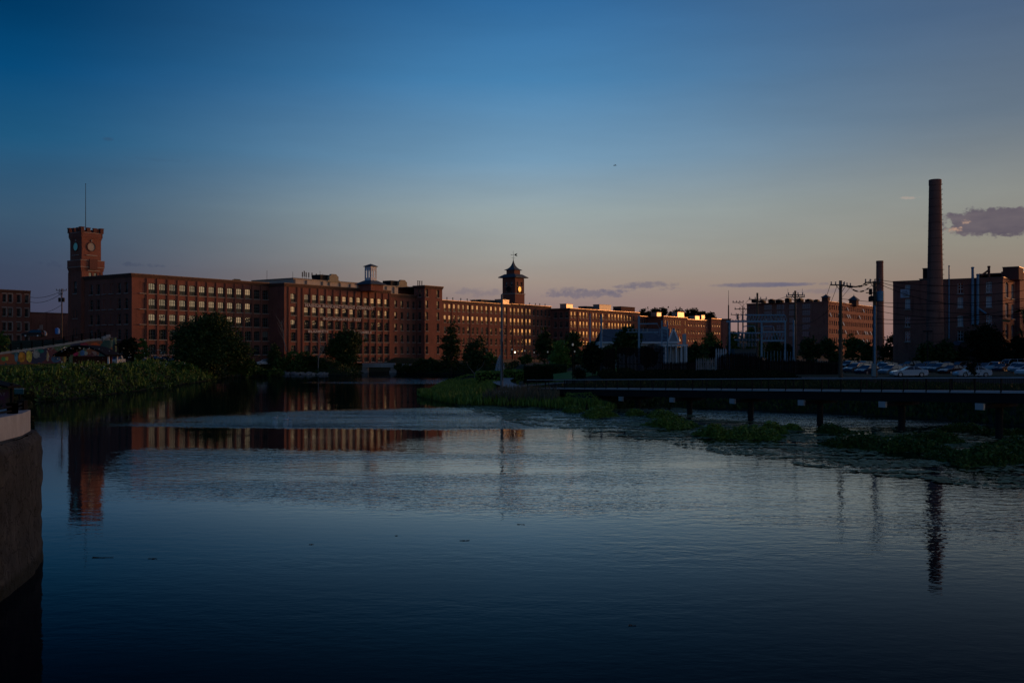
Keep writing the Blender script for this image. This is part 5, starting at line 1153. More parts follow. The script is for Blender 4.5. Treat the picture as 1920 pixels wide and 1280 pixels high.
mb.beam((hx0, Yh - .62, ze - .2), (gxa, Yh - .62, ze - .2), .12, .3); mb.box((hx0 + .3, Yh - .3, (hz + ze) / 2), (.5, .5, ze - hz)); mb.build('trim', WHITE, hs)
# porch to its right with white columns
pxa, pxb = (1236 - CX) / F * 170, (1289 - CX) / F * 170; zpp = zat(646, 170)
mb = MB(); mb.box(((pxa + pxb) / 2, 171.5, zpp - .1), (pxb - pxa, 4, .35)); mb.build('porch_roof', WHITE, hs)
for k in range(6): mb = MB(); x_ = pxa + .2 + (pxb - pxa - .4) * k / 5; mb.box((x_, 169.8, (hz + zpp) / 2 - .15), (.22, .22, zpp - hz - .3)); mb.build('porch_column', WHITE, hs)
mb = MB(); mb.box(((pxa + pxb) / 2 + .6, 173.2, (hz + zpp) / 2 - .2), (pxb - pxa - 1.6, .2, zpp - hz - .4)); mb.build('porch_wall', mat('grey_clapboard', (.42, .45, .48)), hs)
mb = MB(); mb.box(((1283 - CX) / F * 178, 178, (zat(626, 178) + hz) / 2), (.6, .6, zat(626, 178) - hz)); mb.build('chimney', mat('pale_chimney_cap', (.4, .5, .55)), hs)

# ---------------------------------------------------------------- tall slatted fence in steps, with spear-like slats
FB = mat('dark_fence_paint', (.010, .007, .007), rough=.8, spec=.1, island=(.026, .015, .013)); FPALE = mat('pale_fence_slats', (.18, .17, .17), rough=.7, island=(.28, .27, .27))
Yf = 150.0
def fence(px0, px1, ytf, Y_, step, wd, label, m_=FB, base=None, gap=.0, name='slatted_fence', rails=True):
    x0, x1 = (px0 - CX) / F * Y_, (px1 - CX) / F * Y_; zb = gz((x0 + x1) / 2, Y_) - .1 if base is None else base
    r = empty(name, ((x0 + x1) / 2, Y_, zb), label, 'fence'); mb = MB(); x = x0
    while x < x1:
        px = CX + x * F / Y_; zt = zat(ytf(px), Y_) + rng.normal() * .05
        if rng.random() > gap:
            y_ = Y_ + rng.normal() * .01; mb.box((x, y_, (zb + zt) / 2), (wd, .04, zt - zb)); mb.add([(x - wd / 2, y_ - .02, zt), (x + wd / 2, y_ - .02, zt), (x + wd / 2, y_ + .02, zt), (x - wd / 2, y_ + .02, zt), (x, y_, zt + wd * 1.5)], [(0, 1, 4), (1, 2, 4), (2, 3, 4), (3, 0, 4)])
        x += step
    mb.build('slats', m_, r)
    if rails:
        mb = MB(); xs__ = np.arange(x0, x1 - .01, 2.4)
        for z_ in (.4, .85):
            for a in xs__: b_ = min(a + 2.4, x1); h = zat(ytf(CX + (a + b_) / 2 * F / Y_), Y_) - zb; mb.beam((a, Y_ + .06, zb + h * z_), (b_, Y_ + .06, zb + h * z_), .06, .1)
        mb.build('rail', m_, r)
        for a in xs__[::1]:
            h = zat(ytf(CX + a * F / Y_), Y_) - zb; mb = MB(); mb.box((a, Y_ + .14, zb + h * .49), (.12, .12, h * .98)); mb.build('post', m_, r)
    return r
ip = lambda P_: (lambda px: float(np.interp(px, [q_[0] for q_ in P_], [q_[1] for q_ in P_])))
fence(1122, 1243, ip([(1122, 661), (1140, 655), (1170, 652), (1200, 653), (1225, 646), (1243, 650)]), Yf, .20, .175, 'tall dark slatted fence in front of the white house', gap=.03)
fence(1243, 1306, ip([(1243, 681), (1300, 681)]), Yf, .22, .2, 'lower dark slatted fence below the white porch columns')
fence(1243, 1290, ip([(1243, 650), (1250, 647), (1290, 650)]), Yf + 3, .62, .10, 'tall thin widely spaced black bars before the white porch', rails=False, m_=IRON)
fence(1306, 1346, ip([(1306, 674), (1346, 674)]), Yf, .34, .2, 'pale grey picket fence between the dark fence sections', m_=FPALE)
fence(1343, 1361, ip([(1343, 656), (1361, 656)]), Yf + 2.5, .36, .22, 'taller bluish white picket section left of the transformer bank', m_=mat('bluish_pickets', (.42, .47, .52)))
fence(1346, 1430, ip([(1346, 672), (1362, 664), (1400, 668), (1430, 672)]), Yf, .26, .23, 'dark slatted fence at the foot of the transformer bank')
fence(1427, 1484, ip([(1427, 658), (1472, 658.5), (1484, 660)]), Yf + 4, .5, .05, 'thin tall spear topped iron fence inside the steel gantry', m_=GALV, rails=False, name='iron_fence')
fence(1428, 1578, ip([(1428, 676), (1480, 677), (1530, 679), (1578, 682)]), Yf - 4, .24, .22, 'long dark slatted fence right of the transformer bank', gap=.01)
fence(1480, 1540, ip([(1480, 668), (1510, 676), (1540, 671)]), Yf + 10, .5, .07, 'row of pale pointed pickets behind the long dark fence', m_=FPALE, rails=False)

# ---------------------------------------------------------------- substation
def gpost(px, y0, Y_, w_=.32, m_=GALV, mb=None, y1=None):
    x = (px - CX) / F * Y_; zb = gz(x, Y_) - .2 if y1 is None else zat(y1, Y_); mb.box((x, Y_, (zb + zat(y0, Y_)) / 2), (w_, w_, zat(y0, Y_) - zb)); return x
Yg = 158.0
ga = empty('substation_gantry', ((1420 - CX) / F * Yg, Yg, 2.5), 'blue grey steel substation gantry with three legs and stacked cross beams', 'gantry')
for px in (1368, 1428, 1472): mb = MB(); gpost(px, 603, Yg, .24, GALV, mb); mb.build('leg', GALV, ga)
for (p0, p1, y_, h_) in ((1362, 1474, 602.5, .36), (1398, 1472, 590.5, .28), (1427, 1472, 622, .3), (1427, 1472, 638.5, .35), (1370, 1427, 624, .16)):
    mb = MB(); mb.beam(((p0 - CX) / F * Yg, Yg + .05, zat(y_, Yg)), ((p1 - CX) / F * Yg, Yg + .05, zat(y_, Yg)), .22, h_ * .8); mb.build('cross_beam', GALV, ga)
mb = MB()
for p_ in np.arange(1372, 1472, 5.5): a, b_ = ((p_ - CX) / F * Yg, Yg + .3, zat(602, Yg)), ((p_ + 2.7 - CX) / F * Yg, Yg + .3, zat(591 if p_ > 1398 else 599, Yg)); mb.beam(a, b_, .06, .06); mb.beam(b_, ((p_ + 5.5 - CX) / F * Yg, Yg + .3, zat(602, Yg)), .06, .06)
for p_ in np.arange(1430, 1468, 6): mb.beam(((p_ - CX) / F * Yg, Yg + .2, zat(637, Yg)), ((p_ + 3 - CX) / F * Yg, Yg + .2, zat(623, Yg)), .06, .06); mb.beam(((p_ + 3 - CX) / F * Yg, Yg + .2, zat(623, Yg)), ((p_ + 6 - CX) / F * Yg, Yg + .2, zat(637, Yg)), .06, .06)
mb.build('lattice', GALV, ga)
INS = mat('grey_porcelain', (.22, .26, .29), rough=.35)
def insulator(mb, x, y, z, h, r=.13, n=5):
    prof = []
    for k in range(n): z0 = h * k / n; prof += [(r * .45, z0), (r, z0 + h / n * .3), (r * .45, z0 + h / n * .8)]
    mb.lathe((x, y, z), prof, 8)
for k, p_ in enumerate((1402, 1412, 1434, 1444, 1454, 1464, 1382, 1392)):
    mb = MB(); x = (p_ - CX) / F * Yg; insulator(mb, x, Yg, zat(602, Yg) + .25, .9); mb.build('insulator', INS, ga)
# transformer bank
for j, (pa, pb) in enumerate(((1381, 1419),)):
    tb = empty('transformer_bank', ((1400 - CX) / F * 154, 154, 2.6), 'bank of grey finned transformers and stacked insulators inside the gantry', 'transformer')
    for r_ in range(2):
        mb = MB(); zz = zat((624, 637)[r_], 154); mb.beam(((pa - 4 - CX) / F * 154, 154, zz), ((pb + 4 - CX) / F * 154, 154, zz), .25, .22); mb.build('shelf_beam', GALV, tb)
    for r_ in range(3):
        for k in range(6):
            px = pa + (pb - pa) * (k + .5) / 6; zz = zat((632, 641, 650)[r_], 154); mb = MB(); x = (px - CX) / F * 154
            insulator(mb, x, 153.6, zz, .62, .2, 4); insulator(mb, x + .1, 154.4, zz + .05, .6, .17, 4); mb.build('insulator', INS, tb)
    mb = MB(); x = (1400 - CX) / F * 154; mb.box((x, 156, 4.6), (3.4, 2, 4.2))
    for k in range(9): mb.box((x - 1.6 + k * .4, 154.7, 4.4), (.08, .5, 3.4))
    mb.build('tank', mat('transformer_grey', (.10, .12, .13)), tb)
    mb = MB(); mb.path([((px - CX) / F * 153, 153, zat(py, 153)) for px, py in ((1392, 624), (1394, 612), (1404, 611), (1415, 612), (1417, 626))], .07); mb.path([((px - CX) / F * 153, 153, zat(py, 153)) for px, py in ((1430, 624), (1431, 612), (1450, 612), (1452, 624))], .07); mb.build('bus_pipe', GALV, tb)
# dead end pole with arms by the house and lattice ladder mast
Yq = 160; x = (1198 - CX) / F * Yq; pq = empty('switch_pole', (x, Yq, 2.5), 'pale steel switch pole with two long side arms in front of the white house', 'pole')
mb = MB(); gpost(1198, 592, Yq, .30, GALV, mb); mb.build('post', GALV, pq)
for (y_, p0, p1) in ((607, 1199, 1233), (623, 1200, 1234)): mb = MB(); mb.beam(((p0 - CX) / F * Yq, Yq, zat(y_, Yq)), ((p1 - CX) / F * Yq, Yq, zat(y_ - .5, Yq)), .16, .18); mb.build('arm', GALV, pq)
for px in (1178, 1186, 1193, 1205, 1213): mb = MB(); insulator(mb, (px - CX) / F * Yq, Yq, zat(622, Yq), .55, .2, 3); mb.build('insulator', INS, pq)
mb = MB(); mb.beam(((1174 - CX) / F * Yq, Yq, zat(622.5, Yq)), ((1199 - CX) / F * Yq, Yq, zat(622.5, Yq)), .1, .12); mb.path([((a - CX) / F * Yq, Yq, zat(b_, Yq)) for a, b_ in ((1232, 607), (1238, 617), (1236, 629), (1226, 623))], .03); mb.build('bracket', GALV, pq)
x = (1246 - CX) / F * 163; lm = empty('lattice_mast', (x, 163, 2.5), 'narrow ladder like steel mast right of the white house gable', 'mast')
for px in (1241, 1251.5): mb = MB(); gpost(px, 601, 163, .18, GALV, mb); mb.build('leg', GALV, lm)
mb = MB()
for y_ in range(606, 690, 7): mb.beam(((1241 - CX) / F * 163, 163, zat(y_, 163)), ((1251.5 - CX) / F * 163, 163, zat(y_ + 3, 163)), .07, .07)
mb.box((x, 163.1, zat(615, 163)), (1.0, .3, .5)); mb.build('rung', GALV, lm)
def spole(px, y0, Y_, r, m_, label, name='steel_pole', y1=None, arms=(), top=None, cat='pole', mount=None):
    x = (px - CX) / F * Y_; zb = gz(x, Y_) - .2 if y1 is None else zat(y1, Y_); r_ = empty(name, (x, Y_, zb), label, cat); zt = zat(y0, Y_)
    mb = MB(); mb.tube((x, Y_, zb), (x, Y_, zt), r, r * .72, 10); mb.build('pole', m_, r_)
    for (ya, hl, hr, drop) in arms:
        mb = MB(); z = zat(ya, Y_); mb.beam((x + hl / F * Y_, Y_ - r - .05, z), (x + hr / F * Y_, Y_ - r - .05, z + drop), .13, .15)
        mb.beam((x + hl / F * Y_ * .5, Y_ - r - .02, z), (x, Y_ - r, z - .9), .05, .06); mb.beam((x + hr / F * Y_ * .5, Y_ - r - .02, z), (x, Y_ - r, z - .9), .05, .06); mb.build('cross_arm', m_ if m_ is WOODP else STEELD, r_)
        n_ = 4
        for k in range(n_): mb = MB(); f_ = k / (n_ - 1); insulator(mb, x + (hl + (hr - hl) * f_) / F * Y_ * .94, Y_ - r - .05, z + .08 + drop * f_, .38, .11, 2); mb.build('insulator', INS, r_)
    return r_
spole(1106.5, 588, 165, .17, GALV, 'slender grey steel pole left of the white house'); spole(1127.5, 590, 158, .20, GALV, 'pale steel pole at the left corner of the white house')
spole(1366, 572, 175, .14, STEELD, 'dark whip antenna mast left of the substation gantry', 'antenna_mast', cat='mast')
mb = MB(); x = (1366 - CX) / F * 175; mb.tube((x, 175, zat(573, 175)), (x, 175, zat(544, 175)), .05, .025, 6); mb.build('whip', STEELD, bpy.data.objects['antenna_mast'])
spole(1420, 549, 170, .22, WOODP, 'brown wooden pole with one crossarm directly above the transformer bank', 'utility_pole', arms=((561.5, -16, 17, .0),))
spole(1393, 575, 215, .18, WOODP, 'small brown pole with crossarm left of the transformer bank', 'utility_pole', arms=((579.5, -16, 12, 0), (567, -20, 0, 0)))
spole(1384, 588, 250, .2, WOODP, 'farthest little brown pole seen left of the transformer bank', 'utility_pole', arms=((590, -14, 15, 0),))
spole(1491, 545, 162, .22, WOODP, 'wooden pole with wide double crossarm right of the gantry', 'utility_pole', arms=((556.5, -18, 17, 0), (553, -14, 14, 0)))
mb = MB(); x = (1490 - CX) / F * 162
for dx in (-14, 13): mb.tube((x + dx / F * 162, 161.6, zat(556, 162)), (x + dx / F * 162, 161.6, zat(541, 162)), .03, .02, 5)
mb.tube((x - .3, 161.5, zat(690, 162)), (x - .3, 161.5, zat(600, 162)), .16, .16, 8, caps=True); mb.build('conduit', GALV, bpy.data.objects['utility_pole.003'])
spole(1576, 526, 128, .26, WOODP, 'tall brown wooden pole left of the parked cars', 'utility_pole', arms=((534.5, -20, 6, 0), (535.5, -2, 18, -.1)))
pT = spole(1640, 527, 118, .26, WOODP, 'tall wooden pole with transformers and steel conduit among the parked cars', 'utility_pole', arms=((530, -20, 8, 0),))
mb = MB(); x = (1640 - CX) / F * 118; mb.tube((x - .12, 117.62, zat(706, 118)), (x - .12, 117.62, zat(573, 118)), .13, .13, 8); mb.build('conduit', GALV, pT)
for (dx, y0, y1, r_) in ((-8, 557, 565, .33), (9, 548, 565, .42)):
    mb = MB(); xx_ = x + dx / F * 118; mb.lathe((xx_, 117.7, zat(y1, 118)), [(r_ * .9, 0), (r_, .05), (r_, zat(y0, 118) - zat(y1, 118)), (r_ * .6, zat(y0, 118) - zat(y1, 118) + .12)], 12); insulator(mb, xx_, 117.7, zat(y0, 118) + .1, .35, .09, 2); mb.build('transformer', STEELD if dx < 0 else GALV, pT)
mb = MB(); mb.box((x - .55, 117.8, zat(547, 118)), (.3, .3, .7)); mb.beam((x - 1.1, 117.75, zat(549, 118)), (x, 117.75, zat(549, 118)), .08, .1); mb.build('cutout_switch', STEELD, pT)
mb = MB(); mb.box(((1633.5 - CX) / F * 118, 117.2, zat(693, 118)), (.42, .35, 1.45)); tag(mb.build('utility_cabinet', mat('pale_green_cabinet', (.25, .33, .36)), origin=((1633.5 - CX) / F * 118, 117.2, zat(705, 118))), 'pale green metal cabinet at the foot of the transformer pole', 'cabinet')
# far left pole and lone grey pole of the park
pl = spole(116, 541, 240, .17, WOODP, 'dark wooden utility pole between the low building and the battlement tower', 'utility_pole', y1=634, arms=((544.5, -10, 10, 0), (552, -5, 2, 0)))
mb = MB(); x = (116 - CX) / F * 240
for dx in (-.45, .45): mb.lathe((x + dx, 239.8, zat(566, 240)), [(.3, 0), (.32, .9), (.2, 1.0)], 10)
mb.build('transformer', STEELD, pl)
pk = spole(941, 552, 126, .2, WOODG, 'pale grey wooden pole standing on the park path', 'utility_pole')
mb = MB(); x = (941 - CX) / F * 126; mb.tube((x + .12, 125.7, zat(712, 126)), (x + .12, 125.7, zat(640, 126)), .05, .05, 6); mb.box((x + .12, 125.65, zat(657, 126)), (.14, .12, .22)); mb.build('conduit', STEELD, pk)
spole(1739.5, 621, 190, .12, STEELD, 'small dark floodlight pole in front of the tallest chimney', 'floodlight_pole', cat='lamp')
mb = MB(); x = (1739.5 - CX) / F * 190; mb.box((x, 190, zat(621, 190)), (1.7, .35, .28)); mb.build('lamp_head', STEELD, bpy.data.objects['floodlight_pole'])
# wires
def wire(a, b_, sag, label, r=.03, n=14):
    A_ = Vector(((a[0] - CX) / F * a[2], a[2], zat(a[1], a[2]))); B_ = Vector(((b_[0] - CX) / F * b_[2], b_[2], zat(b_[1], b_[2]))); mb = MB(); pts = []
    for k in range(n + 1): t_ = k / n; p_ = A_.lerp(B_, t_); p_.z -= sag * 4 * t_ * (1 - t_); pts.append(tuple(p_))
    mb.path(pts, r, 4); o = tag(mb.build('power_line', IRON, origin=tuple(A_)), label, 'cable', 'power lines strung between the poles'); return o
def rope(a, b_, sag, label):
    A_ = Vector(((a[0] - CX) / F * a[2], a[2], zat(a[1], a[2]))); B_ = Vector(((b_[0] - CX) / F * b_[2], b_[2], zat(b_[1], b_[2]))); mb = MB(); pts = []
    for k in range(17): t_ = k / 16; p_ = A_.lerp(B_, t_); p_.z -= sag * 4 * t_ * (1 - t_); pts.append(tuple(p_))
    mb.path(pts, .03, 4)
    for k in range(2, 15):
        if k in (3, 4, 5, 8, 9, 12): p_, q_ = Vector(pts[k]), Vector(pts[k + 1]); mb.tube(tuple(p_), tuple(p_.lerp(q_, .5)), .10, .04, 6); mb.tube(tuple(p_.lerp(q_, .5)), tuple(q_), .10, .04, 6)
    tag(mb.build('insulator_string', IRON, origin=tuple(A_)), label, 'cable', 'insulator strings between the two tallest wooden poles')
rope((1580, 535, 128), (1634, 524, 118), .5, 'uppermost cable with dark insulator discs between the two tall wooden poles')
rope((1588, 534, 128), (1636, 528, 118), .4, 'middle cable with dark insulator discs between the two tall wooden poles')
rope((1592, 537, 128), (1638, 531, 118), .8, 'lowest most sagging cable with dark insulator discs between the two tall wooden poles')
wl_r = 'thin black power line running right past the factory wall'
WLN = ['uppermost power line running right from the transformer pole', 'second power line from the top right of the transformer pole', 'third power line, sagging most, right of the transformer pole', 'upper of two lines from the brown pole crossing behind the transformer pole', 'lower of two lines from the brown pole crossing behind the transformer pole', 'power line starting low on the transformer pole and rising right', 'lowest starting power line rising right across the factory wall', 'power line descending right from the transformer cans']
for a, b_, s_ in [((1640, 523, 118), (1990, 512, 100), 1.0), ((1644, 527, 118), (1990, 530, 100), 1.4), ((1644, 530, 118), (1990, 545, 100), 2.0), ((1576, 560, 128), (1990, 552, 104), .8), ((1576, 566, 128), (1990, 574, 104), 1.6),
                  ((1644, 598, 118), (1990, 560, 100), .8), ((1644, 606, 118), (1990, 575, 100), .6), ((1640, 572, 118), (1990, 598, 100), .2)]: wire(a, b_, s_, WLN.pop(0), .028)
WLS = ['steep cable from the left tip of the brown pole crossarm', 'steep cable beside the brown pole dropping behind it', 'long cable from the brown pole down to the gantry beam', 'upper cable between the double crossarm pole and the pole over the transformers', 'lower cable between the double crossarm pole and the pole over the transformers', 'cable from the pole over the transformers down left to the small pole', 'cable from the right end of that crossarm down left to the small pole']
wl_s = 'thin black power line sloping down to the substation gantry'
for a, b_, s_ in [((1557, 533, 128), (1540, 575, 150), .3), ((1570, 534, 128), (1545, 590, 150), .4), ((1596, 536, 128), (1495, 610, 158), 1.2), ((1508, 556, 162), (1437, 561, 170), .5), ((1474, 556, 162), (1404, 561, 170), .5), ((1404, 561, 170), (1377, 580, 215), .5), ((1437, 561, 170), (1405, 579, 215), .4)]: wire(a, b_, s_, WLS.pop(0), .03)
WLP = ['upper cable from the grey park pole to the slender steel pole', 'lower cable from the grey park pole to the steel pole by the house', 'cable over the white house roof to the switch pole', 'cable low across the front of the white house roof']
for a, b_, s_ in [((941, 556, 126), (1106, 590, 165), 1.0), ((941, 560, 126), (1127, 596, 158), 1.4), ((1106, 595, 165), (1198, 600, 160), .6), ((1127, 628, 158), (1198, 634, 160), .3)]: wire(a, b_, s_, WLP.pop(0), .022)
WLL = ['top cable left of the battlement tower', 'bottom sagging cable left of the battlement tower', 'middle cable left of the battlement tower']
for a, b_, s_ in [((116, 545, 240), (57, 557, 281), .7), ((116, 571, 240), (57, 585, 281), 1.0), ((111, 553, 240), (57, 566, 281), .8)]: wire(a, b_, s_, WLL.pop(0), .05)

# ---------------------------------------------------------------- park lamps, bollards, fountain, swans, bird
def park_lamp(px, ytop, Y_, lit, label, z=None):
    x = (px - CX) / F * Y_; zb = gz(x, Y_) if z is None else z; r = empty('park_lamp', (x, Y_, zb), label, 'street lamp', 'park lamps'); zt = zat(ytop, Y_)
    mb = MB(); mb.lathe((x, Y_, zb - .1), [(.2, 0), (.2, .35), (.1, .5), (.065, .7), (.055, zt - zb - .5), (.12, zt - zb - .42), (.05, zt - zb - .36)], 10); mb.build('post', IRON, r)
    mb = MB(); mb.lathe((x, Y_, zt - .45), [(.05, 0), (.12, .12), (.12, .24), (.07, .34)], 12); mb.build('lamp_globe', LAMPG if lit else LAMPD, r, smooth=True)
    mb = MB(); mb.lathe((x, Y_, zt), [(.24, 0), (.14, .1), (.02, .2)], 12); mb.build('cap', IRON, r); return r
park_lamp(965.5, 657.5, 190, True, 'lit park lamp glowing white in front of the wing right of the grey pole'); park_lamp(960, 652, 178, False, 'dark park lamp just left of the glowing one')
park_lamp(984, 655, 205, False, 'dim park lamp above the left end of the clipped hedge'); park_lamp(1001.5, 658, 205, False, 'dim park lamp left of the light green tree')
park_lamp(1027, 657, 190, False, 'dim park lamp against the light green tree with blue banner'); park_lamp(1074, 642, 128, False, 'tall black park lamp on the lawn path before the black hedge')
park_lamp(1077.5, 656, 185, False, 'small dim lamp behind the tall black park lamp')
mb = MB(); x = (1031 - CX) / F * 190; mb.box((x + .1, 190, zat(678, 190)), (.55, .05, 1.5)); tag(mb.build('blue_banner', mat('blue_banner_cloth', (.10, .2, .32)), origin=(x, 190, zat(684, 190))), 'pale blue banner hanging below a lamp by the light green tree', 'banner')
for px, Y_ in ((943, 164), (951, 168), (963, 172), (973, 176)):
    x = (px - CX) / F * Y_; zb = gz(x, Y_); mb = MB(); h_ = zat({943: 702, 951: 700.5, 963: 699.5, 973: 699}[px], Y_) - zb; mb.lathe((x, Y_, zb), [(.13, 0), (.12, h_ * .9), (.08, h_)], 10)
    tag(mb.build('bollard', CONCW, origin=(x, Y_, zb)), {943: 'pale bollard right against the grey wooden pole', 951: 'second pale bollard counted from the grey pole', 963: 'third pale bollard counted from the grey pole', 973: 'pale bollard farthest from the grey pole, by the hedge end'}[px], 'bollard', 'bollards along the path')
SPRAY = mat('white_water_spray', (.75, .8, .85), rough=.4, alpha=.22)
fx, fy = (937.5 - CX) / F * 236, 236; ft = empty('fountain', (fx, fy, 0), 'white fountain spray fanning down beside the grey pole', 'fountain')
mb = MB()
for k in range(150):
    a = rng.uniform(0, 2 * pi); rr = rng.uniform(.2, 1.5); hh = rng.uniform(4.2, 5.4); pts = []
    for i in range(8): t_ = i / 7; pts.append((fx + cos(a) * rr * t_ * 1.1, fy + sin(a) * rr * t_, .2 + hh * (1 - (1 - t_ * 1.0) ** 1 * 0) * (1 - t_ ** 2)))
    for p_, q_ in zip(pts[:-1], pts[1:]): mb.beam(p_, q_, .045, .045)
mb.build('spray', SPRAY, ft); mb = MB(); mb.lathe((fx, fy, -.1), [(.5, 0), (.5, .25), (.12, .3), (.08, .6)], 12); mb.build('nozzle', STEELD, ft)
SWAN = mat('white_feathers', (.75, .78, .82), rough=.7)
def swan(px, py, rz, label):
    x, y, _ = at(px, py, z=0); mb = MB(); n = 12; prof = [(-.75, .02, .03), (-.55, .16, .10), (-.2, .25, .17), (.2, .24, .17), (.45, .13, .12), (.55, .03, .05)]; vs = []
    for (a, w_, h_) in prof:
        for k in range(n): t_ = 2 * pi * k / n; vs.append((a, cos(t_) * w_, .13 + sin(t_) * h_))
    fs = [(i * n + k, i * n + (k + 1) % n, (i + 1) * n + (k + 1) % n, (i + 1) * n + k) for i in range(len(prof) - 1) for k in range(n)]; mb.add(vs, fs + [tuple(range(n - 1, -1, -1)), tuple(range((len(prof) - 1) * n, len(prof) * n))])
    mb.tube((.42, 0, .2), (.6, 0, .42), .07, .05, 8); mb.tube((.6, 0, .42), (.58, 0, .66), .05, .045, 8); mb.tube((.56, 0, .68), (.74, 0, .66), .065, .05, 8); mb.tube((-.7, 0, .15), (-.95, 0, .24), .08, .02, 6)
    o = mb.build('swan', [SWAN], smooth=True); o.location = (x, y, 0); o.rotation_euler = (0, 0, rz); o.scale = (.34, .34, .42); tag(o, label, 'swan', 'white birds on the river')
    m2 = MB(); m2.tube((.74, 0, .66), (.86, 0, .63), .03, .01, 6); b_ = m2.build('beak', mat('orange_beak', (.5, .2, .04)), None); b_.parent = o; return o
swan(516.5, 784, .2, 'white water bird alone, leftmost of the three on the rippled water'); swan(536.5, 787.5, .4, 'white water bird in the middle of the three on the river'); swan(544, 786.5, 2.6, 'white water bird at the right of the three on the river')
bx_, by_, bz_ = (1153 - CX) / F * 90, 90, zat(310.5, 90); mb = MB(); mb.tube((-.12, 0, 0), (.14, 0, .02), .035, .02, 6); mb.add([(0, 0, .01), (.06, 0, .01), (.02, .22, .07), (-.04, .24, .06)], [(0, 1, 2, 3)]); mb.add([(0, 0, .01), (.06, 0, .01), (.02, -.22, .07), (-.04, -.24, .06)], [(3, 2, 1, 0)])
o = mb.build('flying_bird', IRON); o.location = (bx_, by_, bz_); tag(o, 'tiny dark bird gliding high in the open sky', 'bird')
for i, (px, py, s_) in enumerate([(184, 1045, .5), (286, 1047, .3), (600, 935, .35), (871, 1013, .3), (585, 1020, .14), (742, 1004, .16), (975, 983, .3), (1180, 1171, .14)]):
    x, y, _ = at(px, py, z=0); r_ = MB(); 
    for k in range(4): r_.beam((rng.normal() * s_ * .3, rng.normal() * .03, .006), (rng.normal() * s_ * .5, rng.normal() * .04, .010), .012 + .015 * rng.random(), .008)
    o = r_.build('floating_twig', BARK); o.location = (x, y, .004); tag(o, ['long dark twig afloat under the flagpole reflection', 'small floating twig right of the flagpole reflection', 'dark twig afloat in the centre left of the calm water', 'dark floating twig below the middle of the rippled water', 'tiny leaf afloat left of the centre of the river', 'tiny leaf afloat just left of the middle twig', 'floating twig under the pointed clock tower reflection', 'tiny leaf afloat in the lower right dark water'][i], 'twig', 'floating twigs on the river')
# bicycle and two seated figures are not resolvable: a white moped-like parked cycle beside the path
bx0, by0 = (938 - CX) / F * 119, 119.0; bzg = gz(bx0, by0) + .02; bc = empty('bicycle', (bx0, by0, bzg), 'small white and black bicycle leaning at the foot of the grey pole', 'bicycle')
for dx in (-.5, .5):
    mb = MB(); N = 18; cc = (bx0 + dx, by0, bzg + .33)
    for k in range(N): a, b_ = 2 * pi * k / N, 2 * pi * (k + 1) / N; mb.beam((cc[0] + cos(a) * .32, by0, cc[2] + sin(a) * .32), (cc[0] + cos(b_) * .32, by0, cc[2] + sin(b_) * .32), .04, .04)
    for k in range(6): a = pi * k / 6; mb.beam((cc[0] + cos(a) * .3, by0, cc[2] + sin(a) * .3), (cc[0] - cos(a) * .3, by0, cc[2] - sin(a) * .3), .01, .01)
    mb.build('wheel', BLACKP, bc)
mb = MB()
for a, b_ in (((-.5, .33), (-.12, .78)), ((-.12, .78), (.42, .72)), ((.42, .72), (-.02, .3)), ((-.02, .3), (-.12, .78)), ((-.5, .33), (-.02, .3)), ((.5, .33), (.38, .92)), ((-.12, .78), (-.16, .92))): mb.tube((bx0 + a[0], by0, bzg + a[1]), (bx0 + b_[0], by0, bzg + b_[1]), .028, .028, 6)
mb.build('frame', WHITE, bc); mb = MB(); mb.box((bx0 - .17, by0, bzg + .95), (.26, .14, .06)); mb.build('saddle', BLACKP, bc); mb = MB(); mb.tube((bx0 + .38, by0 - .25, bzg + .98), (bx0 + .38, by0 + .25, bzg + .98), .022, .022, 6); mb.build('handlebar', BLACKP, bc)

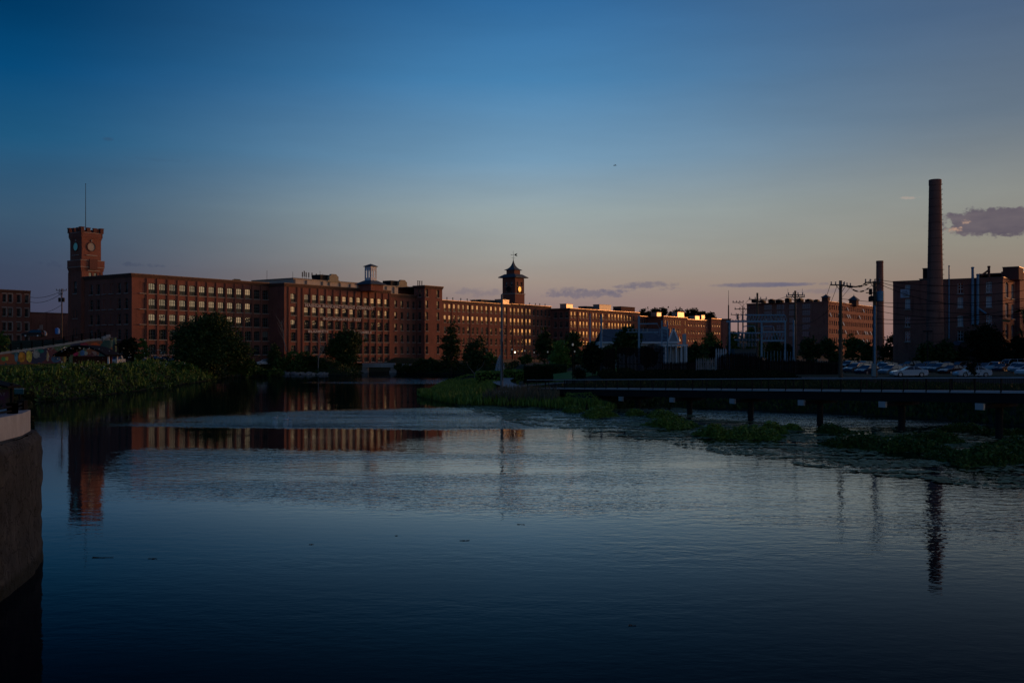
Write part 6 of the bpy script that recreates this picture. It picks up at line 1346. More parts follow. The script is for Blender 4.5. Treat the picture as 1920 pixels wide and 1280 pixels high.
# ---------------------------------------------------------------- cars
CARM = {}
def paint(name, c, rough=.28, metal=.1):
    if name not in CARM:
        m_ = mat(name, c, rough=rough, metal=metal, spec=.6); m_.node_tree.nodes['Principled BSDF'].inputs['Coat Weight'].default_value = .8; CARM[name] = m_
    return CARM[name]
TAILM = mat('red_tail_lamp', (.25, .01, .01), rough=.3); HEADM = mat('clear_headlamp', (.7, .75, .8), rough=.15); RIMM = mat('alloy_rim', (.45, .47, .5), rough=.35, metal=.7)
BODY = {
 'sedan': dict(Ln=4.75, W=1.82, hull=[(-2.37, .42), (-2.35, .78), (-2.25, .95), (-1.55, 1.02), (.75, .98), (1.55, .90), (2.2, .74), (2.36, .58), (2.36, .32), (2.2, .22), (-2.2, .24)], top=[(-1.72, 1.0), (-1.0, 1.38), (-.35, 1.45), (.15, 1.42), (1.05, .95)]),
 'suv': dict(Ln=4.6, W=1.88, hull=[(-2.28, .5), (-2.28, .98), (-2.2, 1.08), (.85, 1.10), (1.7, 1.02), (2.2, .88), (2.3, .65), (2.28, .36), (2.1, .28), (-2.1, .28)], top=[(-2.2, 1.06), (-1.95, 1.62), (-1.2, 1.72), (.0, 1.68), (.35, 1.58), (1.08, 1.08)]),
 'hatch': dict(Ln=4.2, W=1.78, hull=[(-2.08, .45), (-2.06, .88), (-1.9, .98), (.8, .98), (1.5, .88), (1.98, .74), (2.1, .55), (2.08, .3), (1.95, .24), (-1.95, .25)], top=[(-1.98, .95), (-1.5, 1.38), (-.7, 1.5), (.1, 1.46), (1.1, .95)]),
 'van': dict(Ln=5.3, W=1.98, hull=[(-2.6, .5), (-2.6, 1.15), (-2.55, 1.22), (1.3, 1.22), (1.9, 1.12), (2.5, .98), (2.64, .7), (2.62, .36), (2.4, .28), (-2.45, .3)], top=[(-2.56, 1.2), (-2.5, 2.0), (-2.2, 2.1), (.7, 2.08), (1.1, 1.95), (1.85, 1.15)]),
 'pickup': dict(Ln=5.5, W=1.98, hull=[(-2.72, .55), (-2.72, 1.10), (-2.65, 1.14), (.95, 1.16), (1.9, 1.12), (2.6, 1.0), (2.72, .7), (2.7, .42), (2.5, .34), (-2.5, .36)], top=[(-.95, 1.14), (-.75, 1.74), (-.2, 1.84), (.5, 1.80), (1.25, 1.14)]),
}
PROTO = {}
def make_car(kind, pm):
    key = (kind, pm.name)
    if key in PROTO:
        return None
    d_ = BODY[kind]; W_ = d_['W'] / 2; out = {}
    def extr(prof, w0, w1f, m_, name):
        n = len(prof); mb = MB(); rows = []
        cx_ = sum(p_[0] for p_ in prof) / n; cz_ = sum(p_[1] for p_ in prof) / n
        for (yy, sc_, ) in ((-1, .955), (-.93, 1.0), (.93, 1.0), (1, .955)):
            row = []
            for (x, z) in prof: wv = w1f(x, z); row.append((cx_ + (x - cx_) * (sc_ if abs(yy) == 1 else 1), yy * wv, cz_ + (z - cz_) * (sc_ if abs(yy) == 1 else 1)))
            rows.append(row)
        vs = [v for r in rows for v in r]; fs = [tuple(range(n)), tuple(range(4 * n - 1, 3 * n - 1, -1))]
        for r in range(3):
            for i in range(n): fs.append((r * n + i, (r + 1) * n + i, (r + 1) * n + (i + 1) % n, r * n + (i + 1) % n))
        mb.add(vs, fs); me = mb.mesh(name, m_); 
        return me
    zt_ = max(z for _, z in d_['top']); zb_ = d_['top'][0][1]
    out['body'] = extr(d_['hull'], W_, lambda x, z: W_ * (1 - .10 * max(0, abs(x) / (d_['Ln'] / 2) - .75) * 4 * .25) * (1 if z > .5 else .96), pm, 'body')
    tw = lambda x, z: W_ * (.93 - .20 * (z - zb_) / (zt_ - zb_))
    out['window_glass'] = extr(d_['top'], W_, tw, GLASS_CAR, 'window_glass')
    # roof skin and pillars, slightly proud of the glass
    mb = MB(); T_ = d_['top']
    for i in range(1, len(T_) - 2) if kind != 'x' else []:
        (x0, z0), (x1, z1) = T_[i], T_[i + 1]; w0, w1 = tw(x0, z0) * .97, tw(x1, z1) * .97
        mb.add([(x0, -w0, z0 + .015), (x1, -w1, z1 + .015), (x1, w1, z1 + .015), (x0, w0, z0 + .015), (x0, -w0 - .03, z0 - .06), (x1, -w1 - .03, z1 - .06), (x1, w1 + .03, z1 - .06), (x0, w0 + .03, z0 - .06)], [(0, 1, 2, 3), (4, 5, 1, 0), (3, 2, 6, 7), (0, 3, 7, 4), (1, 5, 6, 2)])
    for s_ in (-1, 1):
        def P3(x, z, e=.012): return (x, s_ * (tw(x, z) + e), z)
        segs = [(T_[0], T_[1]), (T_[-1], T_[-2])]; xm = (T_[1][0] + T_[-2][0]) / 2; segs.append(((xm, zb_), (xm, zt_ - .02)))
        for a, b_ in segs: mb.beam(P3(*a), P3(*b_), .05, .09)
    out['roof'] = mb.mesh('roof', pm)
    mb = MB(); mb.tube((0, -.11, 0), (0, .11, 0), .34, .34, 18); out['tyre'] = mb.mesh('wheel', BLACKP)
    mb = MB()
    for s_ in (-1, 1):
        mb.tube((0, s_ * .112, 0), (0, s_ * .118, 0), .22, .2, 14)
    out['rim'] = mb.mesh('rim', RIMM)
    mb = MB(); hz_ = d_['hull']; mb.box((0, 0, 0), (.16, .38, .14)); out['head'] = mb.mesh('headlight', HEADM); mb = MB(); mb.box((0, 0, 0), (.1, .3, .18)); out['tail'] = mb.mesh('tail_light', TAILM)
    root = bpy.data.objects.new('parked_car' if kind not in ('van', 'pickup') else kind, None); COL.objects.link(root)
    part('body', out['body'], root); part('window_glass', out['window_glass'], root); part('roof', out['roof'], root)
    wb_ = d_['Ln'] * .30
    for sx_ in (-1, 1):
        for sy_ in (-1, 1):
            w_ = part('wheel', out['tyre'], root, (sx_ * wb_, sy_ * (W_ - .10), .34)); part('rim', out['rim'], w_)
    fz = .74 if kind in ('sedan', 'hatch') else .88
    for sy_ in (-1, 1): part('headlight', out['head'], root, (d_['Ln'] / 2 - .13, sy_ * (W_ - .3), fz - .06)); part('tail_light', out['tail'], root, (-d_['Ln'] / 2 + .04, sy_ * (W_ - .22), fz + .06))
    PROTO[key] = root; return root
def car(kind, pm, x, y, z, yaw, label, group='cars parked in the lot by the factory', cat='car'):
    o = make_car(kind, pm)
    if o is None: o = copy_tree(PROTO[(kind, pm.name)])
    o.location = (x, y, z); o.rotation_euler = (0, 0, radians(yaw)); tag(o, label, {'van': 'van', 'pickup': 'pickup truck'}.get(kind, cat), group); return o
LOTZ = 2.82
mb = MB(); mb.prism([(38, 131), (140, 131), (140, 262), (60, 262), (46, 200), (40, 160)], LOTZ - 1.5, LOTZ); po = mb.build('parking_lot', ASPH); tag(po, 'grey asphalt parking lot', 'parking lot', kind='structure')
Wc, Dc, Bc, Sc, Rc, Gc = paint('white_car_paint', (.72, .76, .80)), paint('black_car_paint', (.012, .013, .018)), paint('navy_car_paint', (.02, .03, .07)), paint('silver_car_paint', (.30, .34, .40), .3, .5), paint('maroon_car_paint', (.07, .015, .02)), paint('grey_car_paint', (.08, .09, .11), .3, .4)
def cp(kind, pm, pxc, ybase, yaw, label, **k):
    Y_ = (H - LOTZ) * F / (ybase - YH); car(kind, pm, (pxc - CX) / F * Y_, Y_, LOTZ, yaw, label, **k)
cp('sedan', Wc, 1704, 706.3, 178, 'white sedan parked side on, the one nearer the transformer pole')
cp('sedan', Wc, 1823, 706.8, 184, 'white sedan parked side on behind the small dark tree trunk')
cp('suv', Gc, 1606, 700.5, 212, 'dark grey car with bright hood, first right of the brown pole')
cp('suv', Dc, 1592, 692, 214, 'black car at the far left end of the lot, behind the bright hooded one')
cp('hatch', Bc, 1626, 702.5, 216, 'navy hatchback directly left of the transformer pole')
cp('suv', Dc, 1619, 694, 210, 'black car with pale roof behind the navy hatchback')
cp('suv', Dc, 1660, 699.5, 208, 'black car with shining windshield directly right of the transformer pole')
cp('hatch', Sc, 1671, 703, 212, 'silver hatchback tucked left of the nearer white sedan')
cp('sedan', Dc, 1690, 698.5, 205, 'black sedan roof showing over the nearer white sedan')
cp('suv', Dc, 1706, 693.5, 200, 'black van like car behind the nearer white sedan')
cp('hatch', Gc, 1655, 691, 204, 'small grey car deep in the lot right of the transformer pole')
cp('hatch', Sc, 1727, 696.5, 236, 'silver hatchback seen head on between the two white sedans')
cp('suv', Gc, 1764, 700, 206, 'grey car with glinting windshield between the two white sedans')
cp('hatch', Sc, 1750, 697, 215, 'silver car nose peeking left of the glinting grey car')
cp('sedan', Rc, 1786, 702.5, 208, 'maroon sedan tucked left of the farther white sedan')
cp('suv', Dc, 1779, 693.5, 205, 'black car in the second row above the maroon sedan')
cp('hatch', Sc, 1822, 695.5, 220, 'small silver car behind the small dark tree trunk')
cp('hatch', Sc, 1850, 695, 224, 'silver hatchback with bright headlight in the back row')
cp('suv', Wc, 1866, 695.5, 222, 'white tall car in the back row left of the white van')
cp('sedan', Bc, 1880, 697, 220, 'navy sedan in the back row touching the white van')
cp('van', Wc, 1896, 694.5, 200, 'large white van in the back row at the right', group='vans in the lot')
cp('suv', Wc, 1908, 698, 226, 'white car with reflecting windshield in front of the large white van')
cp('suv', Sc, 1918, 700.5, 215, 'silver car cut by the right picture edge')
cp('hatch', Wc, 1930, 704, 205, 'white car nose low at the right picture edge')
cp('suv', Sc, 1742, 694.5, 200, 'silver car far back in the lot above the gap between white sedans')
cp('suv', Gc, 1800, 694.5, 200, 'grey car far back in the lot, above the farther white sedan')
def lcar(kind, pm, px, py, Y_, yaw, label, g='vehicles parked beside the mills'):
    x = (px - CX) / F * Y_; car(kind, pm, x, Y_, max(gz(x, Y_), zat(py, Y_)), yaw, label, g)
lcar('pickup', Wc, 219, 684.5, 200, 275, 'white pickup truck parked beside the park pavilion')
lcar('suv', Wc, 496, 684, 290, 200, 'white car parked between the big tree and the mill corner')
lcar('suv', Sc, 273, 678, 240, 270, 'silver car parked at the mill foot left of the big tree')
lcar('suv', Sc, 332, 681, 236, 255, 'silver car half hidden by the left side of the big tree')
lcar('hatch', Dc, 288, 681, 236, 190, 'black car between the two silver cars at the mill foot')
lcar('sedan', Dc, 306, 681.5, 236, 180, 'black sedan beside the half hidden silver car at the mill foot')
lcar('suv', Dc, 62, 632, 236, 185, 'dark car on the ramp top in front of the low brick building')
lcar('hatch', Wc, 70, 631, 240, 200, 'white car behind the ramp railing below the white graffiti')
# ---------------------------------------------------------------- trees
tree(388, 587, 702, 152, 236, LEAF_D, 'huge broad dark tree hanging over the water before the long window mill', n=30000, size=.30, clump=1.1)
tree(645, 619, 706, 70, 292, LEAF_D, 'dense dark rounded tree left of the pale concrete bridge', n=12000, size=.32, clump=.9)
tree(243, 632, 684, 42, 238, EVERG, 'black round tree at the shaded corner of the long window mill', n=2500, size=.32)
tree(267, 636, 684, 24, 232, LEAF_M, 'small green tree in front of the bright mill corner', n=1400, size=.28)
tree(517, 644, 702, 34, 288, LEAF_D, 'dark bushy tree in the recess between the two big mills', n=2000)
tree(548, 652, 702, 60, 286, LEAF_M, 'green shrub mass on the bank below the isolated mill window column', n=3000, shape='bush', trunk=False, name='waterside_shrub', cat='shrub')
tree(585, 662, 702, 48, 285, LEAF_D, 'darker shrub mass beside the pale bare tree', n=2200, shape='bush', trunk=False, name='waterside_shrub', cat='shrub')
tree(492, 690, 704, 70, 262, LEAF_M, 'low yellow green shrubs right of the huge dark tree', n=2400, shape='bush', trunk=False, name='waterside_shrub', cat='shrub')
tree(452, 660, 706, 44, 244, LEAF_M, 'leafy right skirt of shrubs under the huge dark tree', n=2400, shape='bush', trunk=False, name='waterside_shrub', cat='shrub')
tree(330, 676, 704, 50, 214, LEAF_M, 'light green shrubs at the left foot of the huge dark tree', n=2600, shape='bush', trunk=False, name='waterside_shrub', cat='shrub')
tree(762, 678, 702, 36, 306, LEAF_D, 'dark bush immediately right of the pale concrete bridge', n=1700, shape='bush', trunk=False, name='waterside_shrub', cat='shrub')
tree(800, 668, 703, 40, 302, LEAF_D, 'taller dark bush below the flat roofed stair tower', n=2000, shape='bush', trunk=False, name='waterside_shrub', cat='shrub')
tree(836, 676, 703, 44, 296, LEAF_D, 'dark bank bush left of the tall pair of park trees', n=1800, shape='bush', trunk=False, name='waterside_shrub', cat='shrub')
tree(846, 605, 700, 42, 288, LEAF_D, 'tall narrow tree standing before the left end of the long wing', n=3000, size=.34)
tree(893, 629, 698, 62, 282, LEAF_D, 'broad tree left of the fountain in front of the long wing', n=3600, size=.34)
tree(921, 660, 698, 26, 278, LEAF_M, 'small lighter tree directly left of the fountain', n=1200)
tree(986, 664, 690, 34, 262, LEAF_M, 'small shrub tree under the wing right of the glowing lamp', n=1200)
tree(1022, 612, 690, 40, 255, LEAF_D, 'dark tree before the shaded recess of the far wing', n=2600)
tree(1049, 638, 698, 48, 185, LEAF_L, 'light green rounded tree at the back of the lawn', n=3400, size=.26)
tree(1076, 619, 690, 52, 232, LEAF_D, 'dark tree behind the light green tree', n=2800)
tree(1108, 634, 690, 36, 205, LEAF_M, 'mid green tree behind the tall black park lamp', n=2000)
tree(1176, 611, 668, 62, 166, LEAF_D, 'dark tree growing in front of the white house roof', n=4200, size=.26)
tree(1142, 650, 690, 30, 160, LEAF_D, 'low tree at the left corner of the white house', n=1500)
tree(1212, 650, 690, 40, 166, EVERG, 'black bush behind the tall fence below the switch pole', n=1500)
tree(1110, 644, 712, 27, 146, EVERG, 'black columnar evergreen at the left end of the tall fence', n=6000, size=.24, clump=.35)
tree(1086, 690, 708, 14, 142, EVERG, 'small round black shrub at the end of the lawn', n=900, size=.2, shape='bush', trunk=False, name='garden_shrub', cat='shrub')
for (px, yt, w_, Y_, m_, l_) in [(1305, 640, 40, 200, LEAF_D, 'dark tree just right of the white porch'), (1330, 622, 44, 260, LEAF_M, 'distant rounded tree below the far end pavilion'), (1345, 645, 30, 190, EVERG, 'black tree behind the bluish pickets'),
        (1378, 616, 34, 230, LEAF_M, 'green tree behind the left gantry leg'), (1412, 606, 44, 250, LEAF_M, 'bright green tree top seen through the gantry'), (1452, 628, 40, 235, LEAF_D, 'dark tree seen under the right part of the gantry'),
        (1478, 640, 30, 210, EVERG, 'black tree between gantry and double crossarm pole'), (1521, 632, 50, 236, LEAF_D, 'dark tree below the near corner of the far brick mill'), (1556, 630, 46, 232, LEAF_D, 'dark tree directly left of the tall brown pole'),
        (1600, 627, 52, 236, LEAF_M, 'bushy green tree behind the leftmost parked cars'), (1628, 640, 34, 226, LEAF_D, 'lower dark tree behind the transformer pole'), (1668, 622, 54, 240, LEAF_D, 'dark tree right of the transformer pole below the wires'),
        (1702, 636, 44, 238, LEAF_M, 'green tree at the left foot of the factory wall'), (1737, 640, 44, 199, LEAF_D, 'dark tree at the foot of the tallest chimney'), (1772, 637, 40, 200, LEAF_D, 'dark tree below the thin pale vent pipe')]:
    tree(px, yt, 694, w_, Y_, m_, l_, n=2400, size=.30)
tree(1851, 607, 690, 88, 201, EVERG, 'big black round tree hiding the factory corner', n=9000, size=.26, clump=.7)
tree(1905, 628, 690, 44, 200, EVERG, 'black tree at the right picture edge beside the big round one', n=3000, size=.28)
tree(1805, 650, 690, 34, 200, EVERG, 'low black tree left of the big black round tree', n=2000, size=.28)
tree(1822, 676, 706, 14, 121, EVERG, 'thin little street tree in front of the farther white sedan', n=260, size=.14, clump=.25)
tree(6, 622, 668, 26, 232, LEAF_M, 'green tree tip at the left picture edge beside the ramp', n=1000)
# distant hill trees
for k, (px, yt, w_) in enumerate([(1204, 577, 16), (1216, 584, 12), (1229, 576, 16), (1243, 574, 20), (1259, 584, 14), (1272, 577, 20), (1288, 581, 16), (1301, 579, 22), (1318, 584, 18), (1332, 587, 14)]):
    tree(px, yt, 606, w_, 640 + 12 * (k % 3), EVERG, ['rounded dark hill tree first from the left above the blazing wing end', 'low dark hill tree second from the left beyond the mill', 'dark hill tree third from the left, with gap below its crown', 'tallest dark hill tree above the recessed mill block', 'small dark hill tree right of the tallest one', 'dark hill tree behind the lit box on the distant block', 'dark hill tree just right of the lit box on the distant block', 'broad dark hill tree above the dim distant block', 'dark hill tree above the two little lit boxes', 'lowest dark hill tree at the right end of the row'][k], n=900, size=.75, clump=1.2, group='trees on the far hill')
# pale bare trees
def bare(px0, px1, ybot, ytop, Y_, label, fork=0, rs=1.0):
    x0, x1 = (px0 - CX) / F * Y_, (px1 - CX) / F * Y_; zb, zt = zat(ybot, Y_), zat(ytop, Y_); r = empty('bare_tree', (x0, Y_, zb), label, 'tree'); mb = MB(); P0 = Vector((x0, Y_, zb)); P1 = Vector((x1, Y_, zt)); prev = P0; n_ = 8
    pts = [P0.lerp(P1, k / n_) + Vector((sin(k * 1.7) * .12, 0, 0)) for k in range(n_ + 1)]
    for k in range(n_): mb.tube(tuple(pts[k]), tuple(pts[k + 1]), .17 * rs * (1 - k / n_ * .8), .17 * rs * (1 - (k + 1) / n_ * .8), 6)
    mb.build('trunk', PALEBARK, r); mb = MB()
    for k in range(3, n_ if rs == 1.0 else 4):
        for s_ in (-1, 1):
            e = pts[k] + Vector((s_ * rng.uniform(.6, 1.6), 0, rng.uniform(1.0, 2.4))); mb.tube(tuple(pts[k]), tuple(e), .06, .03, 5); mb.tube(tuple(e), tuple(e + Vector((s_ * .3, 0, 1.0))), .03, .012, 4)
    if fork: e = pts[3] + Vector((1.6, 0, 3.0)); mb.tube(tuple(pts[3]), tuple(e), .12, .07, 6); mb.tube(tuple(e), tuple(e + Vector((1.2, 0, 2.5))), .07, .03, 5)
    mb.build('branch', PALEBARK, r)
bare(536, 527, 658, 600, 288, 'thin pale bare tree against the shaded mill recess'); bare(595, 603, 702, 618, 283, 'pale forked bare tree between the shrubs and the dense dark tree', 1)
bare(887, 898, 712, 682, 178, 'leaning pale bare sapling at the marsh edge left of the fountain', rs=.35)
# clipped hedge, yellow green bed, ground cover
def hedge(px0, px1, yt, yb, Y_, m_, label, n, dep=2.5):
    x0, x1 = (px0 - CX) / F * Y_, (px1 - CX) / F * Y_; zt = zat(yt, Y_); zb = gz((x0 + x1) / 2, Y_); r = empty('clipped_hedge', ((x0 + x1) / 2, Y_, zb), label, 'hedge')
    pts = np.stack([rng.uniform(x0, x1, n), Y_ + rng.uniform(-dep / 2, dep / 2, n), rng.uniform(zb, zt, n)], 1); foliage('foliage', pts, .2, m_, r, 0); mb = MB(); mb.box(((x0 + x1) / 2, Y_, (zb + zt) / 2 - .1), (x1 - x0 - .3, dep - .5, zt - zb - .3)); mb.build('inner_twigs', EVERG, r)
hedge(983, 1036, 687, 706, 150, EVERG, 'dark clipped hedge at the left end of the lawn', 5000); hedge(1000, 1062, 683, 700, 172, LEAF_D, 'green clipped hedge behind the dark one', 4200)
hedge(893, 940, 696, 710, 150, LEAF_L, 'yellow green planting bed left of the grey pole', 3500, 4); hedge(943, 982, 693, 702, 165, LEAF_L, 'yellow green planting bed between the pole and the dark hedge', 2600, 3)
# lawn
mb = MB(); xs_l = np.linspace(2.0, 19, 16); ysl = np.linspace(144, 196, 22); k0 = 0
for i in range(15):
    for j in range(21):
        P4 = [(xs_l[a], ysl[b_], gz(xs_l[a], ysl[b_]) + .06 + .9 * min(1, max(0, (xs_l[a] - 4) / 14)) * min(1, (ysl[b_] - 143) / 30)) for a, b_ in ((i, j), (i + 1, j), (i + 1, j + 1), (i, j + 1))]; mb.quad(*P4)
tag(mb.build('lawn', mat('lawn_grass', (.10, .21, .02), rough=.9, noise=(.15, .26, .035), noise_scale=.4)), 'bright green park lawn', 'lawn', kind='structure')
# stuff helpers: blades
def blades(name, C, hgt, wd, m_, label, cat, lean=.25, cap=None):
    n = len(C); a = rng.uniform(0, 2 * pi, n); h_ = hgt * rng.uniform(.55, 1.25, n)
    if cap is not None:
        tz = H - (np.interp(CX + C[:, 0] / C[:, 1] * F, cap[0], cap[1]) + 2.5 * vnoise(C[:, 0], C[:, 1], .9, 61) - YH) / F * C[:, 1]; h_ = np.clip(np.minimum(h_, tz - C[:, 2]), .12, None)
    w_ = wd * rng.uniform(.6, 1.4, n); tx = np.stack([np.cos(a), np.sin(a), np.zeros(n)], 1) * w_[:, None]
    la = rng.uniform(0, 2 * pi, n); lv = np.stack([np.cos(la), np.sin(la), np.zeros(n)], 1) * (lean * h_)[:, None]; up = np.array([0, 0, 1.0]) * h_[:, None]
    v = np.stack([C - tx * .25, C + lv * .35 + up * .55 - tx, C + lv + up, C + lv * .35 + up * .55 + tx], 1).reshape(-1, 3)
    o = bpy.data.objects.new(name, fastmesh(name, v, np.arange(4 * n).reshape(n, 4), m_)); COL.objects.link(o); return tag(o, label, cat, kind='stuff')
def scatter(x0, x1, y0, y1, n, fn):
    x = rng.uniform(x0, x1, n); y = rng.uniform(y0, y1, n); s_ = sdist(x, y); k = fn(x, y, s_); x, y, s_ = x[k], y[k], s_[k]; return x, y, ground(x, y), s_
def vnoise(x, y, sc_, seed=0):
    r_ = np.random.default_rng(seed); out = 0
    for k in range(5): a, b_, c = r_.normal(size=3); out = out + np.sin((a * x + b_ * y) * sc_ + c * 6) / 5
    return out
# left bank undergrowth: mounds of leaves
x, y, z, s_ = scatter(-100, -50, 96, 236, 90000, lambda x, y, s_: (s_ > -.8) & (s_ < 24 + 4 * vnoise(x, y, .3, 3)) & (x > -.5 * y - 8))
mh = 1.9 + 1.3 * vnoise(x, y, .35, 5) + .8 * vnoise(x, y, 1.1, 6); mh = np.clip(mh, .3, 4.2) * np.clip((s_ + 1) / 4, .25, 1); pxl = CX + x / y * F
topz = H - (np.interp(pxl, [0, 60, 120, 200, 300, 345, 400], [706, 697, 690, 687, 682, 684, 700]) - YH + 9 * vnoise(x, y, .35, 21) + 4 * vnoise(x, y, 1.2, 22)) / F * y; mh = np.clip(mh, .1, np.maximum(.25, topz - np.maximum(z, 0)))
C = np.stack([x, y, np.maximum(z, 0) + mh * rng.uniform(.15, 1, len(x)) ** .6], 1)
k = rng.random(len(x)) < .55
v, f = leafquads(C, .24, .1); mi = (rng.random(len(C)) < np.clip(.45 + .9 * vnoise(x, y, .5, 44), .08, .95)).astype(int)
o = bpy.data.objects.new('bank_undergrowth', fastmesh('bank_undergrowth', v, f, [LEAF_D, LEAF_M, LEAF_L], mi=mi + ((rng.random(len(C)) < .35) & (mi == 1)))); COL.objects.link(o); tag(o, 'tangled green undergrowth covering the left river bank', 'undergrowth', kind='stuff')
k = (mh > .5) & (rng.random(len(x)) < .2) & (vnoise(x, y, .8, 51) > .05); blades('tall_bank_weeds', np.stack([x, y, np.maximum(z, 0) + mh * .75], 1)[k], 1.1, .09, LEAF_L, 'taller pale green weeds rising from the left bank', 'weeds', .3)
x, y, z, s_ = scatter(-75, -58, 140, 215, 900, lambda x, y, s_: (s_ > 1) & (s_ < 14) & (vnoise(x, y, .5, 9) > .1))
v, f = leafquads(np.stack([x, y, z + 2.6 + rng.uniform(0, .8, len(x))], 1), .13, .9); o = bpy.data.objects.new('white_wildflowers', fastmesh('white_wildflowers', v, f, FLOWER)); COL.objects.link(o); tag(o, 'white wildflower heads scattered over the left bank', 'wildflowers', kind='stuff')
# dark shrubs on the terrace at lower left
x = rng.uniform(-30, -13.2, 16000); y = rng.uniform(32.5, 46, 16000); k = (x > -.53 * y) & (x < -.472 * y); x, y = x[k], y[k]
C = np.stack([x, y, 3.4 + rng.uniform(0, 1.0, len(x)) * (.9 + .5 * vnoise(x, y, .8, 2))], 1); v, f = leafquads(C, .14, .1); o = bpy.data.objects.new('terrace_ground_cover', fastmesh('terrace_ground_cover', v, f, EVERG)); COL.objects.link(o); tag(o, 'black low foliage behind the lower left wall', 'foliage', kind='stuff')
# far bank fringe under the mill trees
x, y, z, s_ = scatter(-76, 4, 236, 335, 60000, lambda x, y, s_: (s_ > -.3) & (s_ < 6) & (~((x > -46) & (x < -32) & (y > 296))))
C = np.stack([x, y, z + rng.uniform(0, 1.3, len(x)) * (1 + .5 * vnoise(x, y, .5, 4))], 1); v, f = leafquads(C, .3, .1); o = bpy.data.objects.new('far_bank_foliage', fastmesh('far_bank_foliage', v, f, LEAF_D)); COL.objects.link(o); tag(o, 'dark foliage fringe along the far water edge', 'foliage', kind='stuff')
# marsh on the right: grass, floating pads, clumps
x, y, z, s_ = scatter(-16, 42, 84, 185, 110000, lambda x, y, s_: (s_ > -.9) & (s_ < 40) & (y < 182) & ~((y > bw(x) + 0) & (x > 5)) & ~((x > -2.2) & (y > 119) & (y < 134)) & ~((np.abs(x + .8) < 1.5) & (y > 126)) & ~((y > 142) & (x > 1)))
C = np.stack([x, y, np.maximum(z, 0)], 1); o = blades('marsh_grass', C, 1.0, .11, REED, 'tall green marsh grass on the point of land', 'marsh grass', cap=([806, 830, 860, 900, 935, 960, 1000, 1012, 1100, 1200, 1300], [728, 714, 704, 699, 712, 726, 728, 741, 746, 762, 780]))
x, y, z, s_ = scatter(-4, 10, 103, 124, 9000, lambda x, y, s_: (s_ > 0) & (np.hypot(x - 1.0, (y - 117) * .6) < 4.5)); blades('seed_grass', np.stack([x, y, z], 1), 1.55, .045, SEED, 'brown seeding grass in front of the footbridge landing', 'grass', .15)
x, y, z, s_ = scatter(4, 70, 60, 150, 70000, lambda x, y, s_: (s_ > -.5) & (y > bw(x) + 2.5) & (y < 129) & (s_ < 26)); C = np.stack([x, y, np.maximum(z, 0)], 1); x2, y2, z2, s2_ = scatter(12, 40, 128, 152, 16000, lambda x, y, s_: (x < 38.2) & (x > 11) & ~((y > 142) & (x < 19.5))); blades('black_grass', np.stack([x2, y2, z2], 1), .6, .12, EVERG, 'black grass at the foot of the slatted fences', 'grass'); blades('bank_grass', C, .55, .14, LEAF_D, 'dark grass on the bank beyond the footbridge', 'grass')  # near-black blades cover the pale ground before the fences
# islands of broad leaved water plants
isl = [(1120, 781, 62, 9, 1.0), (1075, 772, 40, 6, .9), (1190, 778, 36, 5, .8), (1240, 783, 60, 6, .9), (1263, 800, 96, 10, .9), (1338, 818, 60, 12, 1.0), (1405, 820, 110, 16, 1.0), (1448, 812, 50, 9, .9), (1560, 812, 60, 8, .7), (1488, 806, 34, 5, .6), (1620, 838, 130, 20, 1.0), (1700, 842, 130, 22, 1.0), (1745, 828, 110, 12, .9), (1830, 866, 160, 26, 1.0), (1900, 850, 120, 26, 1.05), (1800, 806, 90, 7, .7), (1880, 815, 90, 8, .7), (1000, 757, 120, 10, .9), (905, 756, 70, 8, .9)]
names_i = ['island of arrow shaped plants in front of the pale landing wedge', 'small dark plant island left end of the marsh by the footbridge', 'small dark plant island below the first white pier cap', 'plant island below the second white pier cap', 'long bright plant island in front of the second pier cap island', 'round tall plant island left half of the largest pair', 'big dense plant island in the middle of the marsh', 'dark plant island joined behind the big middle one', 'ragged plant patch between two slim piers', 'tiny plant patch left of the slim pier', 'large dark plant island below the fifth white pier cap', 'large plant island right of the slim rightmost visible pier', 'dark plant ridge beyond the large island', 'widest dark plant island at the lower right shore', 'dense plant mass cut by the right picture edge', 'black plant strip in the water under the bridge at right', 'black plant strip under the bridge at the right edge', 'plant belt fringing the point below the seeding grass', 'plant belt at the river side tip of the point']
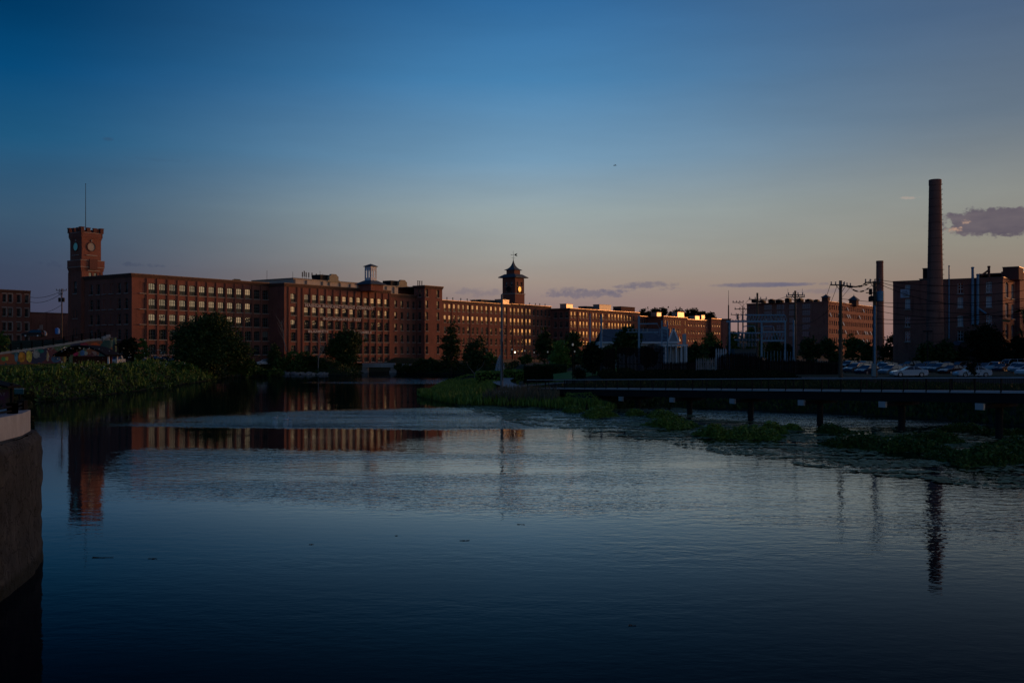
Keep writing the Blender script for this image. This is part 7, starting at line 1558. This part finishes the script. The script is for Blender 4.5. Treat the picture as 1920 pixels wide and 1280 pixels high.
for (px, py, wpx, hpx, hh), nm in zip(isl, names_i):
    x0, y0, _ = at(px, py, z=0); hw = wpx / F * y0 / 2; hd_ = max(.9, (H * F / (py - YH - hpx * .35) - H * F / (py - YH + hpx * .35)) / 2)
    n_ = int(min(5200, 170 * hw * hd_ * 1.6 + 600)); t_ = rng.uniform(0, 2 * pi, n_); q_ = rng.uniform(0, 1, n_) ** .5; ed = 1 + .25 * np.sin(3 * t_ + px) + .15 * np.sin(7 * t_ + py); X_ = x0 + np.cos(t_) * q_ * hw * ed; Y_ = y0 + np.sin(t_) * q_ * hd_ * ed
    dome = np.clip(1 - q_ ** 3, .12, 1) * hh * (.75 + .35 * vnoise(X_, Y_, 1.3, 41)); C = np.stack([X_, Y_, np.full(n_, -.03)], 1)
    lf = np.stack([X_, Y_, dome * rng.uniform(.45, 1.15, n_)], 1); v1, f1 = leafquads(lf, .10, .5); h_ = dome[:, None] * rng.uniform(.5, 1.0, (n_, 1)); a_ = rng.uniform(0, 2 * pi, n_); tx = np.stack([np.cos(a_), np.sin(a_), np.zeros(n_)], 1) * .05
    lv = rng.normal(size=(n_, 3)) * .12 * np.array([1, 1, 0]); up = np.array([0, 0, 1.0]) * h_; v2 = np.stack([C - tx * .3, C + lv * .4 + up * .55 - tx, C + lv + up, C + lv * .4 + up * .55 + tx], 1).reshape(-1, 3)
    o = bpy.data.objects.new('waterweed_island', fastmesh('waterweed_island', np.concatenate([v1, v2]) , np.concatenate([f1, np.arange(4 * n_).reshape(n_, 4) + len(v1)]), REED if px < 1500 else LEAF_M)); COL.objects.link(o); tag(o, nm, 'water plants', kind='stuff'); del o['kind']; o['group'] = 'islands of water plants'
# lily pads
LP = [W(640 + a, b_) for a, b_ in ((170, 735), (224, 762), (300, 782), (345, 796), (395, 797), (455, 806), (480, 812), (560, 822), (640, 836), (700, 846), (815, 862), (900, 872), (960, 884), (1060, 893), (1180, 908), (1300, 915))]
lx0, lx1, ly0, ly1 = -14, 46, 38, 172
xx_ = rng.uniform(lx0, lx1, 400000); yy_ = rng.uniform(ly0, ly1, 400000)
pxx = CX + xx_ / yy_ * F; pyy = YH + H * F / yy_
lim = np.interp(pxx, [810, 864, 940, 985, 1040, 1095, 1130, 1200, 1280, 1340, 1455, 1540, 1600, 1700, 1820, 1940], [738, 764, 785, 797, 800, 809, 814, 824, 838, 848, 865, 875, 886, 896, 912, 922])
k = (pyy < lim + 3 * vnoise(xx_, yy_, 1.2, 8)) & (sdist(xx_, yy_) < .3) & (pxx > 806) & (yy_ < bw(xx_) + 14)
dens_ = .16 + .55 * vnoise(xx_, yy_, .6, 12) + .3 * vnoise(xx_, yy_, 2.2, 13) + .35 * np.sin(yy_ * 1.7 + 2 * vnoise(xx_, yy_, .3, 14) * 3); dens_ = np.where(pyy > lim - 8, dens_ - .12, dens_)
dens_ = np.where((pxx > 1300) & (pyy < 812) & (yy_ > bw(xx_) - 3), dens_ - .5, dens_); k &= rng.random(len(xx_)) < np.clip(dens_, .02, 1); xx_, yy_ = xx_[k], yy_[k]
xx_, yy_ = xx_[:60000], yy_[:60000]; n_ = len(xx_); r_ = rng.uniform(.09, .22, n_); a0 = rng.uniform(0, 2 * pi, n_); tl = rng.normal(size=(n_, 2)) * .10
ang_ = a0[:, None] + np.arange(6)[None, :] * (2 * pi / 6.6); vx = xx_[:, None] + np.cos(ang_) * r_[:, None]; vy = yy_[:, None] + np.sin(ang_) * r_[:, None]; vz = .016 + rng.uniform(0, .02, n_)[:, None] + np.cos(ang_) * (tl[:, :1] * r_[:, None]) ** 1 * 1.0 * .8 + abs(tl[:, 1:2]) * r_[:, None]
o = bpy.data.objects.new('lily_pads', fastmesh('lily_pads', np.stack([vx, vy, vz], 2).reshape(-1, 3), np.arange(6 * n_).reshape(n_, 6), LILY)); COL.objects.link(o); tag(o, 'floating lily pads spread over the shallow water before the footbridge', 'lily pads', kind='stuff')
# unseen trees beyond the right edge, heights shaped to block low sun and glow
def woods(pts, n, name, label):
    seg_ = [hypot(b_[0] - a[0], b_[1] - a[1]) for a, b_ in zip(pts[:-1], pts[1:])]; out = []
    for a, b_, l_ in zip(pts[:-1], pts[1:], seg_):
        k_ = int(n * l_ / sum(seg_)); t_ = rng.uniform(0, 1, k_); zt = a[2] + (b_[2] - a[2]) * t_; x_ = a[0] + (b_[0] - a[0]) * t_ ; y_ = a[1] + (b_[1] - a[1]) * t_
        zt = zt + 2.2 * vnoise(x_, y_, .22, 31) + 1.2 * vnoise(x_, y_, .7, 32)
        out.append(np.stack([x_ + rng.normal(size=k_) * 2.5, y_ + rng.normal(size=k_) * 2.5, 2 + (zt - 2) * rng.uniform(0, 1, k_) ** .7], 1))
    v, f = leafquads(np.concatenate(out), 1.0, .1); o = bpy.data.objects.new(name, fastmesh(name, v, f, LEAF_D)); COL.objects.link(o); tag(o, label, 'woods', kind='stuff')
woods([(124, 214, 17), (105, 199, 15), (112, 176, 17), (138, 120, 22), (140, 50, 22), (120, -30, 20)], 20000, 'near_shade_woods', 'dense unseen trees beyond the parking lot outside the right edge, shaped to shade the low ground')
woods([(142, 238, 18), (165, 280, 18), (196, 343, 25), (236, 440, 24), (246, 462, 15)], 26000, 'far_shade_woods', 'dense unseen trees beyond the factory outside the right edge, shaped to block low sun and glow')
